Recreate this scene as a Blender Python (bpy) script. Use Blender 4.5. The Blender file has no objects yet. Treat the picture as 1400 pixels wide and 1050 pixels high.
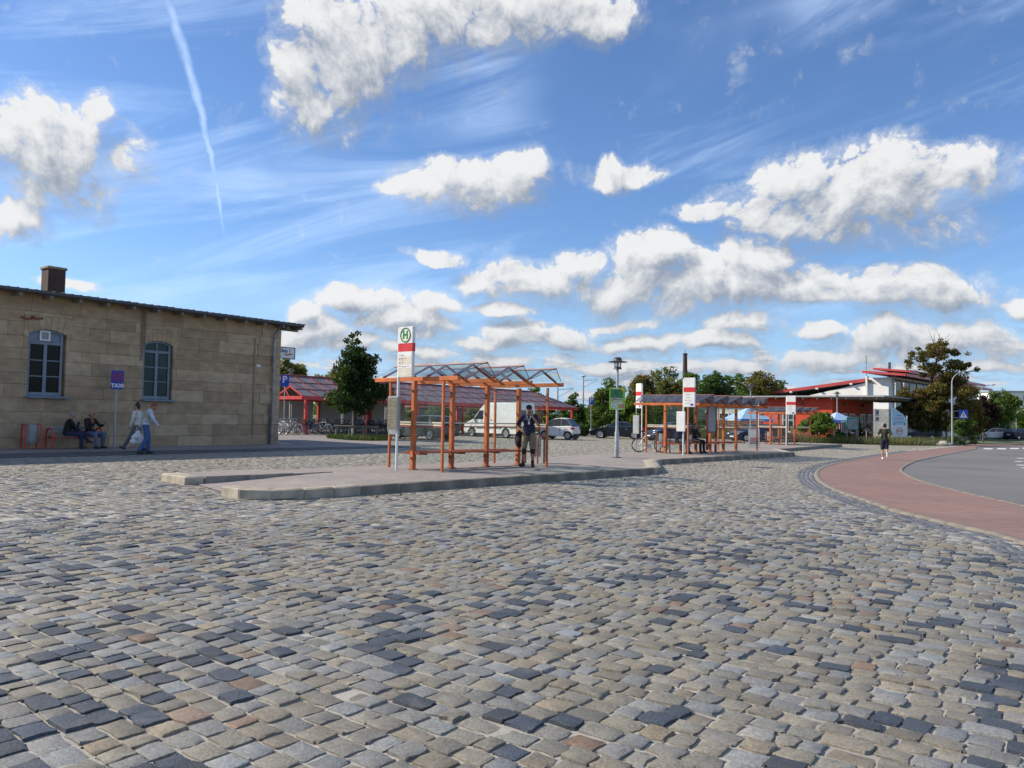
import bpy, bmesh, math, random
import numpy as np
from mathutils import Vector, Matrix, noise as mnoise

random.seed(7)
rng = np.random.default_rng(11)
SC = bpy.context.scene
COL = SC.collection
R = math.radians

# ------------------------------------------------------------------ camera
F_PX, PITCH, ROLL, EYE = 1052.0, R(2.34), R(1.0), 1.65
cam_data = bpy.data.cameras.new('camera')
cam_data.sensor_fit = 'HORIZONTAL'
cam_data.sensor_width = 36.0
cam_data.lens = 36.0 * F_PX / 1400.0
cam_data.clip_start = 0.1
cam_data.clip_end = 6000
cam = bpy.data.objects.new('camera', cam_data)
COL.objects.link(cam)
fw = np.array([0, math.cos(PITCH), math.sin(PITCH)])
up0 = np.array([0, -math.sin(PITCH), math.cos(PITCH)])
rt0 = np.array([1.0, 0, 0])
rt = rt0 * math.cos(ROLL) + up0 * math.sin(ROLL)
upv = -rt0 * math.sin(ROLL) + up0 * math.cos(ROLL)
cam.matrix_world = Matrix(((rt[0], upv[0], -fw[0], 0), (rt[1], upv[1], -fw[1], 0), (rt[2], upv[2], -fw[2], EYE), (0, 0, 0, 1)))
SC.camera = cam
EYEV = np.array([0, 0, EYE])

# ------------------------------------------------------------------ sun and view
SUN_EL = R(35.5)
SUN_H = (-0.988, 0.156)            # horizontal direction towards the sun
sun_data = bpy.data.lights.new('sun', 'SUN')
sun_data.energy = 5.0
sun_data.angle = R(0.53)
sun_data.color = (1.0, 0.89, 0.73)
sun = bpy.data.objects.new('sun', sun_data)
COL.objects.link(sun)
tosun = Vector((SUN_H[0] * math.cos(SUN_EL), SUN_H[1] * math.cos(SUN_EL), math.sin(SUN_EL)))
sun.rotation_euler = tosun.to_track_quat('Z', 'Y').to_euler()
SC.view_settings.view_transform = 'Standard'
SC.view_settings.look = 'None'
SC.view_settings.gamma = 1.0
SC.view_settings.exposure = 0.16
SC.view_settings.use_curve_mapping = False
SC.cycles.max_bounces = 8
SC.cycles.transparent_max_bounces = 24
SC.cycles.caustics_reflective = False
SC.cycles.caustics_refractive = False

# ------------------------------------------------------------------ world: sky with clouds
def ray(px, py):
    return fw * F_PX + rt * (px - 700) + upv * (525 - py)

def azel(px, py):
    d = ray(px, py); d = d / np.linalg.norm(d)
    return math.atan2(d[0], d[1]), math.asin(d[2])

class NT:
    """tiny helper for building node trees"""
    def __init__(s, tree): s.t = tree
    def n(s, typ, **kw):
        nd = s.t.nodes.new(typ)
        for k, v in kw.items(): setattr(nd, k, v)
        return nd
    def put(s, sock, v):
        if isinstance(v, bpy.types.NodeSocket): s.t.links.new(v, sock)
        elif v is not None: sock.default_value = v
    def m(s, op, a=None, b=None, c=None, clamp=False):
        nd = s.n('ShaderNodeMath', operation=op, use_clamp=clamp)
        for i, v in enumerate((a, b, c)):
            if v is not None: s.put(nd.inputs[i], v)
        return nd.outputs[0]
    def vm(s, op, a=None, b=None, scale=None):
        nd = s.n('ShaderNodeVectorMath', operation=op)
        if a is not None: s.put(nd.inputs[0], a)
        if b is not None: s.put(nd.inputs[1], b)
        if scale is not None: s.put(nd.inputs['Scale'], scale)
        return nd.outputs['Value'] if op in ('DOT_PRODUCT', 'LENGTH', 'DISTANCE') else nd.outputs['Vector']
    def ss(s, v, lo, hi, a=0.0, b=1.0):
        nd = s.n('ShaderNodeMapRange', interpolation_type='SMOOTHSTEP')
        s.put(nd.inputs[0], v); s.put(nd.inputs[1], lo); s.put(nd.inputs[2], hi); s.put(nd.inputs[3], a); s.put(nd.inputs[4], b)
        return nd.outputs[0]
    def noise(s, vec, scale, detail=4, rough=.5, dist=0.0, col=False, dim='3D'):
        nd = s.n('ShaderNodeTexNoise', noise_dimensions=dim)
        s.put(nd.inputs['Vector'], vec); s.put(nd.inputs['Scale'], scale); nd.inputs['Detail'].default_value = detail
        nd.inputs['Roughness'].default_value = rough; nd.inputs['Distortion'].default_value = dist
        return nd.outputs['Color'] if col else nd.outputs['Fac']
    def mix(s, fac, a, b, blend='MIX'):
        nd = s.n('ShaderNodeMix', data_type='RGBA', blend_type=blend)
        s.put(nd.inputs[0], fac); s.put(nd.inputs[6], a); s.put(nd.inputs[7], b)
        return nd.outputs[2]
    def xyz(s, x, y, z=0.0):
        nd = s.n('ShaderNodeCombineXYZ'); s.put(nd.inputs[0], x); s.put(nd.inputs[1], y); s.put(nd.inputs[2], z)
        return nd.outputs[0]

# clouds seen in the photograph: centre x, y and half sizes (photograph pixels) turned into azimuth and elevation
CLOUDS = [(70, 215, 95, 54), (28, 208, 65, 42), (143, 172, 18, 34), (60, 250, 50, 30), (25, 298, 44, 23),
          (465, 85, 78, 72), (420, 130, 50, 45), (520, 60, 80, 48), (600, 25, 110, 38), (720, 8, 130, 34), (815, 25, 55, 24),
          (640, 250, 95, 33), (590, 258, 50, 28), (615, 228, 40, 20), (700, 238, 42, 26), (840, 235, 66, 13), (830, 225, 20, 12),
          (1180, 268, 160, 52), (1085, 245, 52, 38), (1195, 238, 85, 42), (1295, 240, 56, 38), (1105, 300, 75, 28), (975, 288, 50, 12),
          (925, 392, 120, 40), (895, 350, 58, 36), (1035, 365, 62, 38), (1000, 400, 125, 28), (1085, 402, 55, 20), (840, 400, 40, 20),
          (735, 386, 100, 25), (775, 368, 42, 25), (650, 385, 34, 16), (1245, 402, 105, 24), (1210, 385, 35, 14), (1270, 382, 35, 12),
          (740, 460, 85, 19), (725, 446, 30, 12), (880, 466, 70, 13), (500, 418, 55, 19), (600, 420, 36, 14), (1200, 462, 55, 22), (1285, 468, 100, 26),
          (1020, 446, 55, 12), (1390, 415, 22, 11), (595, 355, 38, 12), (420, 430, 28, 13), (430, 455, 60, 18), (100, 388, 30, 8), (560, 455, 40, 14),
          (660, 470, 34, 10), (980, 470, 60, 12), (1120, 490, 90, 12), (600, 500, 70, 10), (820, 500, 90, 10), (700, 495, 50, 10), (1010, 500, 60, 10),
          (560, 440, 80, 15), (470, 470, 60, 13), (410, 462, 34, 18), (570, 482, 60, 9), (860, 440, 50, 7), (1120, 455, 44, 8), (1330, 498, 60, 7), (690, 425, 50, 9), (1150, 415, 70, 9)]

world = bpy.data.worlds.new('World')
SC.world = world
world.use_nodes = True
wt = world.node_tree
wt.nodes.clear()
W = NT(wt)
out = W.n('ShaderNodeOutputWorld')
bg = W.n('ShaderNodeBackground')
bg.inputs[1].default_value = 0.1
wt.links.new(bg.outputs[0], out.inputs[0])
sky = W.n('ShaderNodeTexSky', sky_type='NISHITA')
sky.sun_disc = False
sky.sun_elevation = SUN_EL
sky.sun_rotation = math.atan2(SUN_H[0], SUN_H[1])
sky.altitude = 200
sky.air_density = 1.0
sky.dust_density = 0.3
sky.ozone_density = 2.2

def cloud_group():
    g = bpy.data.node_groups.new('cloud_field', 'ShaderNodeTree')
    g.interface.new_socket('P', in_out='INPUT', socket_type='NodeSocketVector')
    g.interface.new_socket('Raw', in_out='OUTPUT', socket_type='NodeSocketFloat')
    g.interface.new_socket('Form', in_out='OUTPUT', socket_type='NodeSocketFloat')
    T = NT(g)
    gi, go = T.n('NodeGroupInput'), T.n('NodeGroupOutput')
    P = gi.outputs[0]
    wn = T.noise(P, 6.5, 4, .5, col=True, dim='2D')
    wv = T.vm('SCALE', T.vm('SUBTRACT', wn, (.5, .5, .5)), scale=.058)
    Pw = T.vm('ADD', P, wv)
    acc = None
    for (cx, cy, rx, ry) in CLOUDS:
        a, e = azel(cx, cy)
        k = math.cos(math.atan((cx - 700) / F_PX)) ** 1.4
        dx, dy = rx / F_PX * k * 1.1, ry / F_PX * 1.12
        q = T.vm('MULTIPLY', T.vm('SUBTRACT', Pw, (a, e, 0)), (1 / dx, 1 / dy, 0))
        d = T.vm('DOT_PRODUCT', q, q)
        acc = d if acc is None else T.m('SMOOTH_MIN', acc, d, .35)
    V = T.m('MAXIMUM', T.m('SUBTRACT', 1.0, acc), -1.3)
    sep = T.n('ShaderNodeSeparateXYZ'); T.put(sep.inputs[0], P)
    az, el = sep.outputs[0], sep.outputs[1]
    # the same cumulus go on round the rest of the sky
    far = T.noise(T.vm('MULTIPLY', P, (3.2, 6.5, 1)), 1.5, 2, .5, dim='2D')
    outside = T.ss(T.m('ABSOLUTE', az), .62, .78)
    Vo = T.m('MULTIPLY_ADD', far, 7.0, -4.2)
    Vo = T.m('MULTIPLY', T.m('ADD', Vo, 1.3), outside)
    V2 = T.m('MAXIMUM', V, T.m('SUBTRACT', Vo, 1.3))
    # bands of small clouds low over the horizon
    low = T.noise(T.vm('MULTIPLY', P, (15.0, 70.0, 1)), 1.0, 4, .6, dim='2D')
    lm = T.m('MULTIPLY', T.ss(el, .15, .05), T.ss(el, -.02, .015))
    Vl = T.m('SUBTRACT', T.m('MULTIPLY', T.m('MULTIPLY_ADD', low, 6.0, -1.95), lm), 1.0)
    V3 = T.m('MAXIMUM', V2, Vl)
    f1 = T.noise(T.vm('MULTIPLY', P, (1, 1.15, 1)), 19.0, 8, .60, .2, dim='2D')
    b1 = T.noise(P, 8.0, 3, .5, dim='2D')
    raw = T.m('ADD', V3, T.m('MULTIPLY_ADD', f1, 1.7, -.80))
    vo = T.n('ShaderNodeTexVoronoi', voronoi_dimensions='2D', feature='F1'); T.put(vo.inputs['Vector'], T.vm('ADD', Pw, T.vm('SCALE', T.vm('SUBTRACT', wn, (.5, .5, .5)), scale=.04))); vo.inputs['Scale'].default_value = 24.0; vo.inputs['Detail'].default_value = 3.0; vo.inputs['Roughness'].default_value = .6; vo.inputs['Lacunarity'].default_value = 2.2
    raw = T.m('ADD', raw, T.m('MULTIPLY_ADD', vo.outputs['Distance'], -.85, .86))
    raw = T.m('ADD', raw, T.m('MULTIPLY_ADD', b1, .9, -.42))
    T.put(go.inputs[0], raw); T.put(go.inputs[1], V3)
    return g

CG = cloud_group()
tc = W.n('ShaderNodeTexCoord')
sepd = W.n('ShaderNodeSeparateXYZ')
W.put(sepd.inputs[0], tc.outputs['Generated'])
dx, dy, dz = sepd.outputs
az = W.m('ARCTAN2', dx, dy)
el = W.m('ARCSINE', dz)
P = W.xyz(az, el, 0.0)
g1 = W.n('ShaderNodeGroup'); g1.node_tree = CG; W.put(g1.inputs[0], P)
g2 = W.n('ShaderNodeGroup'); g2.node_tree = CG; W.put(g2.inputs[0], W.vm('ADD', P, W.vm('SCALE', (-.014, .027, 0), scale=W.ss(el, .02, .24, .34, 1.0))))
raw1, raw2 = g1.outputs[0], g2.outputs[0]
form1, form2 = g1.outputs[1], g2.outputs[1]
dform = W.m('MINIMUM', W.m('SUBTRACT', form1, form2), 1.0)
draw = W.m('SUBTRACT', W.m('SUBTRACT', raw1, raw2), W.m('SUBTRACT', form1, form2))
lit = W.ss(W.m('MULTIPLY_ADD', draw, .75, W.m('MULTIPLY', dform, .95)), -.85, 1.05)
dens = W.m('MAXIMUM', W.ss(raw1, -.02, W.m('MULTIPLY_ADD', lit, -.55, 1.0)), W.m('MULTIPLY', W.ss(raw1, -.62, .4), .40))
lit = W.m('MULTIPLY', lit, W.ss(el, .02, .14, .68, 1.0))
ccol = W.mix(lit, (2.75, 3.2, 3.95, 1), (7.9, 7.95, 7.95, 1))
# thin high cirrus drawn out in streaks, and contrails
rot = W.n('ShaderNodeVectorRotate', rotation_type='Z_AXIS'); W.put(rot.inputs['Vector'], P); rot.inputs['Angle'].default_value = R(-14)
ci = W.noise(W.vm('MULTIPLY', rot.outputs[0], (2.2, 15.0, 1)), 1.0, 7, .62, .5, dim='2D')
ci2 = W.noise(P, 3.1, 3, .5, dim='2D')
cir = W.m('MULTIPLY', W.ss(ci, .40, .78), W.ss(ci2, .30, .62))
cir = W.m('MULTIPLY', cir, W.ss(el, .04, .14))
pts = np.array([azel(*p) for p in ((230, 0), (250, 70), (268, 130), (285, 190), (297, 260), (307, 335))])
ca, cb, cc = np.polyfit(pts[:, 1], pts[:, 0], 2)
azc = W.m('ADD', W.m('ADD', W.m('MULTIPLY', W.m('MULTIPLY', el, el), float(ca)), W.m('MULTIPLY', el, float(cb))), float(cc))
wob = W.m('MULTIPLY_ADD', W.noise(P, 45.0, 4, .55, dim='2D'), .007, -.0035)
wid = W.ss(el, .2, .5, .0026, .0095)
dd = W.m('ABSOLUTE', W.m('ADD', W.m('SUBTRACT', az, azc), wob))
con = W.m('SUBTRACT', 1.0, W.ss(W.m('DIVIDE', dd, wid), .0, 1.15))
con = W.m('MULTIPLY', con, W.ss(el, .20, .26))
con = W.m('MULTIPLY', con, W.ss(W.noise(P, 34.0, 3, .5, dim='2D'), .25, .6, .6, .95))
thin = W.m('MAXIMUM', W.m('MULTIPLY', cir, .36), W.m('MULTIPLY', con, .46))
base = W.mix(thin, sky.outputs[0], (8.8, 9.0, 9.4, 1))
# the photograph's blue is a little deeper than the plain model's
base = W.mix(1.0, base, (.92, 1.13, 1.42, 1), 'MULTIPLY')
veil = W.ss(el, .2, .0, 0.0, .75)
base = W.mix(veil, base, (3.6, 5.6, 8.4, 1))
below = W.ss(el, -.02, -.005)
skyc = W.mix(W.m('MULTIPLY', W.m('MULTIPLY', dens, .97), below), base, ccol)
W.put(bg.inputs[0], skyc)
world.cycles.sampling_method = 'MANUAL'
world.cycles.sample_map_resolution = 512

# ------------------------------------------------------------------ geometry helpers
def g(x, y):
    """height of the gently falling ground"""
    return -0.010 * max(-30.0, min(40.0, x))

def at(px, py, dz=0.0):
    """point of the ground plane (raised by dz) seen at a photograph pixel"""
    d = ray(px, py)
    t = (EYE - dz) / (-0.010 * d[0] - d[2])
    p = EYEV + t * d
    return Vector((p[0], p[1], -0.010 * p[0] + dz))

def far(px, Y, py=None):
    """point at depth Y in the direction of a photograph pixel; without py on the ground"""
    d = ray(px, 568 + .0175 * (px - 700) if py is None else py)
    p = EYEV + d * (Y / d[1])
    return Vector((p[0], p[1], g(p[0], Y) if py is None else p[2]))

def zat(px, py, Y):
    return far(px, Y, py).z

AX = R(42.0)                                     # the bus platforms run along this direction
U2 = Vector((math.sin(AX), math.cos(AX), 0)); N2 = Vector((U2.y, -U2.x, 0))
ROT_U = math.atan2(U2.y, U2.x)                   # rotation about z that turns +x into U2

def ST(s, t, dz=0.0):
    p = U2 * s + N2 * t
    return Vector((p.x, p.y, g(p.x, p.y) + dz))

class MB:
    """collects faces and links them as one mesh object"""
    def __init__(s): s.v = []; s.f = []; s.mi = []; s.cur = 0
    def add(s, vs, fs):
        b = len(s.v); s.v += [tuple(v) for v in vs]
        s.f += [tuple(i + b for i in f) for f in fs]; s.mi += [s.cur] * len(fs); return s
    def box(s, c, size, M=None):
        c = Vector(c); h = [d / 2 for d in size]
        vs = [Vector((sx * h[0], sy * h[1], sz * h[2])) for sz in (-1, 1) for sy in (-1, 1) for sx in (-1, 1)]
        if M is not None: vs = [M @ v for v in vs]
        return s.add([c + v for v in vs], [(0, 2, 3, 1), (4, 5, 7, 6), (0, 1, 5, 4), (2, 6, 7, 3), (0, 4, 6, 2), (1, 3, 7, 5)])
    def bbox(s, c, size, b, M=None):
        """box with bevelled top and side edges"""
        c = Vector(c); hx, hy, hz = [d / 2 for d in size]; b = min(b, hx * .45, hy * .45, hz * .45)
        rings = []
        for z, i in ((-hz, b), (-hz + b, 0), (hz - b, 0), (hz, b)):
            x, y = hx - i, hy - i
            rings.append([(x - b * .7, -y, z), (x, -y + b * .7, z), (x, y - b * .7, z), (x - b * .7, y, z), (-x + b * .7, y, z), (-x, y - b * .7, z), (-x, -y + b * .7, z), (-x + b * .7, -y, z)])
        vs = [Vector(p) for r_ in rings for p in r_]
        if M is not None: vs = [M @ v for v in vs]
        fs = [tuple(range(7, -1, -1)), tuple(range(24, 32))]
        for k in range(3):
            for i in range(8): fs.append((k * 8 + i, k * 8 + (i + 1) % 8, k * 8 + 8 + (i + 1) % 8, k * 8 + 8 + i))
        return s.add([c + v for v in vs], fs)
    def bar(s, p, q, w, h=None, up=(0, 0, 1)):
        p, q = Vector(p), Vector(q); d = q - p; L = d.length
        if L < 1e-6: return s
        x = d / L; u = Vector(up)
        if abs(x.dot(u)) > .98: u = Vector((1, 0, 0)) if abs(x.x) < .9 else Vector((0, 1, 0))
        y = u.cross(x).normalized(); z = x.cross(y)
        M = Matrix((x, y, z)).transposed()
        return s.box((p + q) / 2, (L, w, h or w), M)
    def tube(s, pts, r, n=8, caps=True):
        pts = [Vector(p) for p in pts]; rs = r if isinstance(r, (list, tuple)) else [r] * len(pts)
        vs = []; pu = None
        for i, p in enumerate(pts):
            d = (pts[min(i + 1, len(pts) - 1)] - pts[max(i - 1, 0)]).normalized()
            if pu is None: pu = Vector((0, 0, 1)) if abs(d.z) < .9 else Vector((1, 0, 0))
            a = (pu - d * pu.dot(d))
            if a.length < 1e-4: a = d.orthogonal()
            a.normalize(); b = d.cross(a); pu = a
            for k in range(n):
                t = 2 * math.pi * k / n
                vs.append(p + (a * math.cos(t) + b * math.sin(t)) * rs[i])
        fs = []
        for i in range(len(pts) - 1):
            for k in range(n): fs.append((i * n + k, i * n + (k + 1) % n, (i + 1) * n + (k + 1) % n, (i + 1) * n + k))
        if caps: fs += [tuple(range(n - 1, -1, -1)), tuple(range((len(pts) - 1) * n, len(pts) * n))]
        return s.add(vs, fs)
    def ring(s, c, axis, R0, r, n=24, m=6):
        c, ax = Vector(c), Vector(axis).normalized(); a = ax.orthogonal().normalized(); b = ax.cross(a); vs = []; fs = []
        for i in range(n):
            t = 2 * math.pi * i / n; d = a * math.cos(t) + b * math.sin(t)
            for k in range(m):
                q = 2 * math.pi * k / m; vs.append(c + d * (R0 + r * math.cos(q)) + ax * (r * math.sin(q)))
        for i in range(n):
            for k in range(m): fs.append((i * m + k, ((i + 1) % n) * m + k, ((i + 1) % n) * m + (k + 1) % m, i * m + (k + 1) % m))
        return s.add(vs, fs)
    def lathe(s, prof, n=16, c=(0, 0, 0), M=None, caps=True):
        c = Vector(c); vs = []; fs = []
        for (r, z) in prof:
            for k in range(n):
                t = 2 * math.pi * k / n; v = Vector((r * math.cos(t), r * math.sin(t), z)); vs.append(c + (M @ v if M is not None else v))
        for i in range(len(prof) - 1):
            for k in range(n): fs.append((i * n + k, i * n + (k + 1) % n, (i + 1) * n + (k + 1) % n, (i + 1) * n + k))
        if caps and prof[0][0] > 1e-4: fs.append(tuple(range(n - 1, -1, -1)))
        if caps and prof[-1][0] > 1e-4: fs.append(tuple(range((len(prof) - 1) * n, len(prof) * n)))
        return s.add(vs, fs)
    def ball(s, c, rad, n=10, m=7, M=None):
        rx, ry, rz = rad if isinstance(rad, (list, tuple)) else (rad,) * 3
        vs = []; fs = []; c = Vector(c)
        for i in range(m + 1):
            p = math.pi * i / m
            for k in range(n):
                t = 2 * math.pi * k / n; v = Vector((rx * math.sin(p) * math.cos(t), ry * math.sin(p) * math.sin(t), -rz * math.cos(p)))
                vs.append(c + (M @ v if M is not None else v))
        for i in range(m):
            for k in range(n): fs.append((i * n + k, i * n + (k + 1) % n, (i + 1) * n + (k + 1) % n, (i + 1) * n + k))
        return s.add(vs, fs)
    def ext(s, pts, vec):
        """polygon pushed along vec, closed"""
        pts = [Vector(p) for p in pts]; v = Vector(vec); n = len(pts)
        return s.add(pts + [p + v for p in pts], [tuple(range(n - 1, -1, -1)), tuple(range(n, 2 * n))] + [(i, (i + 1) % n, (i + 1) % n + n, i + n) for i in range(n)])
    def poly(s, pts): return s.add(pts, [tuple(range(len(pts)))])
    def mesh(s, name, mats, smooth=None):
        me = bpy.data.meshes.new(name); me.from_pydata(s.v, [], s.f)
        for m in (mats if isinstance(mats, (list, tuple)) else [mats]): me.materials.append(m)
        if any(s.mi): me.polygons.foreach_set('material_index', s.mi)
        bm = bmesh.new(); bm.from_mesh(me); bmesh.ops.remove_doubles(bm, verts=bm.verts, dist=1e-6)
        bmesh.ops.recalc_face_normals(bm, faces=bm.faces); bm.to_mesh(me); bm.free()
        if smooth is not None:
            me.polygons.foreach_set('use_smooth', [True] * len(me.polygons)); me.set_sharp_from_angle(angle=R(smooth))
        me.update(); return me
    def build(s, name, mats, parent=None, smooth=None, **kw):
        return link(name, s.mesh(name, mats, smooth), parent, **kw)

def link(name, me, parent=None, loc=None, rot=None, label=None, kind=None):
    o = bpy.data.objects.new(name, me); COL.objects.link(o)
    if parent is not None: o.parent = parent
    if loc is not None: o.location = loc
    if rot is not None: o.rotation_euler = rot if hasattr(rot, '__len__') else (0, 0, rot)
    if label: o['label'] = label
    if kind: o['kind'] = kind
    return o

def thing(name, label, cat, loc=(0, 0, 0), rot=0.0, group=None):
    o = bpy.data.objects.new(name, None); COL.objects.link(o)
    o.location = loc; o.rotation_euler = (0, 0, rot); o.empty_display_size = .2
    return tag(o, label, cat, group)

def tag(o, label, cat, group=None):
    o['label'] = label; o['category'] = cat
    if group: o['group'] = group
    return o

def copy_tree(o, parent=None):
    c = o.copy(); COL.objects.link(c)
    if parent is not None: c.parent = parent
    for ch in list(o.children): copy_tree(ch, c)
    return c

def dup(o, loc, rot=0.0, label=None, group=None):
    c = copy_tree(o); c.location = loc; c.rotation_euler = (0, 0, rot)
    if label: c['label'] = label
    if group: c['group'] = group
    return c

def text_mesh(txt, size, mat, name='lettering', extr=.002, bold=0.0, shear=0.0):
    cu = bpy.data.curves.new('txt', 'FONT'); cu.body = txt; cu.size = size; cu.align_x = 'CENTER'; cu.align_y = 'CENTER'
    cu.extrude = extr; cu.offset = bold; cu.resolution_u = 3; cu.shear = shear
    ob = bpy.data.objects.new('txt', cu); COL.objects.link(ob)
    dg = bpy.context.evaluated_depsgraph_get()
    me = bpy.data.meshes.new_from_object(ob.evaluated_get(dg)); me.name = name
    bpy.data.objects.remove(ob); bpy.data.curves.remove(cu)
    me.materials.clear(); me.materials.append(mat)
    return me

# ------------------------------------------------------------------ materials
MATS = {}
def pm(name, color, rough=.6, metal=0.0, var=.12, scale=4.0, detail=5, bump=0.0, bscale=None, color2=None, spec=None, streak=None):
    """principled material with a noise-varied colour"""
    if name in MATS: return MATS[name]
    m = bpy.data.materials.new(name); m.use_nodes = True; T = NT(m.node_tree); b = m.node_tree.nodes['Principled BSDF']
    b.inputs['Roughness'].default_value = rough; b.inputs['Metallic'].default_value = metal
    if spec is not None: b.inputs['Specular IOR Level'].default_value = spec
    tcn = T.n('ShaderNodeTexCoord'); co = tcn.outputs['Object']
    if streak: co = T.vm('MULTIPLY', co, streak)
    n = T.noise(co, scale, detail, .6)
    c2 = color2 or tuple(c * (1 - 1.6 * var) for c in color)
    c1 = tuple(min(1, c * (1 + var)) for c in color)
    T.put(b.inputs['Base Color'], T.mix(T.ss(n, .3, .7), (*c2, 1), (*c1, 1)))
    rr = T.ss(n, .2, .8, max(0, rough - .07), min(1, rough + .1)); T.put(b.inputs['Roughness'], rr)
    if bump:
        bn = T.n('ShaderNodeBump'); bn.inputs['Strength'].default_value = 1.0; bn.inputs['Distance'].default_value = bump
        T.put(bn.inputs['Height'], T.noise(co, bscale or scale * 6, 4, .6)); T.put(b.inputs['Normal'], bn.outputs[0])
    MATS[name] = m; return m

def glass(name, tint=(.86, .95, .95), refl=1.0, haze=0.0, hcol=(.6, .66, .66)):
    """thin pane: clear with a Fresnel reflection and a little dust"""
    if name in MATS: return MATS[name]
    m = bpy.data.materials.new(name); m.use_nodes = True; t = m.node_tree; t.nodes.clear(); T = NT(t)
    o = T.n('ShaderNodeOutputMaterial'); tr = T.n('ShaderNodeBsdfTransparent'); gl = T.n('ShaderNodeBsdfGlossy'); df = T.n('ShaderNodeBsdfDiffuse')
    tr.inputs[0].default_value = (*[c ** .5 for c in tint], 1); gl.inputs['Roughness'].default_value = .03; df.inputs[0].default_value = (*hcol, 1)
    lw = T.n('ShaderNodeLayerWeight'); lw.inputs[0].default_value = .5
    fre = T.m('MULTIPLY_ADD', T.m('POWER', lw.outputs['Facing'], 4.0), .6, .03)
    m1 = T.n('ShaderNodeMixShader'); m2 = T.n('ShaderNodeMixShader')
    tcn = T.n('ShaderNodeTexCoord')
    T.put(m1.inputs[0], T.m('MULTIPLY', T.ss(T.noise(tcn.outputs['Object'], 2.5, 5, .65), .35, .75, .3, 1.0), haze * .5)); t.links.new(tr.outputs[0], m1.inputs[1]); t.links.new(df.outputs[0], m1.inputs[2])
    T.put(m2.inputs[0], T.m('MULTIPLY', fre, refl, clamp=True)); t.links.new(m1.outputs[0], m2.inputs[1]); t.links.new(gl.outputs[0], m2.inputs[2])
    t.links.new(m2.outputs[0], o.inputs[0])
    MATS[name] = m; return m

def ground_mat(name, c1, c2, scale=.6, fine=40.0, fvar=.25, rough=.85, bump=.004, c3=None, bricks=None):
    if name in MATS: return MATS[name]
    m = bpy.data.materials.new(name); m.use_nodes = True; T = NT(m.node_tree); b = m.node_tree.nodes['Principled BSDF']
    co = T.n('ShaderNodeTexCoord').outputs['Object']
    a = T.ss(T.noise(co, scale, 6, .62), .32, .68)
    col = T.mix(a, (*c1, 1), (*c2, 1))
    if c3: col = T.mix(T.ss(T.noise(T.vm('ADD', co, (31, 7, 0)), scale * 2.3, 5, .6), .52, .72), col, (*c3, 1))
    f = T.noise(co, fine, 3, .7)
    col = T.mix(1.0, col, T.mix(f, (1 - fvar,) * 3 + (1,), (1 + fvar,) * 3 + (1,)), 'MULTIPLY')
    h = f
    if bricks:
        w, hh, ang, dark = bricks
        rt_ = T.n('ShaderNodeVectorRotate', rotation_type='Z_AXIS'); T.put(rt_.inputs['Vector'], co); rt_.inputs['Angle'].default_value = ang
        br = T.n('ShaderNodeTexBrick'); T.put(br.inputs['Vector'], rt_.outputs[0])
        br.inputs['Scale'].default_value = 1.0; br.inputs['Brick Width'].default_value = w; br.inputs['Row Height'].default_value = hh
        br.inputs['Mortar Size'].default_value = .006; br.inputs['Mortar Smooth'].default_value = .3
        br.inputs['Color1'].default_value = (.86, .86, .86, 1); br.inputs['Color2'].default_value = (1.1, 1.1, 1.1, 1); br.inputs['Mortar'].default_value = (dark, dark, dark, 1)
        col = T.mix(1.0, col, br.outputs[0], 'MULTIPLY')
    T.put(b.inputs['Base Color'], col); b.inputs['Roughness'].default_value = rough
    bn = T.n('ShaderNodeBump'); bn.inputs['Distance'].default_value = bump; T.put(bn.inputs['Height'], h); T.put(b.inputs['Normal'], bn.outputs[0])
    MATS[name] = m; return m

M_SAND = ground_mat('joint_sand', (.43, .405, .36), (.335, .31, .27), .8, 60, .35)
M_EARTH = ground_mat('earth', (.16, .17, .07), (.10, .13, .045), .05, 3, .3)
M_PAVE = ground_mat('grey_paving', (.30, .265, .25), (.245, .22, .21), .35, 25, .2, bricks=(.2, .1, AX, .72))
M_PLAT = ground_mat('platform_paving', (.335, .295, .262), (.275, .245, .222), .5, 25, .22, bricks=(.2, .1, -ROT_U, .7))
M_ASPH = ground_mat('asphalt', (.115, .115, .115), (.085, .086, .088), .3, 45, .35)
M_ROAD = ground_mat('road_asphalt', (.185, .178, .172), (.15, .146, .142), .12, 30, .16, c3=(.125, .122, .12))
M_RED = ground_mat('red_paving', (.285, .172, .14), (.235, .15, .125), .35, 30, .2, c3=(.27, .19, .165), bricks=(.2, .1, .3, .8))
M_KERB = pm('kerb_concrete', (.42, .375, .29), .85, var=.22, scale=2.5, bump=.004, bscale=30)
M_KERBD = pm('kerb_granite', (.245, .22, .18), .85, var=.25, scale=2.2, bump=.004, bscale=30)
M_WHITE_PAINT = pm('road_paint', (.72, .72, .70), .7, var=.12, scale=6)
M_DIRTY = pm('dirty_kerb', (.24, .225, .19), .9, var=.3, scale=2.0, bump=.004, bscale=30)

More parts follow.
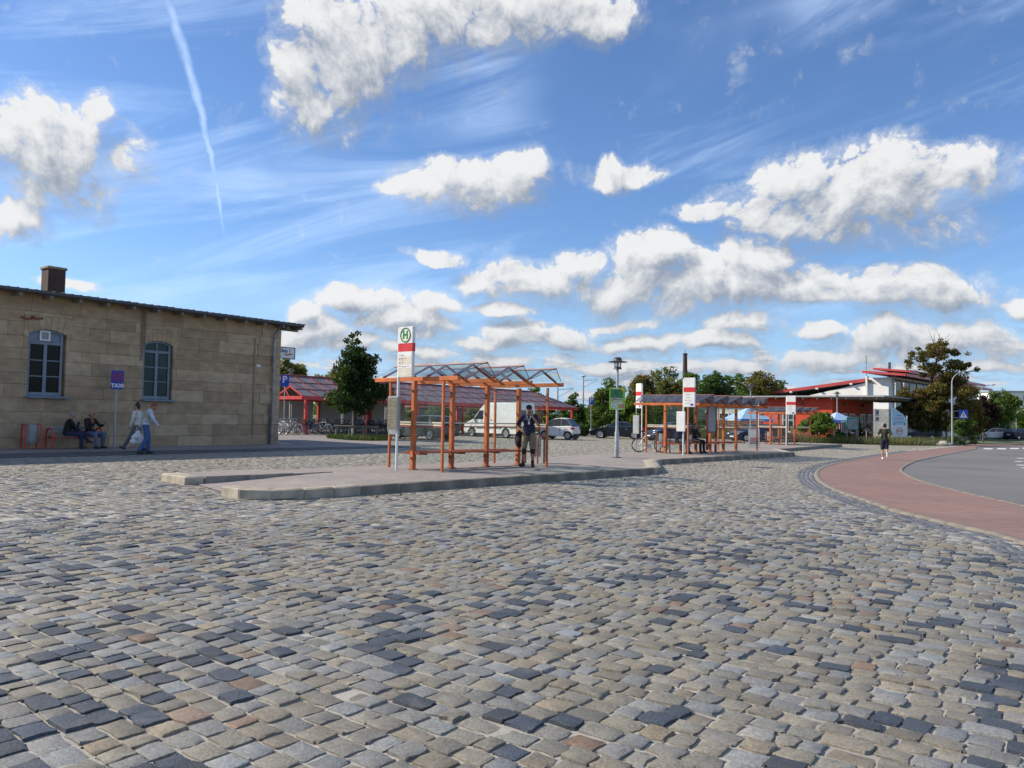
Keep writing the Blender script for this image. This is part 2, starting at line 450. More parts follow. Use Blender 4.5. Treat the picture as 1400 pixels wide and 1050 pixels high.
# ------------------------------------------------------------------ ground sheets
def clip_poly_grid(poly, step, zf, name, mat, kind='structure', parent=None):
    """sheet filling a polygon (xy list) following zf(x, y)"""
    bm = bmesh.new()
    vs = [bm.verts.new((p[0], p[1], 0)) for p in poly]
    bm.faces.new(vs)
    xs = [p[0] for p in poly]; ys = [p[1] for p in poly]
    for lo, hi, ax in ((min(xs), max(xs), 0), (min(ys), max(ys), 1)):
        k = math.floor(lo / step) + 1
        while k * step < hi:
            co = (k * step, 0, 0) if ax == 0 else (0, k * step, 0); no = (1, 0, 0) if ax == 0 else (0, 1, 0)
            bmesh.ops.bisect_plane(bm, geom=bm.verts[:] + bm.edges[:] + bm.faces[:], plane_co=co, plane_no=no)
            k += 1
    bmesh.ops.triangulate(bm, faces=bm.faces)
    for v in bm.verts: v.co.z = zf(v.co.x, v.co.y)
    for f in bm.faces:
        if f.normal.z < 0: f.normal_flip()
    me = bpy.data.meshes.new(name); bm.to_mesh(me); bm.free(); me.materials.append(mat)
    me.polygons.foreach_set('use_smooth', [True] * len(me.polygons))
    return link(name, me, parent, kind=kind)

def smoothline(pts, n=6):
    """Catmull-Rom through xy points"""
    P_ = [Vector((p[0], p[1])) for p in pts]; out_ = []
    for i in range(len(P_) - 1):
        a, b, c, d = P_[max(i - 1, 0)], P_[i], P_[i + 1], P_[min(i + 2, len(P_) - 1)]
        for k in range(n):
            t = k / n
            out_.append(.5 * ((2 * b) + (c - a) * t + (2 * a - 5 * b + 4 * c - d) * t * t + (3 * b - a - 3 * c + d) * t ** 3))
    out_.append(P_[-1]); return out_

def resample(line, step):
    L = [0.0]
    for a, b in zip(line, line[1:]): L.append(L[-1] + (b - a).length)
    n = max(1, round(L[-1] / step)); res = []; j = 0
    for i in range(n + 1):
        s_ = L[-1] * i / n
        while j < len(L) - 2 and L[j + 1] < s_: j += 1
        t = (s_ - L[j]) / max(1e-9, L[j + 1] - L[j]); res.append(line[j].lerp(line[j + 1], t))
    return res

def offset(line, d):
    """line moved by d to its left"""
    res = []
    for i, p in enumerate(line):
        t = (line[min(i + 1, len(line) - 1)] - line[max(i - 1, 0)]).normalized()
        res.append(p + Vector((-t.y, t.x)) * d)
    return res

terrain = clip_poly_grid([(-900, -60), (900, -60), (900, 2500), (-900, 2500)], 40, lambda x, y: g(x, y) - .05 - max(0, y - 400) * .002, 'terrain', M_EARTH)
square = clip_poly_grid([(-32, -8), (34, -8), (45, 55), (45, 72), (-14, 76), (-32, 60)], 2.0, lambda x, y: g(x, y) - .0085, 'cobbled_square', M_SAND)

# path and road, traced along their kerbs
path_in = smoothline([at(*p)[:2] for p in ((1470, 776), (1400, 740), (1328, 722.9), (1268, 708.6), (1228, 698.6), (1183, 683), (1148, 671), (1125.7, 658.6), (1120, 648.6), (1125.7, 641.4), (1148.6, 633.7), (1177, 628.5), (1200, 624.5), (1257, 616), (1300, 611.5), (1343, 607.8))] + [(55, 82.5), (80, 118), (112, 165)])
path_out = smoothline([at(*p)[:2] for p in ((1480, 716), (1400, 693.7), (1343, 681), (1285.7, 667), (1248.6, 655.7), (1233, 647), (1228.6, 642), (1237, 635.7), (1257, 628.6), (1300, 620), (1330, 614.5), (1351, 610.5))] + [(58, 80), (83, 115), (115, 162)])
red_path = clip_poly_grid([(12, 3)] + path_in + path_out[::-1] + [(14, 3)], 2.0, lambda x, y: g(x, y) + .022, 'footpath', M_RED)
road = clip_poly_grid([(14.2, 3)] + [p for p in offset(path_out, -.02)] + [(132, 158), (95, 110), (75, 70), (60, 30), (60, 3)], 4.0, lambda x, y: g(x, y) - .004, 'road', M_ROAD)

def kerb_run(line, step, width, top, depth, mat, parent, name='kerb_stone', side=1, jit=.004, rnd=.02, basef=None, maxn=300):
    """a row of separate kerb stones along a line, lying to the left (side 1) of it"""
    pts_ = resample(line, step); objs = []
    for i in range(len(pts_) - 1):
        a, b = pts_[i], pts_[i + 1]; t = (b - a); L = t.length; t = t / L; n_ = Vector((-t.y, t.x)) * side
        c = (a + b) / 2 + n_ * width / 2
        bz = (basef or g)(c.x, c.y)
        M = Matrix(((t.x, n_.x, 0), (t.y, n_.y, 0), (0, 0, 1)))
        if side < 0: M = Matrix(((t.x, -n_.x, 0), (t.y, -n_.y, 0), (0, 0, 1)))
        sl = (((basef or g)(b.x, b.y) - (basef or g)(a.x, a.y)) / L)
        mb = MB(); mb.bbox((0, 0, 0), (L - .006, width + random.uniform(-jit, jit), top + depth + random.uniform(-jit, jit)), rnd, M)
        o = mb.build(name, mat, parent, smooth=40)
        o.location = (c.x, c.y, bz + (top - depth) / 2)
        o.rotation_euler = (0, 0, 0)
        objs.append(o)
    return objs

kerb_run([p for p in path_in if p.length < 62], 1.0, .14, .038, .1, M_KERBD, red_path, side=1)
kerb_run([p for p in path_out if p.length < 75], 1.0, .15, .030, .12, M_KERBD, red_path, side=-1)

# paved strip along the station wall, asphalt gutter beside it, paving round the corner
UB = Vector((.5919, .8060, 0)); NB = Vector((UB.y, -UB.x, 0)); ROT_B = math.atan2(UB.y, UB.x)
TW = -30.15                                         # plane of the station wall
def SB(s, t, z=0.0):
    p = UB * s + NB * t; return Vector((p.x, p.y, z))
pavement = clip_poly_grid([SB(-6, TW - .2)[:2], SB(-6, TW + 2.5)[:2], SB(14, TW + 3.0)[:2], SB(24, TW + 3.2)[:2], SB(31, TW + 3.2)[:2], (-6.2, 44.0), (-7.6, 46.5), (-8.5, 50), (-10, 54), (-18, 66), (-30, 66), SB(24, TW - .2)[:2]], 2.0, lambda x, y: g(x, y) + .010, 'pavement', M_PAVE)
asphalt_strip = clip_poly_grid([SB(-6, TW + 2.52)[:2], SB(-6, TW + 4.9)[:2], SB(14, TW + 4.9)[:2], SB(24, TW + 4.6)[:2], SB(31.5, TW + 4.2)[:2], SB(31, TW + 3.22)[:2], SB(24, TW + 3.22)[:2], SB(14, TW + 3.02)[:2]], 2.0, lambda x, y: g(x, y) + .004, 'asphalt_strip', M_ASPH)

# crossing bars and the dashed ring of the roundabout ahead
for px in (1351, 1369.5, 1387, 1404):
    p = at(px, 613.6); mb = MB(); mb.box((0, 0, 0), (.62, 3.0, .008))
    mb.build('crossing_stripe', M_WHITE_PAINT, road, loc=(p.x, p.y, g(p.x, p.y) + .002), rot=R(-35))
for px, py in ((1397, 626.5), (1394.5, 631), (1398, 636), (1405, 640), (1412, 643)):
    p = at(px, py); mb = MB(); mb.box((0, 0, 0), (.36, .36, .008))
    mb.build('road_marking', M_WHITE_PAINT, road, loc=(p.x, p.y, g(p.x, p.y) + .002), rot=R(20))

# ------------------------------------------------------------------ bus platforms: raised islands with kerbs of single stones
KH = .18
def sm(x): x = max(0, min(1, x)); return x * x * (3 - 2 * x)
front = [(7.2, -12.95), (7.7, -12.5), (12, -12.42), (20.4, -12.40), (21.0, -12.60), (24.2, -14.75), (25.0, -14.92), (38.4, -15.35), (38.9, -15.6), (42.3, -17.8), (43.0, -18.0), (59.5, -20.2)]
back = [(59.8, -20.6), (59, -24.2), (50, -24.0), (44, -22.2), (38, -20.9), (28.7, -19.5), (24, -18.7), (15, -18.7), (10.5, -18.3), (9.2, -17.6), (8.0, -17.1), (7.75, -16.0)]
plat_poly = [tuple((U2 * s + N2 * t)[:2]) for s, t in front + back]
def front_t(s):
    for (a, b), (c, d) in zip(front[1:], front[2:]):
        if a <= s <= c: return b + (d - b) * (s - a) / max(1e-6, c - a)
    return front[1][1] if s < front[1][0] else front[-1][1]
def plat_z(x, y):
    s, t = U2.x * x + U2.y * y, N2.x * x + N2.y * y
    base = g(x, y)
    d = front_t(s) - t                              # distance behind the front kerb
    h = KH - .012 - max(0, d - 3.0) * .045
    ramp = sm((s - 7.6) / 3.6)
    return base + max(.006, h * ramp + .012 * (1 - ramp))
platform = clip_poly_grid(plat_poly, .8, plat_z, 'bus_platform', M_PLAT)
def L2(seq): return [Vector((U2 * s + N2 * t)[:2]) for s, t in seq]
kerb_run(L2([(7.15, -13.75), (7.12, -13.25), (7.3, -12.8), (7.75, -12.5), (8.5, -12.42), (9.4, -12.42)]), .6, .30, KH, .12, M_KERB, platform, side=1, rnd=.022)
kerb_run(L2([(9.4, -12.42), (20.3, -12.40)]), 1.0, .26, KH, .12, M_KERBD, platform, side=1, rnd=.014)
kerb_run(L2([(20.3, -12.40), (20.9, -12.58), (24.1, -14.72), (24.9, -14.92)]), .9, .42, KH, .12, M_KERB, platform, side=1, rnd=.014)
kerb_run(L2([(24.9, -14.92), (38.4, -15.35)]), 1.0, .26, KH, .12, M_KERBD, platform, side=1, rnd=.014)
kerb_run(L2([(38.4, -15.35), (42.3, -17.8)]), 1.0, .4, KH, .12, M_KERB, platform, side=1, rnd=.014)
kerb_run(L2([(42.3, -17.8), (59.5, -20.2)]), 1.0, .26, KH, .12, M_KERBD, platform, side=1, rnd=.014)
# raised wedge kerb on the far side of the ramp
wedge = MB()
wa, wb = (7.35, -16.2), (11.6, -15.75)
wp = [ST(7.95, -17.1), ST(7.95, -15.97), ST(11.0, -15.74), ST(11.2, -17.0), ST(9.6, -17.6)]
zt = [.16, .16, .15, .13, .14]
vs_ = [Vector((p.x, p.y, g(p.x, p.y) - .06)) for p in wp] + [Vector((p.x, p.y, g(p.x, p.y) + z)) for p, z in zip(wp, zt)]
wedge.add(vs_, [(0, 1, 6, 5), (1, 2, 7, 6), (2, 3, 8, 7), (3, 4, 9, 8), (4, 0, 5, 9), (5, 6, 7, 8, 9)])
wedge.build('raised_paving', M_PLAT, platform)
kerb_run(L2([(7.93, -17.15), (7.93, -15.97)]), 1.1, .42, .17, .1, M_KERB, platform, side=-1, rnd=.03)
kerb_run(L2([(7.97, -15.97), (11.05, -15.74)]), 1.05, .06, .165, .1, M_DIRTY, platform, side=1, rnd=.012)

# ------------------------------------------------------------------ cobblestones
def inside(poly, X, Y):
    r_ = np.zeros(X.shape, bool); n = len(poly)
    for i in range(n):
        x1, y1 = poly[i][0], poly[i][1]; x2, y2 = poly[(i + 1) % n][0], poly[(i + 1) % n][1]
        c = (y1 > Y) != (y2 > Y)
        with np.errstate(divide='ignore', invalid='ignore'):
            r_ ^= c & (X < (x2 - x1) * (Y - y1) / (y2 - y1 + 1e-12) + x1)
    return r_

def cobbles():
    ang = R(-37.5); d1 = np.array([math.cos(ang), math.sin(ang)]); d2 = np.array([-d1[1], d1[0]])
    rows = []; v = -22.0
    while v < 78:
        w = rng.uniform(.146, .176); rows.append((v, w)); v += w
    A, B, LL, WW = [], [], [], []
    for v, w in rows:
        n = 480
        l = np.clip(rng.normal(.180, .032, n), .12, .26)
        u = np.cumsum(l) - 52 + rng.uniform(0, .2)
        A.append(u - l / 2); B.append(np.full(n, v + w / 2)); LL.append(l); WW.append(np.full(n, w))
    A, B, LL, WW = map(np.concatenate, (A, B, LL, WW))
    B = B + .05 * np.sin(A * .55 + B * .21) + .035 * np.sin(A * 1.3 + 1.7 + B * .1)
    X = A * d1[0] + B * d2[0]; Y = A * d1[1] + B * d2[1]
    keep = (Y > 1.5) & (Y < 72) & (np.abs(X) < Y * .72 + 1.6)
    keep &= (Y < 34) | (np.abs(X) < Y * .70 + .4)
    sq = [(-30, -8), (34, -8), (45, 55), (45, 68), (-13, 75), (-30, 60)]
    keep &= inside(sq, X, Y)
    dk = [tuple(p) for p in plat_poly]
    for poly in (dk, [(12, 3)] + [tuple(p) for p in offset(path_in, .66)] + [(200, 200), (200, 3)],
                 [SB(-8, TW - 30)[:2], SB(-8, TW + 4.95)[:2], SB(14, TW + 4.95)[:2], SB(24, TW + 4.65)[:2], SB(31.5, TW + 4.25)[:2], SB(31, TW + 3.22)[:2], (-6.2, 44.0), (-7.6, 46.5), (-8.5, 50), (-10, 54), (-18, 66), (-60, 66)]):
        keep &= ~inside([(p[0], p[1]) for p in poly], X, Y)
    # the wedge and rounded kerb ends
    X, Y, LL, WW = X[keep], Y[keep], LL[keep], WW[keep]
    ang_s = np.full(X.shape, ang)
    # setts of the dark gutter band that follows the path
    gx, gy, ga = [], [], []
    for k, dd_ in enumerate((.22, .36, .50, .63)):
        ln = resample(offset(path_in, dd_), .19)
        for a, b in zip(ln, ln[1:]):
            if a.length < 58 and abs(a.x) < a.y * .72 + 1:
                gx.append((a.x + b.x) / 2); gy.append((a.y + b.y) / 2); ga.append(math.atan2(b.y - a.y, b.x - a.x))
    ng = len(gx)
    X = np.concatenate([X, gx]); Y = np.concatenate([Y, gy]); ang_s = np.concatenate([ang_s, ga])
    LL = np.concatenate([LL, np.full(ng, .188)]); WW = np.concatenate([WW, np.full(ng, .136)])
    gut = np.zeros(X.shape, bool); gut[-ng:] = True
    n = len(X)
    # colour: tan granite, grey-blue granite, near-black basalt, a few red-browns
    cl = np.sin(X * .9 + 1.3 * np.sin(Y * .4)) * np.sin(Y * .8 - X * .35 + 1.0) + .8 * np.sin(X * .31 + Y * .23 + 2.0)
    near = np.clip((22.0 - Y) / 12.0, 0, 1)
    pdark = np.clip(.03 + .15 * near + .095 * cl * near - .010 * np.clip(X - 2, 0, 9), .008, .5)
    pgrey = np.clip(.20 + .16 * near + .10 * cl, .08, .6)
    r_ = rng.random(n); typ = np.where(r_ < pdark, 0, np.where(r_ < pdark + pgrey, 1, np.where(r_ < pdark + pgrey + .022, 3, 2)))
    typ[gut] = np.where(rng.random(ng) < .75, 0, 1)
    base = np.array([(.042, .057, .080), (.232, .238, .232), (.243, .224, .178), (.215, .150, .105)])[typ]
    br = np.clip(rng.normal(1, .14, n), .65, 1.4)[:, None]
    warm = rng.normal(0, .045, n)[:, None] * np.array([1, .1, -1.1])
    col = np.clip(base * br * (1 + warm), .02, .6)
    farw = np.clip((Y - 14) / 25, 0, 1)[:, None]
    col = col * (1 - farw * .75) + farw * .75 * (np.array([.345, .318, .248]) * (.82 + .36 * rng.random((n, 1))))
    col[gut] = np.array([.13, .14, .16]) * (.7 + .5 * rng.random((ng, 1)))
    dist = np.hypot(X, Y)
    zb = -.010 * np.clip(X, -30, 40)
    top = rng.normal(0, .0045, n) + np.where(typ == 0, .003, 0)
    top -= .004 * np.clip(Y - 10, 0, 1); top = top * np.where(Y > 12, .7, 1)
    tilt = rng.normal(0, .022, (n, 2))
    return X, Y, LL, WW, ang_s, col, zb, top, tilt, dist, typ

def stone_geo(idx, data, hi):
    """vertex and face arrays for stones idx; hi: domed 5x5 tops, else a bevelled block"""
    X, Y, LL, WW, an, col, zb, top, tilt, dist, typ = [a[idx] for a in data]
    n = len(X); gap = np.where(dist < 12.5, .0185, .0125)
    hx = (LL - gap) / 2; hy = (WW - gap) / 2
    if hi:
        gr = np.array([-1, -.84, 0, .84, 1.0]); gx, gy = np.meshgrid(gr, gr); gx = gx.ravel(); gy = gy.ravel()
        m_ = np.maximum(np.abs(gx), np.abs(gy))
        rr = gx ** 2 + gy ** 2
        corner = (np.abs(gx) == 1) & (np.abs(gy) == 1)
        px_ = np.where(corner, gx * .93, gx) ; py_ = np.where(corner, gy * .93, gy)
        # smooth irregular outline: jitter per vertex
        jx = rng.normal(0, .006, (n, 25)); jy = rng.normal(0, .006, (n, 25))
        lx = px_[None] * hx[:, None] + jx * m_; ly = py_[None] * hy[:, None] + jy * m_
        dome = np.where(typ == 0, .002, .0052)[:, None]
        edge = np.where(m_ == 1, 1.0, np.where(m_ > .5, .18, 0))[None]
        lz = .012 - dome * edge - np.where(corner, .003, 0)[None] + rng.normal(0, .0013, (n, 25))
        ring = [0, 1, 2, 3, 4, 9, 14, 19, 24, 23, 22, 21, 20, 15, 10, 5]
        bx = lx[:, ring] * 1.03; by = ly[:, ring] * 1.03; bz = np.full(bx.shape, -.045)
        lx = np.concatenate([lx, bx], 1); ly = np.concatenate([ly, by], 1); lz = np.concatenate([lz, bz], 1)
        F = [(r * 5 + c, r * 5 + c + 1, r * 5 + c + 6, r * 5 + c + 5) for r in range(4) for c in range(4)]
        F += [(ring[(k + 1) % 16], ring[k], 25 + k, 25 + (k + 1) % 16) for k in range(16)]
    else:
        q = np.array([(-1, -1), (1, -1), (1, 1), (-1, 1)], float)
        jx = rng.normal(0, .005, (n, 4)); jy = rng.normal(0, .005, (n, 4))
        bx = q[:, 0][None] * hx[:, None] + jx; by = q[:, 1][None] * hy[:, None] + jy
        tx = bx * .88; ty = by * .88
        lx = np.concatenate([bx * 1.01, bx, tx], 1); ly = np.concatenate([by * 1.01, by, ty], 1)
        lz = np.concatenate([np.full((n, 4), -.04), np.full((n, 4), .0005), np.full((n, 4), .0055)], 1)
        F = [(0, 1, 5, 4), (1, 2, 6, 5), (2, 3, 7, 6), (3, 0, 4, 7), (4, 5, 9, 8), (5, 6, 10, 9), (6, 7, 11, 10), (7, 4, 8, 11), (8, 9, 10, 11)]
    lz = lz + top[:, None] + tilt[:, :1] * lx + tilt[:, 1:] * ly
    c, s = np.cos(an)[:, None], np.sin(an)[:, None]
    wx = X[:, None] + lx * c - ly * s; wy = Y[:, None] + lx * s + ly * c; wz = zb[:, None] - .006 + lz
    V = np.stack([wx, wy, wz], -1)
    return V, np.array(F), col

def stones_mat():
    m = bpy.data.materials.new('cobble_stone'); m.use_nodes = True; T = NT(m.node_tree); b = m.node_tree.nodes['Principled BSDF']
    co = T.n('ShaderNodeTexCoord').outputs['Object']
    at_ = T.n('ShaderNodeAttribute', attribute_name='col')
    f = T.noise(co, 55, 5, .72); f2 = T.noise(co, 9, 4, .6)
    sp = T.noise(co, 240, 2, .6)
    c = T.mix(1.0, at_.outputs[0], T.mix(T.ss(f, .25, .75), (.58, .58, .58, 1), (1.36, 1.34, 1.3, 1)), 'MULTIPLY')
    c = T.mix(1.0, c, T.mix(T.ss(f2, .3, .7), (.86, .85, .83, 1), (1.1, 1.1, 1.1, 1)), 'MULTIPLY')
    c = T.mix(T.m('MULTIPLY', T.ss(sp, .54, .68), .45), c, (.46, .44, .40, 1))
    c = T.mix(T.m('MULTIPLY', T.ss(T.noise(co, 130, 2, .6), .56, .7), .5), c, (.07, .065, .06, 1))
    c = T.mix(T.m('MULTIPLY', T.ss(T.noise(co, 3.1, 5, .65), .55, .75), .30), c, (.33, .29, .23, 1))
    T.put(b.inputs['Base Color'], c); T.put(b.inputs['Roughness'], T.ss(f, .2, .8, .46, .72))
    b.inputs['Specular IOR Level'].default_value = .5
    bn = T.n('ShaderNodeBump'); bn.inputs['Distance'].default_value = .0075
    T.put(bn.inputs['Height'], T.m('ADD', f, T.m('MULTIPLY', sp, .35))); T.put(b.inputs['Normal'], bn.outputs[0])
    return m
M_STONE = stones_mat()

def np_mesh(name, V, F, col, mat, smooth):
    n, k = V.shape[:2]; nf = len(F)
    me = bpy.data.meshes.new(name)
    verts = V.reshape(-1, 3).astype(np.float32)
    faces = (F[None] + (np.arange(n) * k)[:, None, None]).reshape(-1, 4).astype(np.int32)
    me.vertices.add(len(verts)); me.vertices.foreach_set('co', verts.ravel())
    me.loops.add(faces.size); me.loops.foreach_set('vertex_index', faces.ravel())
    me.polygons.add(len(faces)); me.polygons.foreach_set('loop_start', np.arange(0, faces.size, 4, dtype=np.int32))
    a = me.attributes.new('col', 'FLOAT_COLOR', 'POINT')
    cc = np.concatenate([np.repeat(col, k, 0), np.ones((n * k, 1))], 1).astype(np.float32)
    a.data.foreach_set('color', cc.ravel())
    me.update(calc_edges=True); me.validate(); me.materials.append(mat)
    if smooth: me.polygons.foreach_set('use_smooth', np.ones(len(faces), bool)); me.set_sharp_from_angle(angle=R(38))
    return me

cob = cobbles()
order = np.argsort(cob[9])
vis = np.abs(cob[0]) < cob[1] * .665 + .02
vis &= cob[1] > 3.25
inview = [i for i in order if vis[i]]
single = np.array(inview[:300])
for i in single:
    V, F, c = stone_geo(np.array([i]), cob, True)
    cen = V[0].mean(0)
    link('cobblestone', np_mesh('cobblestone', V, F, c, M_STONE, True), square)
rest = np.setdiff1d(order, single)
nearm = cob[9][rest] < 12.5
V, F, c = stone_geo(rest[nearm], cob, True)
link('cobblestones', np_mesh('cobblestones', V, F, c, M_STONE, True), square, kind='stuff')
V, F, c = stone_geo(rest[~nearm], cob, False)
link('cobblestones', np_mesh('cobblestones', V, F, c, M_STONE, False), square, kind='stuff')
print('stones', len(order))

# ------------------------------------------------------------------ shared paints
M_BLOCK = [pm('sandstone_%d' % i, c, .9, var=.13, scale=2.2, detail=7, bump=.012, bscale=9, streak=(.9, 1, 1.5)) for i, c in enumerate(((.45, .335, .205), (.42, .31, .19), (.50, .38, .245), (.375, .275, .17), (.44, .325, .205)))]
M_MORTAR = pm('mortar', (.345, .26, .165), .95, var=.2, scale=3)
M_TILE = pm('roof_tile', (.085, .075, .07), .75, var=.3, scale=3)
M_WOODGREY = pm('weathered_wood', (.23, .20, .165), .85, var=.25, scale=3, streak=(1, 8, 8))
M_WINBLUE = pm('blue_grey_paint', (.185, .235, .29), .55, var=.10, scale=3)
M_DARKGLASS = pm('dark_window_glass', (.003, .004, .004), .12, var=.2, scale=.8, spec=.18)
M_TEALGLASS = pm('tinted_window_glass', (.018, .045, .046), .1, var=.25, scale=.9, spec=.25)
M_BRICKD = ground_mat('chimney_brick', (.11, .055, .04), (.07, .042, .034), 2, 12, .3, bricks=(.24, .08, 0, 1.6))
M_ZINC = pm('zinc', (.30, .31, .32), .45, .7, var=.2, scale=4)
M_GALV = pm('galvanised_steel', (.42, .44, .46), .5, .55, var=.15, scale=5)
M_ORANGE = pm('orange_paint', (.54, .145, .038), .5, var=.16, scale=2.5)
M_ORANGED = pm('dark_orange_paint', (.40, .095, .035), .5, var=.16, scale=2.5)
M_RUST = pm('red_brown_paint', (.26, .06, .035), .55, var=.2, scale=3)
M_REDP = pm('red_paint', (.58, .045, .040), .45, var=.12, scale=2)
M_WHITE = pm('white_paint', (.80, .80, .78), .45, var=.05, scale=2)
M_OFFW = pm('cream_sheet', (.68, .64, .52), .6, var=.08, scale=5)
M_GREYP = pm('grey_paint', (.34, .36, .37), .5, var=.1, scale=3)
M_DGREY = pm('dark_grey_paint', (.07, .075, .08), .5, var=.15, scale=3)
M_BLACK = pm('black_plastic', (.018, .018, .02), .5, var=.2, scale=3)
M_BLUE = pm('sign_blue', (.02, .05, .34), .45, var=.08, scale=4)
M_SBLUE = pm('traffic_blue', (.015, .075, .45), .4, var=.05, scale=4)
M_SRED = pm('sign_red', (.62, .03, .03), .4, var=.05, scale=4)
M_SGREEN = pm('sign_green', (.02, .22, .10), .4, var=.05, scale=4)
M_SYEL = pm('sign_yellow', (.75, .62, .02), .45, var=.05, scale=4)
M_LIME = pm('lime_green', (.30, .58, .06), .5, var=.06, scale=4)
M_PINK = pm('pink_print', (.75, .18, .22), .5, var=.06, scale=4)
M_SKYB = pm('pale_blue_print', (.35, .62, .78), .5, var=.06, scale=4)
M_SEAT = pm('bench_wood', (.42, .105, .04), .6, var=.3, scale=5, streak=(1, 9, 9))
M_GLASS = glass('shelter_glass', (.93, .97, .96), .7, .015, (.50, .60, .58))
M_ROOFGLASS = glass('roof_glass', (.84, .95, .94), .75, .06, (.50, .64, .64))
M_GREYGLASS = glass('smoked_roof_glass', (.50, .54, .58), .9, .6, (.26, .28, .32))

# ------------------------------------------------------------------ station building
BZ = .06
bld = thing('station_building', 'long old sandstone station building with two arched windows and a low dark tiled roof', 'building', SB(0, TW, BZ), ROT_B)
def wall_pt(px, py):
    d = ray(px, py); k = TW / (d[0] * NB.x + d[1] * NB.y); p = EYEV + k * d
    return p[0] * UB.x + p[1] * UB.y, p[2] - BZ
S_END = wall_pt(382.5, 520)[0]
S0 = 4.0
HT = 5.62
wl0, wl1 = wall_pt(38, 500)[0], wall_pt(90, 500)[0]
wr0, wr1 = wall_pt(196, 500)[0], wall_pt(236.5, 500)[0]
zl0, zl1 = wall_pt(64, 542)[1], wall_pt(64, 450.5)[1]
zr0, zr1 = wall_pt(215, 546.5)[1], wall_pt(215, 466)[1]
WINS = [(wl0, wl1, zl0, zl1, 'left'), (wr0, wr1, zr0, zr1, 'right')]
mb = MB()
mb.box(((S0 + S_END) / 2, .72, HT / 2 + .03), (S_END - S0, 1.0, HT + .06)); mb.box(((S0 + S_END) / 2, .11, HT + .027), (S_END - S0, .2, .052)); mb.box((S_END - .5, 5.2, HT / 2), (1.0, 8.0, HT)); mb.box(((S0 + S_END) / 2, 9.0, HT / 2), (S_END - S0, .6, HT))
mb.build('wall', M_MORTAR, bld)
ARC = .17                                           # rise of the window arches
VH = .46                                            # height of the arch stones over the crown
def put_block(a, b, z0, z1, proud=0.0):
    if b - a < .05 or z1 - z0 < .05: return
    q = .0032; d = .20 + proud + random.uniform(0, .008)
    m_ = MB(); m_.bbox(((a + b) / 2, .215 - d / 2, (z0 + z1) / 2), (b - a - 2 * q, d, z1 - z0 - 2 * q), random.uniform(.004, .009))
    m_.build('stone_block', random.choice(M_BLOCK), bld)
zs = [-.15, .50, .98]
while zs[-1] < HT - .7: zs.append(zs[-1] + random.choice((.40, .44, .48, .5)))
zs.append(HT)
# snap courses to the window openings
for k in range(len(zs) - 1):
    z0, z1 = zs[k], zs[k + 1]
    cuts = []
    for (a, b, zb_, zt_, _n) in WINS:
        lo = zb_ if True else 0
        if z1 > zb_ + .02 and z0 < zt_ + VH - .02: cuts.append((a, b, zb_, zt_))
    x = S0; pr = .045 if k == 0 else 0.0
    edges = []
    while x < S_END - .25:
        L_ = random.choice((.7, .9, 1.1, 1.3, 1.5, 1.8)) * random.uniform(.9, 1.1)
        e = min(S_END, x + L_)
        if S_END - e < .35: e = S_END
        edges.append((x, e)); x = e
    for (a, b) in edges:
        segs = [(a, b)]
        for (wa_, wb_, zb_, zt_) in cuts:
            ex = .17
            fa, fb = (wa_ - ex, wb_ + ex) if z1 > zt_ - ARC + .1 else (wa_, wb_)
            ns = []
            for (p, q) in segs:
                if q <= fa or p >= fb: ns.append((p, q))
                else:
                    if p < fa: ns.append((p, fa))
                    if q > fb: ns.append((fb, q))
            segs = ns
        for (p, q) in segs: put_block(p, q, z0, z1, pr + (.03 if p > wall_pt(345, 520)[0] - .2 and k > 0 else 0))
    for (wa_, wb_, zb_, zt_) in cuts:            # pieces of the courses cut by sill and arch stones
        if z0 < zb_ < z1: put_block(wa_, wb_, z0, zb_)
        top_ = zt_ + VH
        if z0 < top_ < z1: put_block(wa_ - .17, wb_ + .17, top_, z1)
        sp = zt_ - ARC + .1
        if z1 > sp and z0 < sp and z0 >= zb_ - .5:
            put_block(wa_ - .17, wa_, max(z0, zb_), sp - ARC * .0); put_block(wb_, wb_ + .17, max(z0, zb_), sp)
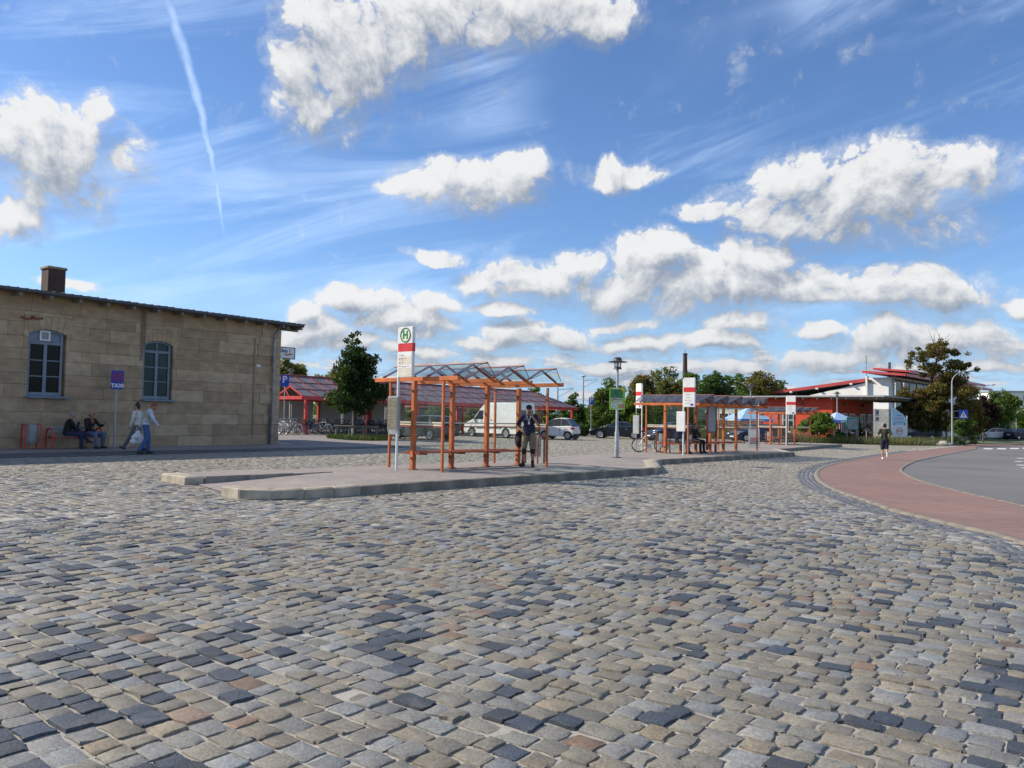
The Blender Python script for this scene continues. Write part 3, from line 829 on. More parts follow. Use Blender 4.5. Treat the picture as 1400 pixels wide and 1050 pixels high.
for (a, b, zb_, zt_, nm) in WINS:
    w = b - a; n_ = 7; zs_ = zt_ - ARC
    def arc(x): u = (x - (a + b) / 2) / (w / 2); return zs_ + ARC * (1 - u * u)
    for i in range(n_):
        x0, x1 = a + w * i / n_, a + w * (i + 1) / n_
        f = lambda x: (a + b) / 2 + (x - (a + b) / 2) * (1 + .34 / w)
        m_ = MB(); q = .005
        m_.ext([(x0 + q, -.002 - .01 * random.random(), arc(x0)), (x1 - q, -.002, arc(x1)), (f(x1) - q, -.002, zt_ + VH - q), (f(x0) + q, -.002, zt_ + VH - q)], (0, .21, 0))
        m_.build('arch_stone', random.choice(M_BLOCK), bld)
    for (xa, xb) in ((a - .17, a), (b, b + .17)):
        m_ = MB(); xi = a if xb == a else b; xo = xa if xb == a else xb
        m_.ext([(xi, 0, zs_ + .006), (xo, 0, zt_ + VH - .006), (xo, 0, zs_ + .105)], (0, .2, 0)); m_.build('arch_stone', M_BLOCK[0], bld)
    # joinery
    fr = MB(); y = .13; fw_ = .075
    fa, fb = a + .01, b - .10 if nm == 'left' else b - .09
    fr.box((fa + fw_ / 2, y, (zb_ + zs_) / 2), (fw_, .09, zs_ - zb_)); fr.box((fb - fw_ / 2, y, (zb_ + zs_) / 2), (fw_, .09, zs_ - zb_))
    fr.box(((fa + fb) / 2, y, zb_ + .08), (fb - fa, .088, .13))
    ztr = zs_ - .33 if nm == 'left' else zs_ - .28
    fr.box(((fa + fb) / 2, y, ztr), (fb - fa, .10, .10))
    fr.box(((fa + fb) / 2, y - .003, (zb_ + ztr) / 2), (.11, .09, ztr - zb_))
    for k in (1, 2):
        z = zb_ + .15 + (ztr - .05 - zb_ - .15) * k / 3; fr.box(((fa + fb) / 2, y + .006, z), (fb - fa - .05, .05, .035))
    npt = 9
    arcp = [(fa + (fb - fa) * i / (npt - 1), arc(fa + (fb - fa) * i / (npt - 1))) for i in range(npt)]
    fr.ext([(x, y - .05, z - .01) for x, z in arcp] + [(x, y - .05, z - .075) for x, z in arcp[::-1]], (0, .09, 0))
    wo = fr.build('window', M_WINBLUE, bld)
    sl = MB(); sl.bbox(((a + b) / 2 + .02, -.0, zb_ - .035), (w + .16, .42, .07), .012); sl.build('sill', M_WINBLUE, wo)
    gm = M_DARKGLASS if nm == 'left' else M_TEALGLASS
    cx = (fa + fb) / 2
    for (xa, xb) in ((fa + fw_, cx - .055), (cx + .055, fb - fw_)):
        for k in range(3):
            za = zb_ + .15 + (ztr - .05 - zb_ - .15) * k / 3 + .018; zb2 = zb_ + .15 + (ztr - .05 - zb_ - .15) * (k + 1) / 3 - .018
            m_ = MB(); m_.box(((xa + xb) / 2, y + .012, (za + zb2) / 2), (xb - xa, .006, zb2 - za)); m_.build('pane', gm, wo)
    tp = [(x, z - .07) for x, z in arcp if True]
    m_ = MB(); m_.ext([(fa + .02, y + .01, ztr + .05), (fb - .02, y + .01, ztr + .05)] + [(x, y + .01, z) for x, z in tp[::-1]], (0, .006, 0))
    m_.build('panel' if nm == 'left' else 'pane', M_WINBLUE if nm == 'left' else gm, wo)
    if nm == 'right':
        m_ = MB(); m_.box((cx, y, (ztr + zt_) / 2), (.05, .08, zt_ - ztr - .08)); m_.build('glazing_bar', M_WINBLUE, wo)
    else:
        m_ = MB(); vx, vz = cx - .03, ztr + .27
        for (x, z, sx, sz) in ((-.15, 0, .05, .36), (.15, 0, .05, .36), (0, .155, .25, .05), (0, -.155, .25, .05)): m_.box((vx + x, y - .03, vz + z), (sx, .06, sz))
        v_ = m_.build('vent', M_WHITE, wo)
        m_ = MB()
        for k in range(5): m_.box((vx, y - .012, vz - .10 + .05 * k), (.25, .02, .04))
        m_.build('vent_slat', M_GREYP, bld)
# roof
RS = R(4.0); OV = .62; RX0, RX1 = S0 - .3, wall_pt(412, 441)[0] - .40
roof = MB(); W2 = 5.2
yr, zr = W2, HT + .04 + (W2 + OV) * math.tan(RS)
for sgn in (0, 1):
    ya, yb = (-OV, W2) if sgn == 0 else (2 * W2 + OV, W2)
    roof.ext([(RX0, ya, HT + .02), (RX1, ya, HT + .02), (RX1, yb, zr), (RX0, yb, zr)], (0, 0, .035))
rf = roof.build('roof', M_WOODGREY, bld)
fa_ = MB(); fa_.box(((RX0 + RX1) / 2, -OV - .012, HT + .03), (RX1 - RX0, .024, .15)); fa_.box((RX1 + .012, W2 / 2 - OV / 2, HT + .35), (.024, .02, .1)); fa_.build('fascia', M_DGREY, rf)
gt = MB(); gt.tube([(RX0, -OV - .075, HT + .035), (RX1, -OV - .075, HT + .02)], .062, 10); gt.build('gutter', M_DGREY, rf)
vb = MB(); vb.ext([(RX1 + .001, -OV, HT - .06), (RX1 + .001, W2, zr - .08), (RX1 + .001, W2, zr + .10), (RX1 + .001, -OV, HT + .12)], (.03, 0, 0)); vb.build('verge_board', M_DGREY, rf)
tl = MB(); tl.bbox((0, 0, 0), (.288, .42, .028), .008); tl.tube([(.13, -.212, .012), (.13, .2, .012)], .026, 6)
tile_me = tl.mesh('tile', M_TILE)
k = 0; x = RX0 + .15
while x < RX1 + .1:
    o = link('tile', tile_me, rf, loc=(x, -OV + .12, HT + .10 + random.uniform(-.006, .006)), rot=(RS, 0, random.uniform(-.02, .02)))
    x += .30; k += 1
tr_ = MB()
yy = -OV + .44; 
while yy < 2 * W2 + OV:
    up = yy < W2; z = HT + .10 + ((yy + OV) if up else (2 * W2 + OV - yy)) * math.tan(RS); x = RX0 + .15
    M = Matrix.Rotation(RS if up else -RS, 3, 'X')
    while x < RX1 + .1:
        tr_.box((x, yy, z + random.uniform(-.006, .006)), (.286, .42, .03), M); x += .30
    yy += .34
tr_.build('tiles', M_TILE, rf, kind='stuff')
rd = MB(); rd.tube([(RX0, W2, zr + .12), (RX1, W2, zr + .12)], .11, 10); rd.build('ridge_tile', M_TILE, rf)
ra = MB(); ra.box((0, 0, 0), (.11, OV + .3, .14)); ra_me = ra.mesh('rafter', M_WOODGREY)
x = S0 + .3
while x < S_END + .9:
    link('rafter', ra_me, rf, loc=(x, -OV / 2 + .12, HT - .07 + .0), rot=(RS, 0, 0)); x += 1.0
pu = MB()
pu.box((S_END + .45, .10, HT - .10), (1.1, .16, .20)); pu.box((S_END + .45, W2, zr - .14), (1.1, .16, .2)); pu.box((S_END - .05, -.32, HT - .12), (.12, .5, .16))
pu.build('purlin', M_WOODGREY, rf)
# chimney
cp = wall_pt(72.5, 440)
d = ray(72.5, 395); kk = (TW - 3.6) / (d[0] * NB.x + d[1] * NB.y); pch = EYEV + kk * d; chs = pch[0] * UB.x + pch[1] * UB.y
d2 = ray(72.5, 366.5); ztop = (EYEV + kk * d2)[2] - BZ
cm = MB(); cm.box((chs, 3.6, (ztop + HT) / 2), (.66, .62, ztop - HT)); co_ = cm.build('chimney', M_BRICKD, bld)
cm = MB(); cm.bbox((chs, 3.6, ztop - .03), (.76, .72, .11), .02); cm.build('cap', M_MORTAR, co_)
# downpipe, conduit and small fittings
sp_, _ = wall_pt(372, 530)
dp = MB(); xb, xt = wall_pt(367.5, 600)[0], wall_pt(373.5, 470)[0]; xb = xt = (xb + xt) / 2 + .02
dp.tube([(xt + .03, -.55, HT - .03), (xt + .02, -.45, HT - .15), (xt, -.16, HT - .45), (xt, -.12, HT - .75), (xb, -.12, .0)], .05, 10)
for z in (1.2, 2.6, 4.0): dp.box((xt, -.06, z), (.13, .1, .05))
dp.build('downpipe', M_ZINC, bld)
dp = MB(); dp.tube([(xt - .13, -.10, 1.9), (xt - .13, -.10, 0)], .028, 8); dp.build('cable_duct', M_DGREY, bld)
c1 = wall_pt(195.5, 426); c2 = wall_pt(193.5, 493)
cd = MB(); cd.tube([(c1[0], -.32, HT - .05), (c1[0], -.06, c1[1] + .02), (c1[0], -.05, c2[1] + .1), (c1[0] - .05, -.05, c2[1])], .030, 8); cd.tube([(c1[0] + .1, -.05, c1[1]), (c1[0] + .1, -.05, c2[1] + .4)], .02, 6)
cd.build('conduit', M_WOODGREY, bld)
pl_ = wall_pt(352.5, 500); m_ = MB(); m_.box((pl_[0], -.045, pl_[1]), (.22, .02, .10)); m_.build('number_plate', M_WHITE, bld)
m_ = MB(); pa = wall_pt(347, 520); m_.box((pa[0], -.028, 2.6), (.05, .02, 4.6)); m_.build('joint_cover', M_MORTAR, bld)
for px in (36, 50):
    q = wall_pt(px, 435); m_ = MB(); m_.tube([(q[0] - .18, -.04, q[1] + .04), (q[0], -.05, q[1] - .03), (q[0] + .2, -.04, q[1] + .01)], .035, 6); m_.build('wall_anchor', M_RUST, bld)

# projecting sign at the corner
sg = SB(S_END + .02, TW - .3)
d = ray(394, 480); 
sgz = BZ + wall_pt(382.5, 481)[1]
sign = thing('projecting_sign', 'white projecting sign with blue lettering high on the sandstone corner', 'sign', (sg.x, sg.y, sgz), ROT_B)
m_ = MB(); m_.bbox((.52, 0, 0), (.92, .10, .52), .01); m_.build('panel', M_WHITE, sign)
m_ = MB()
for (x, z, sx, sz) in ((.52, .265, .98, .035), (.52, -.265, .98, .035), (.99, 0, .035, .56)): m_.box((x, 0, z), (sx, .13, sz))
m_.build('frame', M_DGREY, sign)
m_ = MB(); m_.bar((0, 0, .2), (.1, 0, .2), .04); m_.bar((0, 0, -.2), (.1, 0, -.2), .04); m_.build('bracket', M_DGREY, sign)
t_ = text_mesh('Gleis 1', .24, M_BLUE, bold=.006); link('lettering', t_, sign, loc=(.42, -.053, .09), rot=(R(90), 0, 0))
m_ = MB(); m_.tube([(.36, -.054, -.10), (.46, -.054, -.06), (.54, -.054, -.11), (.62, -.054, -.05), (.72, -.054, -.08), (.82, -.054, -.02), (.90, -.054, -.03)], [.012, .03, .03, .028, .03, .024, .01], 6); m_.build('script_mark', M_SRED, sign)

# ------------------------------------------------------------------ things along the station wall
def SBg(s, t, dz=.01):
    p = SB(s, t); return Vector((p.x, p.y, g(p.x, p.y) + dz))
s_bench0, s_bench1 = wall_pt(60, 590)[0], wall_pt(131, 590)[0]
sb_c = (s_bench0 + s_bench1) / 2 - .15; LB = (s_bench1 - s_bench0) * .93
bench = thing('bench', 'red tubular bench with wooden seat against the sandstone wall, two men sitting on it', 'bench', SBg(sb_c, TW + .62), ROT_B)
for sx in (-1, 1):
    m_ = MB(); x = sx * LB / 2
    m_.tube([(x, -.30, 0), (x, -.30, .42)] + [(x, -.30 + .26 * (1 - math.cos(a)), .50 + .24 * math.sin(a)) for a in np.linspace(0, math.pi, 9)] + [(x, .22, .42), (x, .22, 0)], .032, 8)
    m_.build('armrest', M_REDP, bench, smooth=50)
m_ = MB(); m_.bar((-LB / 2, -.20, .40), (LB / 2, -.20, .40), .04); m_.bar((-LB / 2, .14, .40), (LB / 2, .14, .40), .04); m_.build('frame', M_REDP, bench)
for y in (-.24, -.12, 0, .12):
    m_ = MB(); m_.bbox((0, y, .44), (LB - .08, .10, .035), .008); m_.build('seat_slat', M_WOODGREY, bench)
for z in (.62, .74):
    m_ = MB(); m_.bbox((0, .24 + (z - .6) * .2, z), (LB - .08, .03, .10), .008); m_.build('back_slat', M_GREYP, bench)

def make_bin(name, label, loc, rot, group=None, frame=None):
    t = thing(name, label, 'litter bin', loc, rot, group)
    m_ = MB(); m_.lathe([(.0, .22), (.17, .22), (.19, .26), (.20, .84), (.205, .86), (.18, .86), (.175, .70)], 16); m_.build('bucket', M_GALV, t, smooth=40)
    for sx in (-1, 1):
        f_ = MB(); f_.tube([(sx * .25, -.16, 0), (sx * .25, -.16, .80), (sx * .25, -.12, .87), (sx * .25, .12, .87), (sx * .25, .16, .80), (sx * .25, .16, 0)], .028, 8); f_.build('hoop', frame or M_REDP, t, smooth=50)
    f_ = MB(); f_.bar((-.25, 0, .55), (.25, 0, .55), .03); f_.build('axle', M_GALV, t)
    return t
sbin = wall_pt(37.5, 600)[0]
make_bin('litter_bin', 'grey metal litter bin in a red hoop frame by the sandstone wall', SBg(sbin - .12, TW + .6), ROT_B)

stx = wall_pt(150.5, 590)[0]
tx = thing('taxi_sign', 'blue no stopping taxi sign on a thin grey post before the sandstone wall', 'sign', SBg(stx - .1, TW + .55), ROT_B + R(-14))
m_ = MB(); m_.tube([(0, 0, 0), (0, 0, 3.02)], .032, 10); m_.build('post', M_GALV, tx, smooth=50)
m_ = MB(); m_.bbox((.02, -.05, 2.58), (.44, .03, .72), .012); m_.build('plate', M_BLUE, tx)
m_ = MB(); m_.ring((.02, -.066, 2.70), (0, 1, 0), .145, .02, 24, 4)
for s_ in (-1, 1): m_.bar((.02 - .1, -.066, 2.70 - .1 * s_), (.02 + .1, -.066, 2.70 + .1 * s_), .035, .012)
m_.build('no_stopping_mark', M_SRED, tx)
link('lettering', text_mesh('TAXI', .20, M_WHITE, bold=.008), tx, loc=(.02, -.067, 2.36), rot=(R(90), 0, 0))
m_ = MB(); m_.box((0, -.03, 2.8), (.1, .05, .05)); m_.box((0, -.03, 2.4), (.1, .05, .05)); m_.build('clamp', M_GALV, tx)

# ------------------------------------------------------------------ bus shelters
def make_shelter(label, s0, t0, nb, dark=False, H=2.31):
    base = ST(s0, t0); p1 = Vector((base.x, base.y, plat_z(base.x, base.y)))
    e = ST(s0 + nb * 1.385, t0); sl = (plat_z(e.x, e.y) - p1.z) / (nb * 1.385)
    t = thing('bus_shelter', label, 'bus shelter', p1, ROT_U, 'orange bus shelters on the platform')
    PB = 1.385; glr = M_GREYGLASS if dark else M_ROOFGLASS
    post = MB(); post.bbox((0, 0, H / 2), (.115, .115, H), .008); post_me = post.mesh('post', M_ORANGE)
    thin = MB(); thin.bbox((0, 0, H / 2), (.062, .062, H), .006); thin_me = thin.mesh('thin_post', M_ORANGE)
    beam = MB(); beam.bbox((0, -.03, H + .055), (.10, 3.30, .11), .008); beam_me = beam.mesh('beam', M_ORANGE)
    foot = MB(); foot.bbox((0, 0, .006), (.2, .2, .012), .003); foot.box((0, 0, H / 2), (.05, .05, H - .1))
    for zf_ in (.30, H - .25): foot.box((0, 0, zf_), (.19, .05, .05))
    foot_me = foot.mesh('fitting', M_RUST)
    for i in range(nb + 1):
        x = i * PB; z = sl * x
        p = link('post', post_me, t, loc=(x, 0, z)); link('fitting', foot_me, p)
        link('beam', beam_me, t, loc=(x, 0, 0))
    for x in (0, nb * PB):
        for y in (.98, -1.12): link('thin_post', thin_me, t, loc=(x, y, sl * x))
        for y0, y1 in ((.06, .95), (-.06, -1.09)):
            m_ = MB(); m_.box((x, (y0 + y1) / 2, sl * x + 1.16), (.008, abs(y1 - y0) - .04, 1.95)); pn = m_.build('glass_pane', M_GLASS, t)
            for z, mt in ((1.235, M_OFFW), (1.13, M_RUST), (1.175, M_OFFW)):
                q = MB(); q.box((x, (y0 + y1) / 2, sl * x + z), (.012, abs(y1 - y0) - .04, .035)); q.build('stripe', mt, pn)
    for i in range(nb):
        x = (i + .5) * PB; z = sl * x
        m_ = MB(); m_.box((x, .0, z + 1.16), (PB - .16, .008, 1.95)); pn = m_.build('glass_pane', M_GLASS, t)
        for zz, mt in ((1.235, M_OFFW), (1.13, M_RUST)):
            q = MB(); q.box((x, 0, z + zz), (PB - .16, .012, .035)); q.build('stripe', mt, pn)
        zr_ = H + .47
        m_ = MB(); m_.tube([(x, 1.68, zr_), (x, -1.98, zr_)], .028, 8); m_.build('ridge_rod', M_ORANGED, t)
        for y in (1.35, .2, -.45, -1.45):
            for s_ in (-1, 1):
                m_ = MB(); m_.bar((x, y, zr_ - .03), (x + s_ * (PB / 2 - .03), y, H + .12), .045, .05); m_.build('rafter', M_RUST, t)
        for s_ in (-1, 1):
            m_ = MB(); a = Vector((x + s_ * .02, 0, zr_ + .01)); b = Vector((x + s_ * (PB / 2 - .01), 0, H + .155))
            m_.ext([a + Vector((0, 1.62, 0)), b + Vector((0, 1.62, 0)), b + Vector((0, -1.62, 0)), a + Vector((0, -1.96, 0))], (s_ * .004, 0, .008)); m_.build('roof_pane', glr, t)
            q = MB(); q.bar(a + Vector((0, -1.96, 0)), b + Vector((0, -1.62, 0)), .014); q.build('pane_edge', M_DGREY, t)
    # bench along the middle
    LB_ = nb * PB - .25
    for yy, side in ((-.14, -1), (-.25, -1), (-.36, -1), (-.47, -1), (.14, 1), (.25, 1), (.36, 1)):
        n_ = max(1, round(LB_ / 2.1))
        for k in range(n_):
            xa = .05 + (LB_ - .1) * k / n_; xb2 = .05 + (LB_ - .1) * (k + 1) / n_
            m_ = MB(); M = Matrix.Rotation(-math.atan(sl), 3, 'Y'); m_.bbox(((xa + xb2) / 2 - (.1 if side < 0 else -.05), yy, .455 + sl * (xa + xb2) / 2 + random.uniform(-.004, .004)), (xb2 - xa - .02, .085, .04), .008, M); m_.build('seat_slat', M_SEAT, t)
    for i in range(nb + 1):
        x = i * PB; m_ = MB(); m_.bar((x, .42, .42 + sl * x), (x, -.52, .42 + sl * x), .05, .05); m_.build('bench_bracket', M_RUST, t)
    return t, p1, sl
sh1, sh1p, sh1sl = make_shelter('nearest orange bus shelter with clear glass roof, a man standing at its far end', 13.32, -15.44, 3)
sh2, sh2p, sh2sl = make_shelter('long orange bus shelter with smoked glass roof and a notice case inside', 29.9, -17.75, 5, dark=True, H=2.12)
sh3, sh3p, sh3sl = make_shelter('small far orange bus shelter in front of the red building', 50.7, -21.95, 3, dark=True, H=2.08)
# notice case in the second shelter
q = sh2
m_ = MB(); x = 3.1
for (xx, z, sx, sz) in ((x - .42, 1.25, .07, 2.3), (x + .42, .55, .07, 1.1), (x, 2.28, .9, .07), (x, .93, .9, .07), (x + .42, 1.6, .07, 1.4)): m_.box((xx, -.62, z), (sx, .09, sz))
nc = thing('notice_case', 'red framed notice case with grey board standing inside the long shelter', 'notice case', sh2p, ROT_U + 0.0)
m_.build('frame', M_RUST, nc)
m_ = MB(); m_.box((x, -.62, 1.6), (.78, .04, 1.32)); m_.build('board', M_GREYP, nc)

# ------------------------------------------------------------------ stop flags, timetable boxes
ROT_N = math.atan2(N2.y, N2.x)
def make_stop(label, pos, rot, hpx_top, pan_w, pan_h, ztop, side=1, H_logo=False, box_z=(1.05, 1.95), box_side=-1, blank=False, back=False):
    t = thing('bus_stop_sign', label, 'bus stop sign', pos, rot, 'bus stop signs along the platforms')
    m_ = MB(); m_.tube([(0, 0, 0), (0, 0, ztop - (.02 if H_logo else .05))], .034, 10); m_.build('post', M_WHITE, t, smooth=50)
    x0 = side * (.02 + pan_w / 2); zc = ztop - pan_h / 2
    m_ = MB(); m_.bbox((x0, -.0, zc), (pan_w, .10, pan_h), .012); m_.build('panel', M_WHITE, t)
    m_ = MB()
    m_.box((x0, 0, ztop - pan_h * .41), (pan_w + .004, .104, pan_h * .165)); m_.build('red_band', M_SRED, t)
    y = -.052
    if H_logo:
        c = (x0, y - .002, ztop - pan_h * .165); r_ = pan_w * .335
        m_ = MB(); m_.ring(c, (0, 1, 0), r_, r_ * .10, 28, 4); m_.build('circle_mark', M_SGREEN, t)
        m_ = MB(); m_.lathe([(0, 0), (r_ * .92, 0), (r_ * .92, .003), (0, .003)], 28, (c[0], c[1] + .002, c[2]), Matrix.Rotation(R(90), 3, 'X')); m_.build('disc', pm('pale_yellow', (.78, .78, .56), .5, var=.03), t)
        link('lettering', text_mesh('H', r_ * 1.55, M_SGREEN, bold=.014), t, loc=(x0, y - .006, c[2] - .005), rot=(R(90), 0, 0))
        for k in range(6):
            z0 = ztop - pan_h * (.56 + .075 * k)
            m_ = MB(); m_.box((x0, y, z0), (pan_w * .9, .004, pan_h * .066)); s_ = m_.build('line_strip', M_OFFW if k not in (0, 3) else M_WHITE, t)
            for j in range((2, 3, 2, 4, 0, 0)[k]):
                q = MB(); q.box((x0 - pan_w * .36 + pan_w * .2 * j, y - .004, z0 + random.uniform(-.01, .01)), (pan_w * random.uniform(.07, .15), .003, .016)); q.build('print_mark', M_DGREY if (k + j) % 3 else M_SRED, s_)
    else:
        for k in range(4):
            z0 = ztop - pan_h * (.57 + .1 * k); q = MB(); q.box((x0 - pan_w * .12, y - .001, z0), (pan_w * random.uniform(.2, .5), .003, .014)); q.build('print_mark', M_GREYP, t)
        q = MB(); q.box((x0 + pan_w * .25, y - .001, ztop - pan_h * .92), (pan_w * .25, .003, pan_h * .07)); q.build('print_mark', M_SBLUE, t)
    if box_z:
        z0, z1 = box_z; bx = box_side * .03
        m_ = MB(); m_.bbox((bx - .05, -.075, (z0 + z1) / 2), (.38, .07, z1 - z0), .012); b_ = m_.build('timetable_case', M_GREYP if H_logo else M_WHITE, t)
        if H_logo:
            m_ = MB(); m_.box((bx - .05, -.113, (z0 + z1) / 2), (.33, .006, z1 - z0 - .06)); m_.build('timetable', pm('old_timetable', (.19, .17, .12), .6, var=.3, scale=5, streak=(1, 1, 9)), b_)
            m_ = MB(); m_.bbox((bx - .19, .09, (z0 + z1) / 2 - .07), (.40, .06, z1 - z0 + .12), .012); m_.build('back_case', M_GREYP, t)
    return t
def on_plat(px, py):
    p = at(px, py, KH)
    for _ in range(3): p = at(px, py, plat_z(p.x, p.y) - g(p.x, p.y))
    return Vector((p.x, p.y, plat_z(p.x, p.y)))
p = on_plat(541.8, 642.3); make_stop('tall bus stop sign with green H circle and red band beside the nearest shelter', p, ROT_N + .05, 444, .53, 1.30, 3.70, 1, True, (1.03, 1.90), -1)
p = on_plat(934, 622.3); make_stop('bus stop sign on white post in front of the long shelter', p, ROT_N + .1, 522, .50, 1.24, 3.28, 1, False, (1.0, 1.85), -1)
p = on_plat(877.3, 617.5); make_stop('narrow bus stop sign standing behind the parked bicycle', p, ROT_N - .35, 522, .42, 1.20, 3.28, -1, False, None)
p = on_plat(1075, 608.8); make_stop('white bus stop sign before the far small shelter', p, ROT_N + .15, 544, .58, 1.25, 3.3, 1, False, None)
p = on_plat(1037, 607); make_stop('bus stop sign at the near end of the far small shelter', p, ROT_N + .6, 544, .36, 1.25, 3.25, 1, False, None)
p = on_plat(869.5, 616)
tb = thing('timetable_stand', 'grey timetable case on a post beside the narrow bus stop sign', 'timetable', p, ROT_N - .2)
m_ = MB(); m_.tube([(0, 0, 0), (0, 0, 2.2)], .03, 8); m_.build('post', M_GALV, tb); m_ = MB(); m_.bbox((.06, -.06, 1.35), (.42, .07, .95), .012); m_.build('case', M_GREYP, tb)

# ------------------------------------------------------------------ lantern posts
def lantern(name, label, pos, H_, poster=False, group='lantern posts around the square', sc=1.0):
    t = thing(name, label, 'lamp post', pos, .3, group)
    m_ = MB(); m_.lathe([(.085, 0), (.085, .9), (.055, 1.05), (.045, H_ - .42)], 14); m_.build('post', M_GALV if poster else M_GREYP, t, smooth=40)
    m_ = MB(); m_.bbox((0, 0, .012), (.3, .3, .024), .006); m_.build('base_plate', M_DGREY, t)
    z = H_ - .42
    m_ = MB(); m_.lathe([(.05, z), (.16, z + .01), (.15, z + .05), (.12, z + .10)], 14); m_.build('collar', M_DGREY, t, smooth=40)
    m_ = MB(); m_.lathe([(.135, z + .06), (.14, z + .27)], 14); m_.build('lamp_glass', glass('lamp_glass', (.8, .82, .82), 1.0, .35, (.7, .72, .72)), t, smooth=40)
    m_ = MB(); m_.lathe([(.04, z + .05), (.05, z + .24), (0, z + .25)], 8); m_.build('bulb', M_OFFW, t)
    m_ = MB(); m_.lathe([(.0, z + .27), (.36, z + .27), (.37, z + .29), (.17, z + .33), (.15, z + .40), (.16, z + .41), (.10, z + .46), (0, z + .47)], 20); m_.build('lamp_shade', M_DGREY, t, smooth=40)
    for k in range(4):
        a = k * math.pi / 2 + .4; m_ = MB(); m_.tube([(.14 * math.cos(a), .14 * math.sin(a), z + .04), (.15 * math.cos(a), .15 * math.sin(a), z + .28)], .012, 5); m_.build('stay', M_DGREY, t)
    return t
p = on_plat(843, 625.8)
lantern('lamp_post', 'grey lantern post on the bus platform with a green poster tied to it', p, 3.75, True)
pt = thing('election_poster', 'lime green bordered poster tied to the lantern post', 'poster', (p.x - .02, p.y, p.z), R(3))
m_ = MB(); m_.box((0, -.095, 2.22), (.60, .012, .84)); m_.build('board', M_LIME, pt)
m_ = MB(); m_.box((-.02, -.103, 2.36), (.46, .004, .42)); m_.build('picture', pm('poster_green', (.03, .17, .06), .5, var=.6, scale=7, color2=(.01, .06, .02)), pt)
for (x, z, w, h, mt) in ((-.03, 2.19, .44, .12, pm('poster_sand', (.62, .60, .42), .5, var=.35, scale=14)), (-.02, 2.045, .42, .10, M_WHITE), (-.11, 1.93, .24, .10, M_WHITE), (-.06, 2.60, .28, .03, M_WHITE), (.02, 1.835, .34, .025, M_WHITE)):
    m_ = MB(); m_.box((x, -.106, z), (w, .004, h)); f_ = m_.build('text_band', mt, pt)
    if h > .05:
        for k in range(int(w / .07)):
            q = MB(); q.box((x - w / 2 + .05 + k * .068, -.110, z + random.uniform(-.008, .008)), (.034, .003, h * random.uniform(.35, .6))); q.build('print_mark', M_SGREEN if mt is M_WHITE else M_DGREY, f_)
m_ = MB(); m_.lathe([(0, 0), (.07, 0), (.07, .004), (0, .004)], 18, (.22, -.106, 2.58), Matrix.Rotation(R(90), 3, 'X')); m_.build('yellow_dot', M_SYEL, pt)
m_ = MB(); m_.lathe([(0, 0), (.075, 0), (.075, .004), (0, .004)], 18, (.17, -.112, 1.95), Matrix.Rotation(R(90), 3, 'X')); m_.build('pink_dot', M_PINK, pt)
m_ = MB(); m_.ring((0.02, 0, 2.5), (0, 0, 1), .075, .008, 12, 4); m_.ring((0.02, 0, 1.95), (0, 0, 1), .08, .008, 12, 4); m_.build('cable_tie', M_BLACK, pt)
p = on_plat(1026, 608.5) if False else at(1026, 608); lantern('lamp_post', 'lantern post behind the end of the long shelter', p, 4.4)
p = at(1144.5, 605); lantern('lamp_post', 'lantern post standing in the weeds before the red building', p, 4.6)
p = far(396, 62); lantern('lamp_post', 'lantern post beyond the station corner by the red cycle shelter', p, 4.9)

# litter bins, A-board
make_bin('litter_bin', 'grey litter bin at the near end of the long shelter', on_plat(906.5, 619), ROT_N, 'platform litter bins', M_RUST)
make_bin('litter_bin', 'grey litter bin under the far small shelter', on_plat(1052.5, 607), ROT_N, 'platform litter bins', M_RUST)
p = on_plat(731, 633.5)
bn = make_bin('litter_bin', 'litter bin behind the man leaning in the nearest shelter', p, ROT_N, 'platform litter bins', M_RUST)
p = on_plat(1031, 611.8)
ab = thing('sandwich_board', 'white and blue folding sandwich board with red stripes at the end of the long shelter', 'sandwich board', p, R(-22))
for sgn, mt in ((-1, M_WHITE), (1, M_SBLUE)):
    M = Matrix.Rotation(-sgn * R(13), 3, 'X')
    m_ = MB(); m_.box((0, sgn * .17, .55), (.62, .03, 1.08), M); b_ = m_.build('board', mt, ab)
    if sgn < 0:
        for z, h, mm in ((.80, .10, M_SKYB), (.73, .05, M_SBLUE), (.55, .05, M_SRED), (.44, .05, M_SRED), (.33, .05, M_DGREY), (.62, .03, M_SKYB), (.24, .04, M_DGREY)):
            q = MB(); q.box((0.02, -.17 - .018 - (.55 - z) * .23, z), (.50, .004, h), M @ Matrix.Rotation(R(-6), 3, 'Y')); q.build('printed_stripe', mm, b_)
m_ = MB(); m_.tube([(-.3, 0, 1.08), (.3, 0, 1.08)], .02, 6); m_.build('hinge', M_DGREY, ab)

# ------------------------------------------------------------------ vehicles
def paint(name, c, rough=.22, metal=.0):
    if name in MATS: return MATS[name]
    m = pm(name, c, rough, metal, var=.06, scale=1.5); b = m.node_tree.nodes['Principled BSDF']; b.inputs['Specular IOR Level'].default_value = .3; b.inputs['Coat Weight'].default_value = .3; b.inputs['Coat Roughness'].default_value = .06
    return m
P_BLACK = paint('black_car_paint', (.008, .009, .014)); P_NAVY = paint('navy_car_paint', (.012, .017, .05)); P_SLATE = paint('slate_car_paint', (.075, .095, .115), .25, .3)
P_WHITE = paint('white_car_paint', (.78, .78, .76)); P_SILVER = paint('silver_car_paint', (.34, .36, .38), .28, .5); P_DKSILV = paint('grey_car_paint', (.14, .15, .17), .3, .3)
M_TYRE = pm('tyre_rubber', (.022, .022, .022), .85, var=.2)
M_RIM = pm('alloy_rim', (.48, .49, .50), .3, .75, var=.08)
M_CARGLASS = pm('car_glass', (.022, .030, .034), .04, var=.2, spec=.7)
M_HEAD = pm('headlamp_glass', (.62, .64, .66), .12, .2, var=.05)
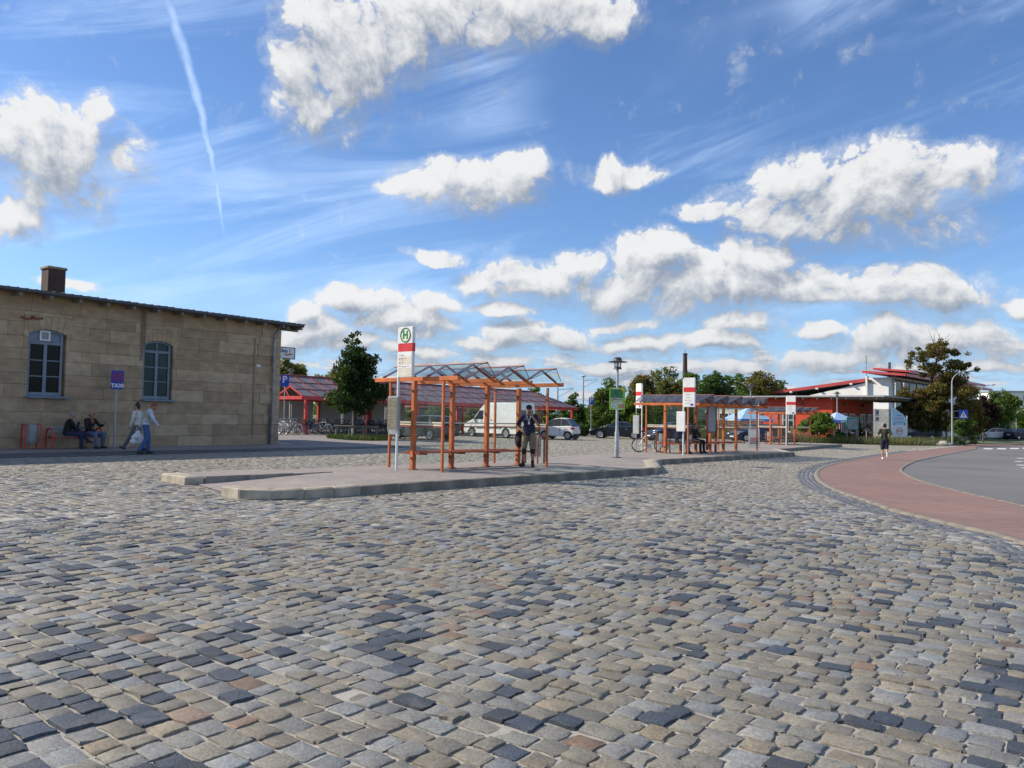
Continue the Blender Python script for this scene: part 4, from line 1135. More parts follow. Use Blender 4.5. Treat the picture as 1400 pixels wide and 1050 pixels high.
M_TAIL = pm('tail_lamp', (.42, .012, .015), .18, var=.1)
M_CHROME = pm('chrome', (.62, .63, .64), .12, .95, var=.03)

def boolean_cut(me, cutters):
    a = bpy.data.objects.new('a', me); COL.objects.link(a)
    cm_ = cutters.mesh('c', me.materials[0]); b = bpy.data.objects.new('b', cm_); COL.objects.link(b)
    md = a.modifiers.new('b', 'BOOLEAN'); md.object = b; md.operation = 'DIFFERENCE'; md.solver = 'EXACT'
    dg = bpy.context.evaluated_depsgraph_get(); r_ = bpy.data.meshes.new_from_object(a.evaluated_get(dg))
    bpy.data.objects.remove(a); bpy.data.objects.remove(b)
    return r_

def offs_outline(pts, d):
    """polygon in the xz plane shrunk by d"""
    n = len(pts); area = sum(pts[i][0] * pts[(i + 1) % n][1] - pts[(i + 1) % n][0] * pts[i][1] for i in range(n)); sg = 1 if area > 0 else -1
    res = []
    for i in range(n):
        a, b, c = Vector(pts[i - 1]), Vector(pts[i]), Vector(pts[(i + 1) % n])
        e1 = (b - a).normalized(); e2 = (c - b).normalized()
        n1 = Vector((-e1.y, e1.x)) * sg; n2 = Vector((-e2.y, e2.x)) * sg
        m_ = (n1 + n2); m_ = m_ / max(.35, m_.length_squared / 2) * 1.0
        res.append(tuple(b + m_ * d))
    return res

WHEELS = {}
def wheel_meshes(r_, w, spokes, rim_mat):
    k = (r_, w, spokes, rim_mat.name)
    if k not in WHEELS:
        M = Matrix.Rotation(R(90), 3, 'X'); rr = r_ * .68
        t = MB(); t.lathe([(rr, -w / 2), (r_ * .95, -w / 2), (r_, -w / 2 + .03), (r_, w / 2 - .03), (r_ * .95, w / 2), (rr, w / 2), (rr, -w / 2)], 28, (0, 0, 0), M, caps=False)
        h = MB(); h.lathe([(rr, -w / 2 + .01), (rr * .97, -w / 2 + .005), (rr * .88, -w / 2 + .02), (rr * .86, w / 2 - .03), (0, w / 2 - .04)], 24, (0, 0, 0), M)
        for i in range(spokes):
            a = 2 * math.pi * i / spokes; d = Vector((math.cos(a), 0, math.sin(a)))
            h.bar(d * .03 + Vector((0, w / 2 - .015, 0)), d * rr * .94 + Vector((0, w / 2 - .02, 0)), rr * .16, .03, up=(0, 1, 0))
        h.lathe([(0, w / 2), (rr * .22, w / 2 - .005), (rr * .24, w / 2 - .04)], 12, (0, 0, 0), M)
        for i in range(spokes):
            a = 2 * math.pi * i / spokes; d = Vector((math.cos(a), 0, math.sin(a)))
            h.bar(d * .03 + Vector((0, -w / 2 + .015, 0)), d * rr * .94 + Vector((0, -w / 2 + .02, 0)), rr * .16, .03, up=(0, 1, 0))
        WHEELS[k] = (t.mesh('tyre', M_TYRE, 40), h.mesh('rim', rim_mat, 40))
    return WHEELS[k]

def make_car(name, label, cat, loc, heading, body, gh, W_, wheels, wr, paint_, spokes=7, rim=None, group=None, roof_mat=None, pillars=(0, .5, 1), plate=True, chrome=False, trim=None):
    """body: side outline (x, z); gh: base front, roof front, roof rear, base rear of the glasshouse; heading: angle of the nose"""
    t = thing(name, label, cat, loc, heading, group)
    hw = W_ / 2; rim = rim or M_RIM; roof_mat = roof_mat or paint_
    inner = offs_outline(body, .055); mb = MB(); n = len(body)
    lev = [(-hw, inner, .0), (-hw + .05, body, 0), (hw - .05, body, 0), (hw, inner, 0)]
    # the sides bulge: outermost at mid height
    vs = []
    for yy, ol, _ in lev:
        for (x, z) in ol:
            zz = (z - .2) / .8; tuck = .06 * max(0, zz - .45) ** 1.2 + .04 * max(0, .3 - zz)
            nose = .10 * max(0, (abs(x) / max(abs(p[0]) for p in body) - .78) / .22) ** 2
            f = 1 - (tuck + nose) / hw
            vs.append((x, yy * f, z))
    fs = [tuple(range(n)), tuple(range(4 * n - 1, 3 * n - 1, -1))]
    for k in range(3):
        for i in range(n): fs.append((k * n + i, (k + 1) * n + i, (k + 1) * n + (i + 1) % n, k * n + (i + 1) % n))
    mb.add(vs, fs); bme = mb.mesh('body', paint_)
    cut = MB(); M = Matrix.Rotation(R(90), 3, 'X')
    for wx in wheels:
        for s_ in (-1, 1): cut.lathe([(wr * 1.13, -.16), (wr * 1.13, .16)], 22, (wx, s_ * (hw - .10), wr), M)
    bme = boolean_cut(bme, cut)
    bme.polygons.foreach_set('use_smooth', [True] * len(bme.polygons)); bme.set_sharp_from_angle(angle=R(32))
    bo = link('body', bme, t)
    wm = MB()
    for wx in wheels: wm.box((wx, 0, wr + .02), (wr * 2.1, W_ - .44, wr * 1.6))
    wm.build('wheel_arch', M_BLACK, t)
    tm, hm = wheel_meshes(wr, .21, spokes, rim)
    for wx in wheels:
        for s_ in (-1, 1):
            w_ = link('wheel', tm, t, loc=(wx, s_ * (hw - .115), wr), rot=(0, 0, 0 if s_ > 0 else math.pi)); link('rim', hm, w_)
    # glasshouse
    (x0, z0), (x1, z1), (x2, z2), (x3, z3) = gh; hb, ht = hw - .10, hw - .30
    def P(x, z):
        f = (z - min(z0, z3)) / (max(z1, z2) - min(z0, z3)); return hb + (ht - hb) * max(0, min(1, f))
    cabin = MB()
    A = [(x0, z0), (x1, z1 - .03), (x2, z2 - .03), (x3, z3)]
    cabin.add([(x, -(P(x, z) - .015), z) for x, z in A] + [(x, P(x, z) - .015, z) for x, z in A], [(3, 2, 1, 0), (4, 5, 6, 7), (0, 1, 5, 4), (1, 2, 6, 5), (2, 3, 7, 6), (3, 0, 4, 7)])
    cb = cabin.build('cabin', M_BLACK, t)
    rf_ = MB()
    xm = (x1 + x2) / 2
    top = [(x1 - .02, z1 - .035), (x1 - .12, z1), (xm, max(z1, z2) + .025), (x2 + .12, z2), (x2 + .02, z2 - .035)]
    ring = []
    for (x, z) in top: ring.append([(x, s_ * (P(x, z) + .012) * q, z + dz_) for s_, q, dz_ in ((-1, 1, -.03), (-1, .9, .0), (-1, .45, .022), (1, .45, .022), (1, .9, 0), (1, 1, -.03))])
    vv = [p for r_ in ring for p in r_]; ff = []
    for i in range(4):
        for k in range(5): ff.append((i * 6 + k, i * 6 + k + 1, i * 6 + k + 7, i * 6 + k + 6))
    for r_ in (0, 24): pass
    rf_.add(vv, ff + [(0, 6, 12, 18, 24, 29, 23, 17, 11, 5)]); rf_.build('roof', roof_mat, t, smooth=50)
    def lerp(a, b, f): return (a[0] + (b[0] - a[0]) * f, a[1] + (b[1] - a[1]) * f)
    for s_ in (-1, 1):
        pm_ = MB()
        for f in pillars:
            lo = lerp((x0, z0), (x3, z3), f); hi = lerp((x1, z1 - .02), (x2, z2 - .02), f)
            wdt = .07 if f in (0, 1) else .05
            pm_.bar((lo[0], s_ * P(*lo), lo[1] - .02), (hi[0], s_ * P(*hi), hi[1]), wdt, .03, up=(0, s_, 0))
        pm_.bar((x0, s_ * P(x0, z0), z0), (x3, s_ * P(x3, z3), z3), .04, .035)
        pm_.build('pillar', roof_mat if not trim else trim, t)
        for fa_, fb_ in zip(pillars, pillars[1:]):
            g0, g1 = lerp((x0, z0), (x3, z3), fa_ + .03), lerp((x0, z0), (x3, z3), fb_ - .03)
            h0, h1 = lerp((x1, z1 - .03), (x2, z2 - .03), fa_ + .03), lerp((x1, z1 - .03), (x2, z2 - .03), fb_ - .03)
            q = MB(); q.ext([(p[0], s_ * (P(*p) - .012), p[1]) for p in (g0, g1, h1, h0)], (0, s_ * .006, 0)); q.build('side_window', M_CARGLASS, t)
        if chrome:
            q = MB(); q.tube([(x0 - .05, s_ * (P(x0, z0) + .012), z0 + .02), (x3, s_ * (P(x3, z3) + .012), z3 + .02), (x2 + .02, s_ * (P(x2, z2) + .015), z2 - .04), (x1, s_ * (P(x1, z1) + .015), z1 - .04), (x0 - .02, s_ * (P(x0, z0) + .012), z0 + .02)], .012, 5); q.build('window_trim', M_CHROME, t)
        q = MB(); q.ball((x0 - .28, s_ * (hw + .06), z0 + .07), (.10, .09, .065), 10, 6); q.bar((x0 - .28, s_ * (hw - .1), z0 + .02), (x0 - .28, s_ * (hw + .04), z0 + .04), .05); q.build('wing_mirror', paint_, t, smooth=60)
        q = MB(); q.bbox((.15, s_ * (hw - .005), z0 - .14), (.2, .03, .03), .008); q.bbox((-.75, s_ * (hw - .005), z0 - .13), (.2, .03, .03), .008); q.build('door_handle', M_CHROME if chrome else paint_, t)
        q = MB()
        for xx in (x0 - .06, (x1 + x2) / 2 - .1, x3 + .55): q.box((xx, s_ * (hw - .022), (z0 + .3) / 2 + .03), (.012, .03, z0 - .45))
        q.build('door_gap', M_BLACK, t)
    for nm, (xa, za), (xb_, zb2) in (('windscreen', (x0, z0), (x1, z1 - .03)), ('rear_window', (x3, z3), (x2, z2 - .03))):
        s2 = 1 if nm == 'windscreen' else -1; ia, ib = P(xa, za) - .04, P(xb_, zb2) - .04
        q = MB(); q.ext([(xa + .004 * s2, -ia, za + .01), (xa + .004 * s2, ia, za + .01), (xb_ + .004 * s2, ib, zb2), (xb_ + .004 * s2, -ib, zb2)], (s2 * .01, 0, .006)); q.build(nm, M_CARGLASS, t)
    xs_ = [p[0] for p in body]; xf, xr = max(xs_), min(xs_)
    for s_ in (-1, 1):
        q = MB(); q.ball((xf - .13, s_ * (hw - .26), .64), (.12, .20, .085), 12, 6); q.build('headlight', M_HEAD, t, smooth=60)
        q = MB(); q.bbox((xr + .11, s_ * (hw - .19), .80), (.22, .28, .17), .03); q.build('tail_light', M_TAIL, t)
    q = MB(); q.bbox((xf - .02, 0, .50), (.05, W_ * .42, .18), .02); q.build('grille', M_BLACK, t)
    q = MB(); q.bbox((xr + .03, 0, .36), (.12, W_ * .7, .14), .03); q.build('rear_bumper_trim', M_BLACK, t)
    if plate:
        for xx in (xf + .012, xr - .012): q = MB(); q.box((xx, 0, .42 if xx > 0 else .68), (.02, .52, .11)); q.build('number_plate', M_WHITE, t)
    return t

SEDAN = [(2.15, .24), (2.30, .36), (2.33, .55), (2.22, .68), (1.70, .80), (1.05, .92), (.2, .955), (-.9, .97), (-1.75, 1.0), (-2.15, .99), (-2.30, .90), (-2.33, .60), (-2.28, .34), (-2.12, .24), (0, .19)]
SED_GH = ((1.05, .92), (.22, 1.38), (-.85, 1.39), (-1.78, 1.0))
WAGON = [(2.15, .24), (2.30, .36), (2.32, .56), (2.2, .72), (1.6, .84), (.95, .94), (0, .97), (-1.2, .98), (-2.2, .98), (-2.34, .9), (-2.36, .6), (-2.32, .34), (-2.12, .24), (0, .19)]
WAG_GH = ((.98, .94), (.15, 1.47), (-1.75, 1.47), (-2.25, .98))
MINI = [(1.18, .26), (1.30, .40), (1.33, .60), (1.22, .80), (.95, .93), (0, .95), (-.95, 1.0), (-1.20, .98), (-1.33, .85), (-1.36, .55), (-1.30, .34), (-1.15, .26), (0, .22)]
MINI_GH = ((1.00, .92), (.38, 1.50), (-.75, 1.53), (-1.24, .98))
HATCH = [(1.95, .24), (2.08, .36), (2.1, .56), (2.0, .72), (1.5, .84), (.95, .93), (0, .96), (-1.2, .98), (-1.85, .98), (-2.0, .88), (-2.03, .6), (-2.0, .34), (-1.85, .24), (0, .19)]
HAT_GH = ((.98, .93), (.2, 1.45), (-1.35, 1.45), (-1.9, .98))
HN = math.atan2(-N2.y, -N2.x)                     # noses point away from the platforms
p = far(846, 63.2); make_car('parked_car', 'black two door coupe with bright window trim parked before the tall green bushes', 'car', p, R(164), SEDAN, SED_GH, 1.84, (1.38, -1.36), .335, P_BLACK, 9, group='cars parked round the square', chrome=True, pillars=(0, .52, 1))
p = far(579, 48.6); make_car('parked_car', 'slate grey estate car parked behind the nearest shelter', 'car', p, HN + .12, WAGON, WAG_GH, 1.82, (1.38, -1.32), .33, P_SLATE, 10, group='cars parked round the square', pillars=(0, .33, .68, 1))
p = far(766, 57.0); make_car('parked_car', 'tiny white two seater car parked beside the white van', 'car', p, HN + .25, MINI, MINI_GH, 1.58, (.93, -.93), .30, P_WHITE, 6, group='cars parked round the square', pillars=(0, .62, 1), trim=P_DKSILV)
p = far(917, 60.5); make_car('parked_car', 'black car facing the square, seen through the near end of the long shelter', 'car', p, R(205), HATCH, HAT_GH, 1.80, (1.3, -1.3), .32, P_NAVY, 7, group='cars parked round the square', pillars=(0, .4, 1))
p = far(1029, 66.0); make_car('parked_car', 'dark blue car parked by the fence behind the sandwich board', 'car', p, R(200), HATCH, HAT_GH, 1.80, (1.3, -1.3), .32, P_NAVY, 7, group='cars parked round the square', pillars=(0, .4, 1))
p = far(1050, 67.5); make_car('parked_car', 'dark car seen through the far small shelter', 'car', p, R(230), WAGON, WAG_GH, 1.82, (1.38, -1.32), .33, P_BLACK, 7, group='cars parked round the square', pillars=(0, .33, .68, 1))
p = far(1253, 90.0); make_car('parked_car', 'dark blue car parked under the big olive tree beside the white wall', 'car', p, R(185), WAGON, WAG_GH, 1.82, (1.38, -1.32), .33, P_NAVY, 7, group='cars parked round the square', pillars=(0, .33, .68, 1))
p = far(1394, 102.0); make_car('driving_car', 'dark blue car crossing the road at the far right', 'car', p, R(20), HATCH, HAT_GH, 1.80, (1.3, -1.3), .32, P_NAVY, 7, pillars=(0, .4, 1))

# the tall white van
vp = far(681, 57.2); vh = R(139)
van = thing('parked_van', 'tall white delivery van parked behind the nearest shelter', 'van', vp, vh)
VB = [(2.35, .28), (2.66, .36), (2.72, .62), (2.62, .98), (1.95, 1.22), (1.62, 1.36), (1.00, 2.10), (.62, 2.42), (.0, 2.56), (-2.72, 2.56), (-2.78, 2.40), (-2.80, .60), (-2.76, .36), (-2.55, .28)]
mb = MB(); n = len(VB); inner = offs_outline(VB, .05); hw = .98; vs = []
for yy, ol in ((-hw, inner), (-hw + .05, VB), (hw - .05, VB), (hw, inner)):
    for (x, z) in ol: vs.append((x, yy * (1 - .10 * max(0, (z - 1.2) / 1.4)) * (1 - .10 * max(0, (x - 1.9) / .8) ** 2), z))
fs = [tuple(range(n)), tuple(range(4 * n - 1, 3 * n - 1, -1))]
for k in range(3):
    for i in range(n): fs.append((k * n + i, (k + 1) * n + i, (k + 1) * n + (i + 1) % n, k * n + (i + 1) % n))
mb.add(vs, fs); bme = mb.mesh('body', P_WHITE); cut = MB(); M = Matrix.Rotation(R(90), 3, 'X')
for wx in (1.78, -1.62):
    for s_ in (-1, 1): cut.lathe([(.40, -.16), (.40, .16)], 22, (wx, s_ * (hw - .10), .35), M)
bme = boolean_cut(bme, cut); bme.polygons.foreach_set('use_smooth', [True] * len(bme.polygons)); bme.set_sharp_from_angle(angle=R(32)); link('body', bme, van)
tm, hm = wheel_meshes(.345, .22, 6, M_RIM)
for wx in (1.78, -1.62):
    for s_ in (-1, 1): w_ = link('wheel', tm, van, loc=(wx, s_ * (hw - .13), .345), rot=(0, 0, 0 if s_ > 0 else math.pi)); link('rim', hm, w_)
def vw(z): return hw * (1 - .10 * max(0, (z - 1.2) / 1.4))
for s_ in (-1, 1):
    q = MB(); q.ext([(x, s_ * (vw(z) + .001), z) for x, z in ((1.50, 1.33), (.62, 1.33), (.62, 1.98), (1.02, 1.98))], (0, s_ * .010, 0)); q.build('side_window', M_CARGLASS, van)
    q = MB()
    for a, b in (((.55, .45), (.55, 2.25)), ((-.65, .45), (-.65, 2.3)), ((1.45, .5), (1.45, 1.25)), ((-.65, 2.3), (.55, 2.25)), ((-2.6, .5), (-2.6, 2.35))): q.bar((a[0], s_ * (vw(a[1]) - .002), a[1]), (b[0], s_ * (vw(b[1]) - .002), b[1]), .014, .012, up=(0, s_, 0))
    q.build('panel_gap', M_GREYP, van)
    q = MB(); q.bbox((.1, s_ * (hw + .012), .74), (2.5, .035, .09), .012); q.bbox((-2.28, s_ * (hw + .012), .74), (.6, .035, .09), .012); q.build('side_moulding', M_GREYP, van)
    q = MB(); q.bbox((1.62, s_ * (hw + .16), 1.46), (.12, .20, .28), .03); q.bar((1.6, s_ * (hw - .05), 1.38), (1.6, s_ * (hw + .1), 1.4), .05); q.build('wing_mirror', M_BLACK, van)
    q = MB(); q.bbox((2.50, s_ * .66, .92), (.26, .34, .26), .05); q.build('headlight', M_HEAD, van)
    q = MB(); q.bbox((-2.79, s_ * .82, 1.05), (.05, .14, .62), .015); q.build('tail_light', M_TAIL, van)
    q = MB(); q.box((-2.79, s_ * .40, 1.72), (.02, .62, .62)); q.build('rear_window', M_CARGLASS, van)
    q = MB(); q.bbox((-.2, s_ * (hw + .005), 1.28), (.16, .03, .05), .01); q.bbox((.75, s_ * (hw + .005), 1.2), (.16, .03, .05), .01); q.build('door_handle', M_BLACK, van)
q = MB(); q.ext([(1.585, -.80, 1.42), (1.585, .80, 1.42), (1.04, .80, 2.08), (1.04, -.80, 2.08)], (.012, 0, .010)); q.build('windscreen', M_CARGLASS, van)
q = MB(); q.bbox((2.66, 0, .42), (.18, 1.70, .24), .04); q.build('front_bumper', M_DGREY, van)
q = MB(); q.bbox((-2.80, 0, .42), (.14, 1.84, .20), .03); q.build('rear_bumper', M_DGREY, van)
q = MB(); q.box((-2.80, 0, .95), (.02, .52, .12)); q.build('number_plate', M_WHITE, van)
q = MB(); q.box((-2.795, 0, 1.4), (.015, .014, 1.9)); q.build('door_gap', M_GREYP, van)
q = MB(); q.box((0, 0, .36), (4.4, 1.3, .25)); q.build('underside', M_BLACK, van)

# ------------------------------------------------------------------ bicycles
P_BIKES = [pm('bike_paint_%d' % i, c, .35, var=.08) for i, c in enumerate(((.02, .022, .03), (.55, .56, .58), (.04, .06, .22), (.35, .03, .03), (.70, .70, .68), (.05, .16, .09), (.16, .17, .19)))]
WR = .335
def bike_meshes():
    ms = {}
    f = MB(); BB = Vector((.02, 0, .28)); ST_ = Vector((-.17, 0, .80)); HT1 = Vector((.40, 0, .84)); HT0 = Vector((.45, 0, .66)); RA = Vector((-.43, 0, WR)); FA = Vector((.59, 0, WR))
    for a, b in ((BB, ST_), (ST_, HT1), (BB, HT0), (HT0, HT1)): f.tube([a, b], .017, 6)
    for s_ in (-1, 1): f.tube([RA + Vector((0, s_ * .06, 0)), BB + Vector((0, s_ * .04, 0))], .010, 5); f.tube([RA + Vector((0, s_ * .06, 0)), ST_ + Vector((0, s_ * .02, -.06))], .009, 5); f.tube([HT0 + Vector((0, s_ * .045, 0)), FA + Vector((0, s_ * .05, 0))], .012, 5)
    ms['frame'] = f
    t = MB(); t.ring((0, 0, 0), (0, 1, 0), WR - .016, .017, 26, 6); ms['wheel'] = t
    s = MB(); s.ring((0, 0, 0), (0, 1, 0), WR - .042, .011, 26, 4)
    for k in range(14):
        a = 2 * math.pi * k / 14; s.bar((0, .02 * (-1) ** k, 0), ((WR - .04) * math.cos(a), 0, (WR - .04) * math.sin(a)), .0035)
    s.tube([(0, -.05, 0), (0, .05, 0)], .022, 6); ms['rim'] = s
    h = MB(); h.tube([(.40, 0, .84), (.37, 0, 1.0)], .014, 6); h.tube([(.25, -.29, 1.02), (.36, -.22, 1.03), (.40, 0, 1.0), (.36, .22, 1.03), (.25, .29, 1.02)], .013, 6); ms['handlebar'] = h
    d = MB(); d.tube([ST_, ST_ + Vector((-.04, 0, .13))], .013, 6); d.ball((-.24, 0, .955), (.14, .075, .035), 10, 6); ms['saddle'] = d
    c = MB(); M = Matrix.Rotation(R(90), 3, 'X'); c.lathe([(0, -.006), (.09, -.006), (.09, .006), (0, .006)], 16, (BB.x, -.06, BB.z), M)
    for s_ in (-1, 1): c.bar(BB + Vector((0, s_ * .07, 0)), BB + Vector((s_ * .13, s_ * .075, -.11 * s_)), .016); c.box(BB + Vector((s_ * .13, s_ * .12, -.11 * s_)), (.09, .09, .02))
    ms['crank'] = c
    for ctr in ((-.43, WR), (.59, WR)):
        m = MB()
        pts_ = [(ctr[0] + (WR + .03) * math.cos(a), 0, ctr[1] + (WR + .03) * math.sin(a)) for a in np.linspace(R(20), R(175) if ctr[0] < 0 else R(140), 10)]
        for a, b in zip(pts_, pts_[1:]): m.bar(a, b, .012, .05, up=(0, 1, 0))
        ms['mudguard_r' if ctr[0] < 0 else 'mudguard_f'] = m
    k = MB()
    for z in (0, .11, .22):
        w = .34 + .06 * z / .22; d_ = .24 + .05 * z / .22
        for a, b in (((-w / 2, -d_ / 2), (w / 2, -d_ / 2)), ((w / 2, -d_ / 2), (w / 2, d_ / 2)), ((w / 2, d_ / 2), (-w / 2, d_ / 2)), ((-w / 2, d_ / 2), (-w / 2, -d_ / 2))): k.bar((a[1] + -.47, a[0], .74 + z), (b[1] - .47, b[0], .74 + z), .012)
    for i in range(8):
        a = 2 * math.pi * i / 8; k.bar((-.47 + .11 * math.cos(a), .15 * math.sin(a), .74), (-.47 + .13 * math.cos(a), .19 * math.sin(a), .96), .01)
    k.box((-.47, 0, .735), (.24, .32, .012)); k.bar((-.60, .06, .70), (-.20, .06, .72), .014); k.bar((-.60, -.06, .70), (-.20, -.06, .72), .014)
    ms['basket'] = k
    return ms
BM = bike_meshes()
BMESH = {'frame': BM['frame'].mesh('frame', P_BIKES[0], 60), 'wheel': BM['wheel'].mesh('wheel', M_TYRE, 60), 'rim': BM['rim'].mesh('rim', M_RIM), 'handlebar': BM['handlebar'].mesh('handlebar', M_CHROME, 60), 'saddle': BM['saddle'].mesh('saddle', M_BLACK, 60), 'crank': BM['crank'].mesh('crank', M_RIM), 'mudguard_r': BM['mudguard_r'].mesh('mudguard', P_BIKES[0]), 'mudguard_f': BM['mudguard_f'].mesh('mudguard', P_BIKES[0]), 'basket': BM['basket'].mesh('basket', M_DGREY)}
def make_bike(label, loc, rot, paint_, mud=True, basket=False, group=None, lean=0.0, steer=0.0):
    t = thing('bicycle', label, 'bicycle', loc, rot, group); t.rotation_euler = (lean, 0, rot)
    for nm in ['frame', 'handlebar', 'saddle', 'crank'] + (['mudguard_r', 'mudguard_f'] if mud else []) + (['basket'] if basket else []):
        o = link(nm.split('_')[0], BMESH[nm], t)
        if nm[:4] in ('fram', 'mudg'): o.material_slots[0].link = 'OBJECT'; o.material_slots[0].material = paint_
    for x in (-.43, .59):
        w = link('wheel', BMESH['wheel'], t, loc=(x, 0, WR), rot=(0, random.uniform(0, 1), 0)); link('rim', BMESH['rim'], w)
    return t
p = on_plat(886.5, 618.6)
make_bike('pale silver bicycle leaning by the bus stop post on the platform', p, R(-3), pm('pale_bike_paint', (.62, .60, .62), .35), mud=False, lean=R(-5), group=None)

# ------------------------------------------------------------------ red cycle shelter with its bicycles
c0 = far(418, 51.2); RL = 30.0; RH = 2.42; RD = 5.6
rs = thing('cycle_shelter', 'long red framed cycle shelter with a grey lattice roof beyond the square', 'cycle shelter', c0, R(49.5))
AXR = R(49.5); ur = Vector((math.cos(AXR), math.sin(AXR), 0)); vr = Vector((-ur.y, ur.x, 0))
def RSL(x, y, dz=0): p_ = c0 + ur * x + vr * y; return Vector((p_.x, p_.y, g(p_.x, p_.y) + dz))
px_ = MB(); px_.bbox((0, 0, RH / 2), (.19, .19, RH), .015); post_me = px_.mesh('post', M_REDP)
for i in range(7):
    for y in (0, RD):
        x = i * RL / 6; link('post', post_me, rs, loc=(x, y, g(*RSL(x, y)[:2]) - c0.z))
zsl = (g(*RSL(RL, 0)[:2]) - c0.z) / RL
for y in (-.35, RD + .35):
    m_ = MB(); m_.bar((-.5, y, RH + .02), (RL + .5, y, RH + .02 + zsl * RL), .10, .26); m_.build('eaves_beam', M_REDP, rs)
for x in (-.5, RL + .5):
    m_ = MB(); m_.bar((x, -.35, RH + .02 + zsl * x), (x, RD + .35, RH + .02 + zsl * x), .10, .22); m_.build('end_beam', M_REDP, rs)
RZ = RH + 1.55; ym = RD / 2
M_PANEL = pm('grey_roof_panel', (.19, .175, .18), .38, var=.15, scale=1.2)
nb_ = 24
for s_ in (0, 1):
    ye = -.38 if s_ == 0 else RD + .38
    for i in range(nb_):
        xa, xb = -.5 + (RL + 1) * i / nb_ + .02, -.5 + (RL + 1) * (i + 1) / nb_ - .02
        # hipped end on the right
        ra_ = min(xb, RL - 2.6); r0 = min(xa, RL - 2.6)
        m_ = MB(); pts_ = [(xa, ye, RH + .10 + zsl * xa), (xb, ye, RH + .10 + zsl * xb), (ra_, ym, RZ + zsl * ra_)] + ([(r0, ym, RZ + zsl * r0)] if r0 < ra_ - .01 else [])
        m_.ext(pts_, (0, 0, .03)); m_.build('roof_panel', M_PANEL, rs)
    m_ = MB(); m2 = MB()
    for i in range(nb_ + 1):
        x = -.5 + (RL + 1) * i / nb_; xr = min(x, RL - 2.6)
        m_.bar((x, ye, RH + .15 + zsl * x), (xr, ym, RZ + .05 + zsl * xr), .055, .045)
        if i < nb_ - 2 and i % 1 == 0:
            x2 = x + (RL + 1) / nb_ * 1.0
            m2.bar((x2, ye, RH + .15 + zsl * x), (min(x, RL - 2.6), ym, RZ + .05 + zsl * x), .028, .03)
    for f in (.33, .66):
        m2.bar((-.5, ye + (ym - ye) * f, RH + .15 + (RZ - RH - .1) * f - .5 * zsl), (RL + .5 - 3.0 * f, ye + (ym - ye) * f, RH + .15 + (RZ - RH - .1) * f + zsl * RL), .045, .04)
    m_.build('rafters', pm('dull_red', (.36, .07, .07), .5), rs); m2.build('lattice_bars', pm('dull_red', (.36, .07, .07), .5), rs)
m_ = MB(); m_.tube([(-.8, ym, RZ + .06), (RL - 2.6, ym, RZ + .06 + zsl * RL)], .07, 8); m_.build('ridge_cap', M_RUST, rs)
m_ = MB()
for (a, b) in (((-.5, -.35, RH + .12), (-.5, ym, RZ)), ((-.5, RD + .35, RH + .12), (-.5, ym, RZ)), ((-.5, ym, RH), (-.5, ym, RZ)), ((-.5, 1.2, RH + .1), (-.5, 2.0, RH + 1.05)), ((-.5, RD - 1.2, RH + .1), (-.5, RD - 2.0, RH + 1.05)), ((-.5, 1.2, RH + .75), (-.5, ym, RH + .1)), ((-.5, RD - 1.2, RH + .75), (-.5, ym, RH + .1))): m_.bar(a, b, .09)
m_.build('gable_truss', M_REDP, rs)
for i, (x0, x1, mt) in enumerate(((.6, 2.5, M_WHITE), (2.7, 4.6, M_WHITE), (5.2, 7.2, M_GREYP), (7.4, 9.4, M_GREYP), (9.6, 11.6, M_GREYP), (11.8, 13.8, M_GREYP))):
    m_ = MB(); m_.bbox(((x0 + x1) / 2, RD + .15, 1.25), (x1 - x0, .05, 2.1), .01); m_.build('wall_panel', pm('pale_wall_panel', (.50, .51, .50), .6, var=.08), rs)
    m_ = MB(); m_.box((x0 - .1, RD + .15, 1.2), (.09, .09, 2.3)); m_.build('panel_post', M_GREYP, rs)
rack = MB()
for y in (1.0, 3.6): rack.tube([(-3.4, y, .35), (13.8, y, .35)], .025, 6); rack.tube([(-3.4, y + .5, .06), (13.8, y + .5, .06)], .025, 6)
rk = thing('cycle_rack', 'low steel cycle rack crowded with bicycles under the red shelter', 'cycle rack', c0, AXR); rack.build('rail', M_GALV, rk)
m_ = MB()
for k in range(40): m_.tube([(-3.3 + k * .43, 1.0, .35), (-3.3 + k * .43, 1.0, .03)], .015, 5)
m_.build('supports', M_GALV, rk)
slab = clip_poly_grid([tuple(RSL(*q)[:2]) for q in ((-6, -.9), (RL + 2, -.9), (RL + 2, RD + 1), (-6, RD + 1))], 3.0, lambda x, y: g(x, y) + .02, 'concrete_slab', ground_mat('pale_concrete', (.40, .36, .30), (.34, .31, .26), .5, 20, .15))
kinds = ['black', 'silver grey', 'dark blue', 'red', 'white', 'green', 'dark grey']
for row, y0 in ((0, .35), (1, 2.9)):
    n_ = 38 if row == 0 else 26
    for k in range(n_):
        x = -3.2 + k * .43 + random.uniform(-.07, .07) if row == 0 else -1.0 + k * .55 + random.uniform(-.1, .1)
        if row == 0 and abs(x) < .18: continue
        ci_ = random.choice((0, 0, 1, 2, 3, 4, 5, 6, 6)) if x > -.4 else random.choice((1, 4, 4, 3, 6))
        bk = random.random() < .25
        flip = random.random() < .4
        p = RSL(x, y0 + random.uniform(-.12, .12), .02)
        mg = random.random() < .7
        where = 'left of the corner post' if x < -.3 else 'by the corner post' if x < 1.6 else 'before the white wall panel' if x < 4.7 else 'behind the maple' if x < 8.5 else 'towards the second bay'
        make_bike('%s bicycle %s%s%s, %s rack row' % (kinds[ci_], 'with basket ' if bk else '', 'without mudguards ' if not mg else '', where, 'front' if row == 0 else 'back'), p, AXR + R(90) + (math.pi if flip else 0) + random.uniform(-.22, .22), P_BIKES[ci_], mg, bk, 'bicycles in the rack under the red shelter', lean=random.uniform(-.13, .13))

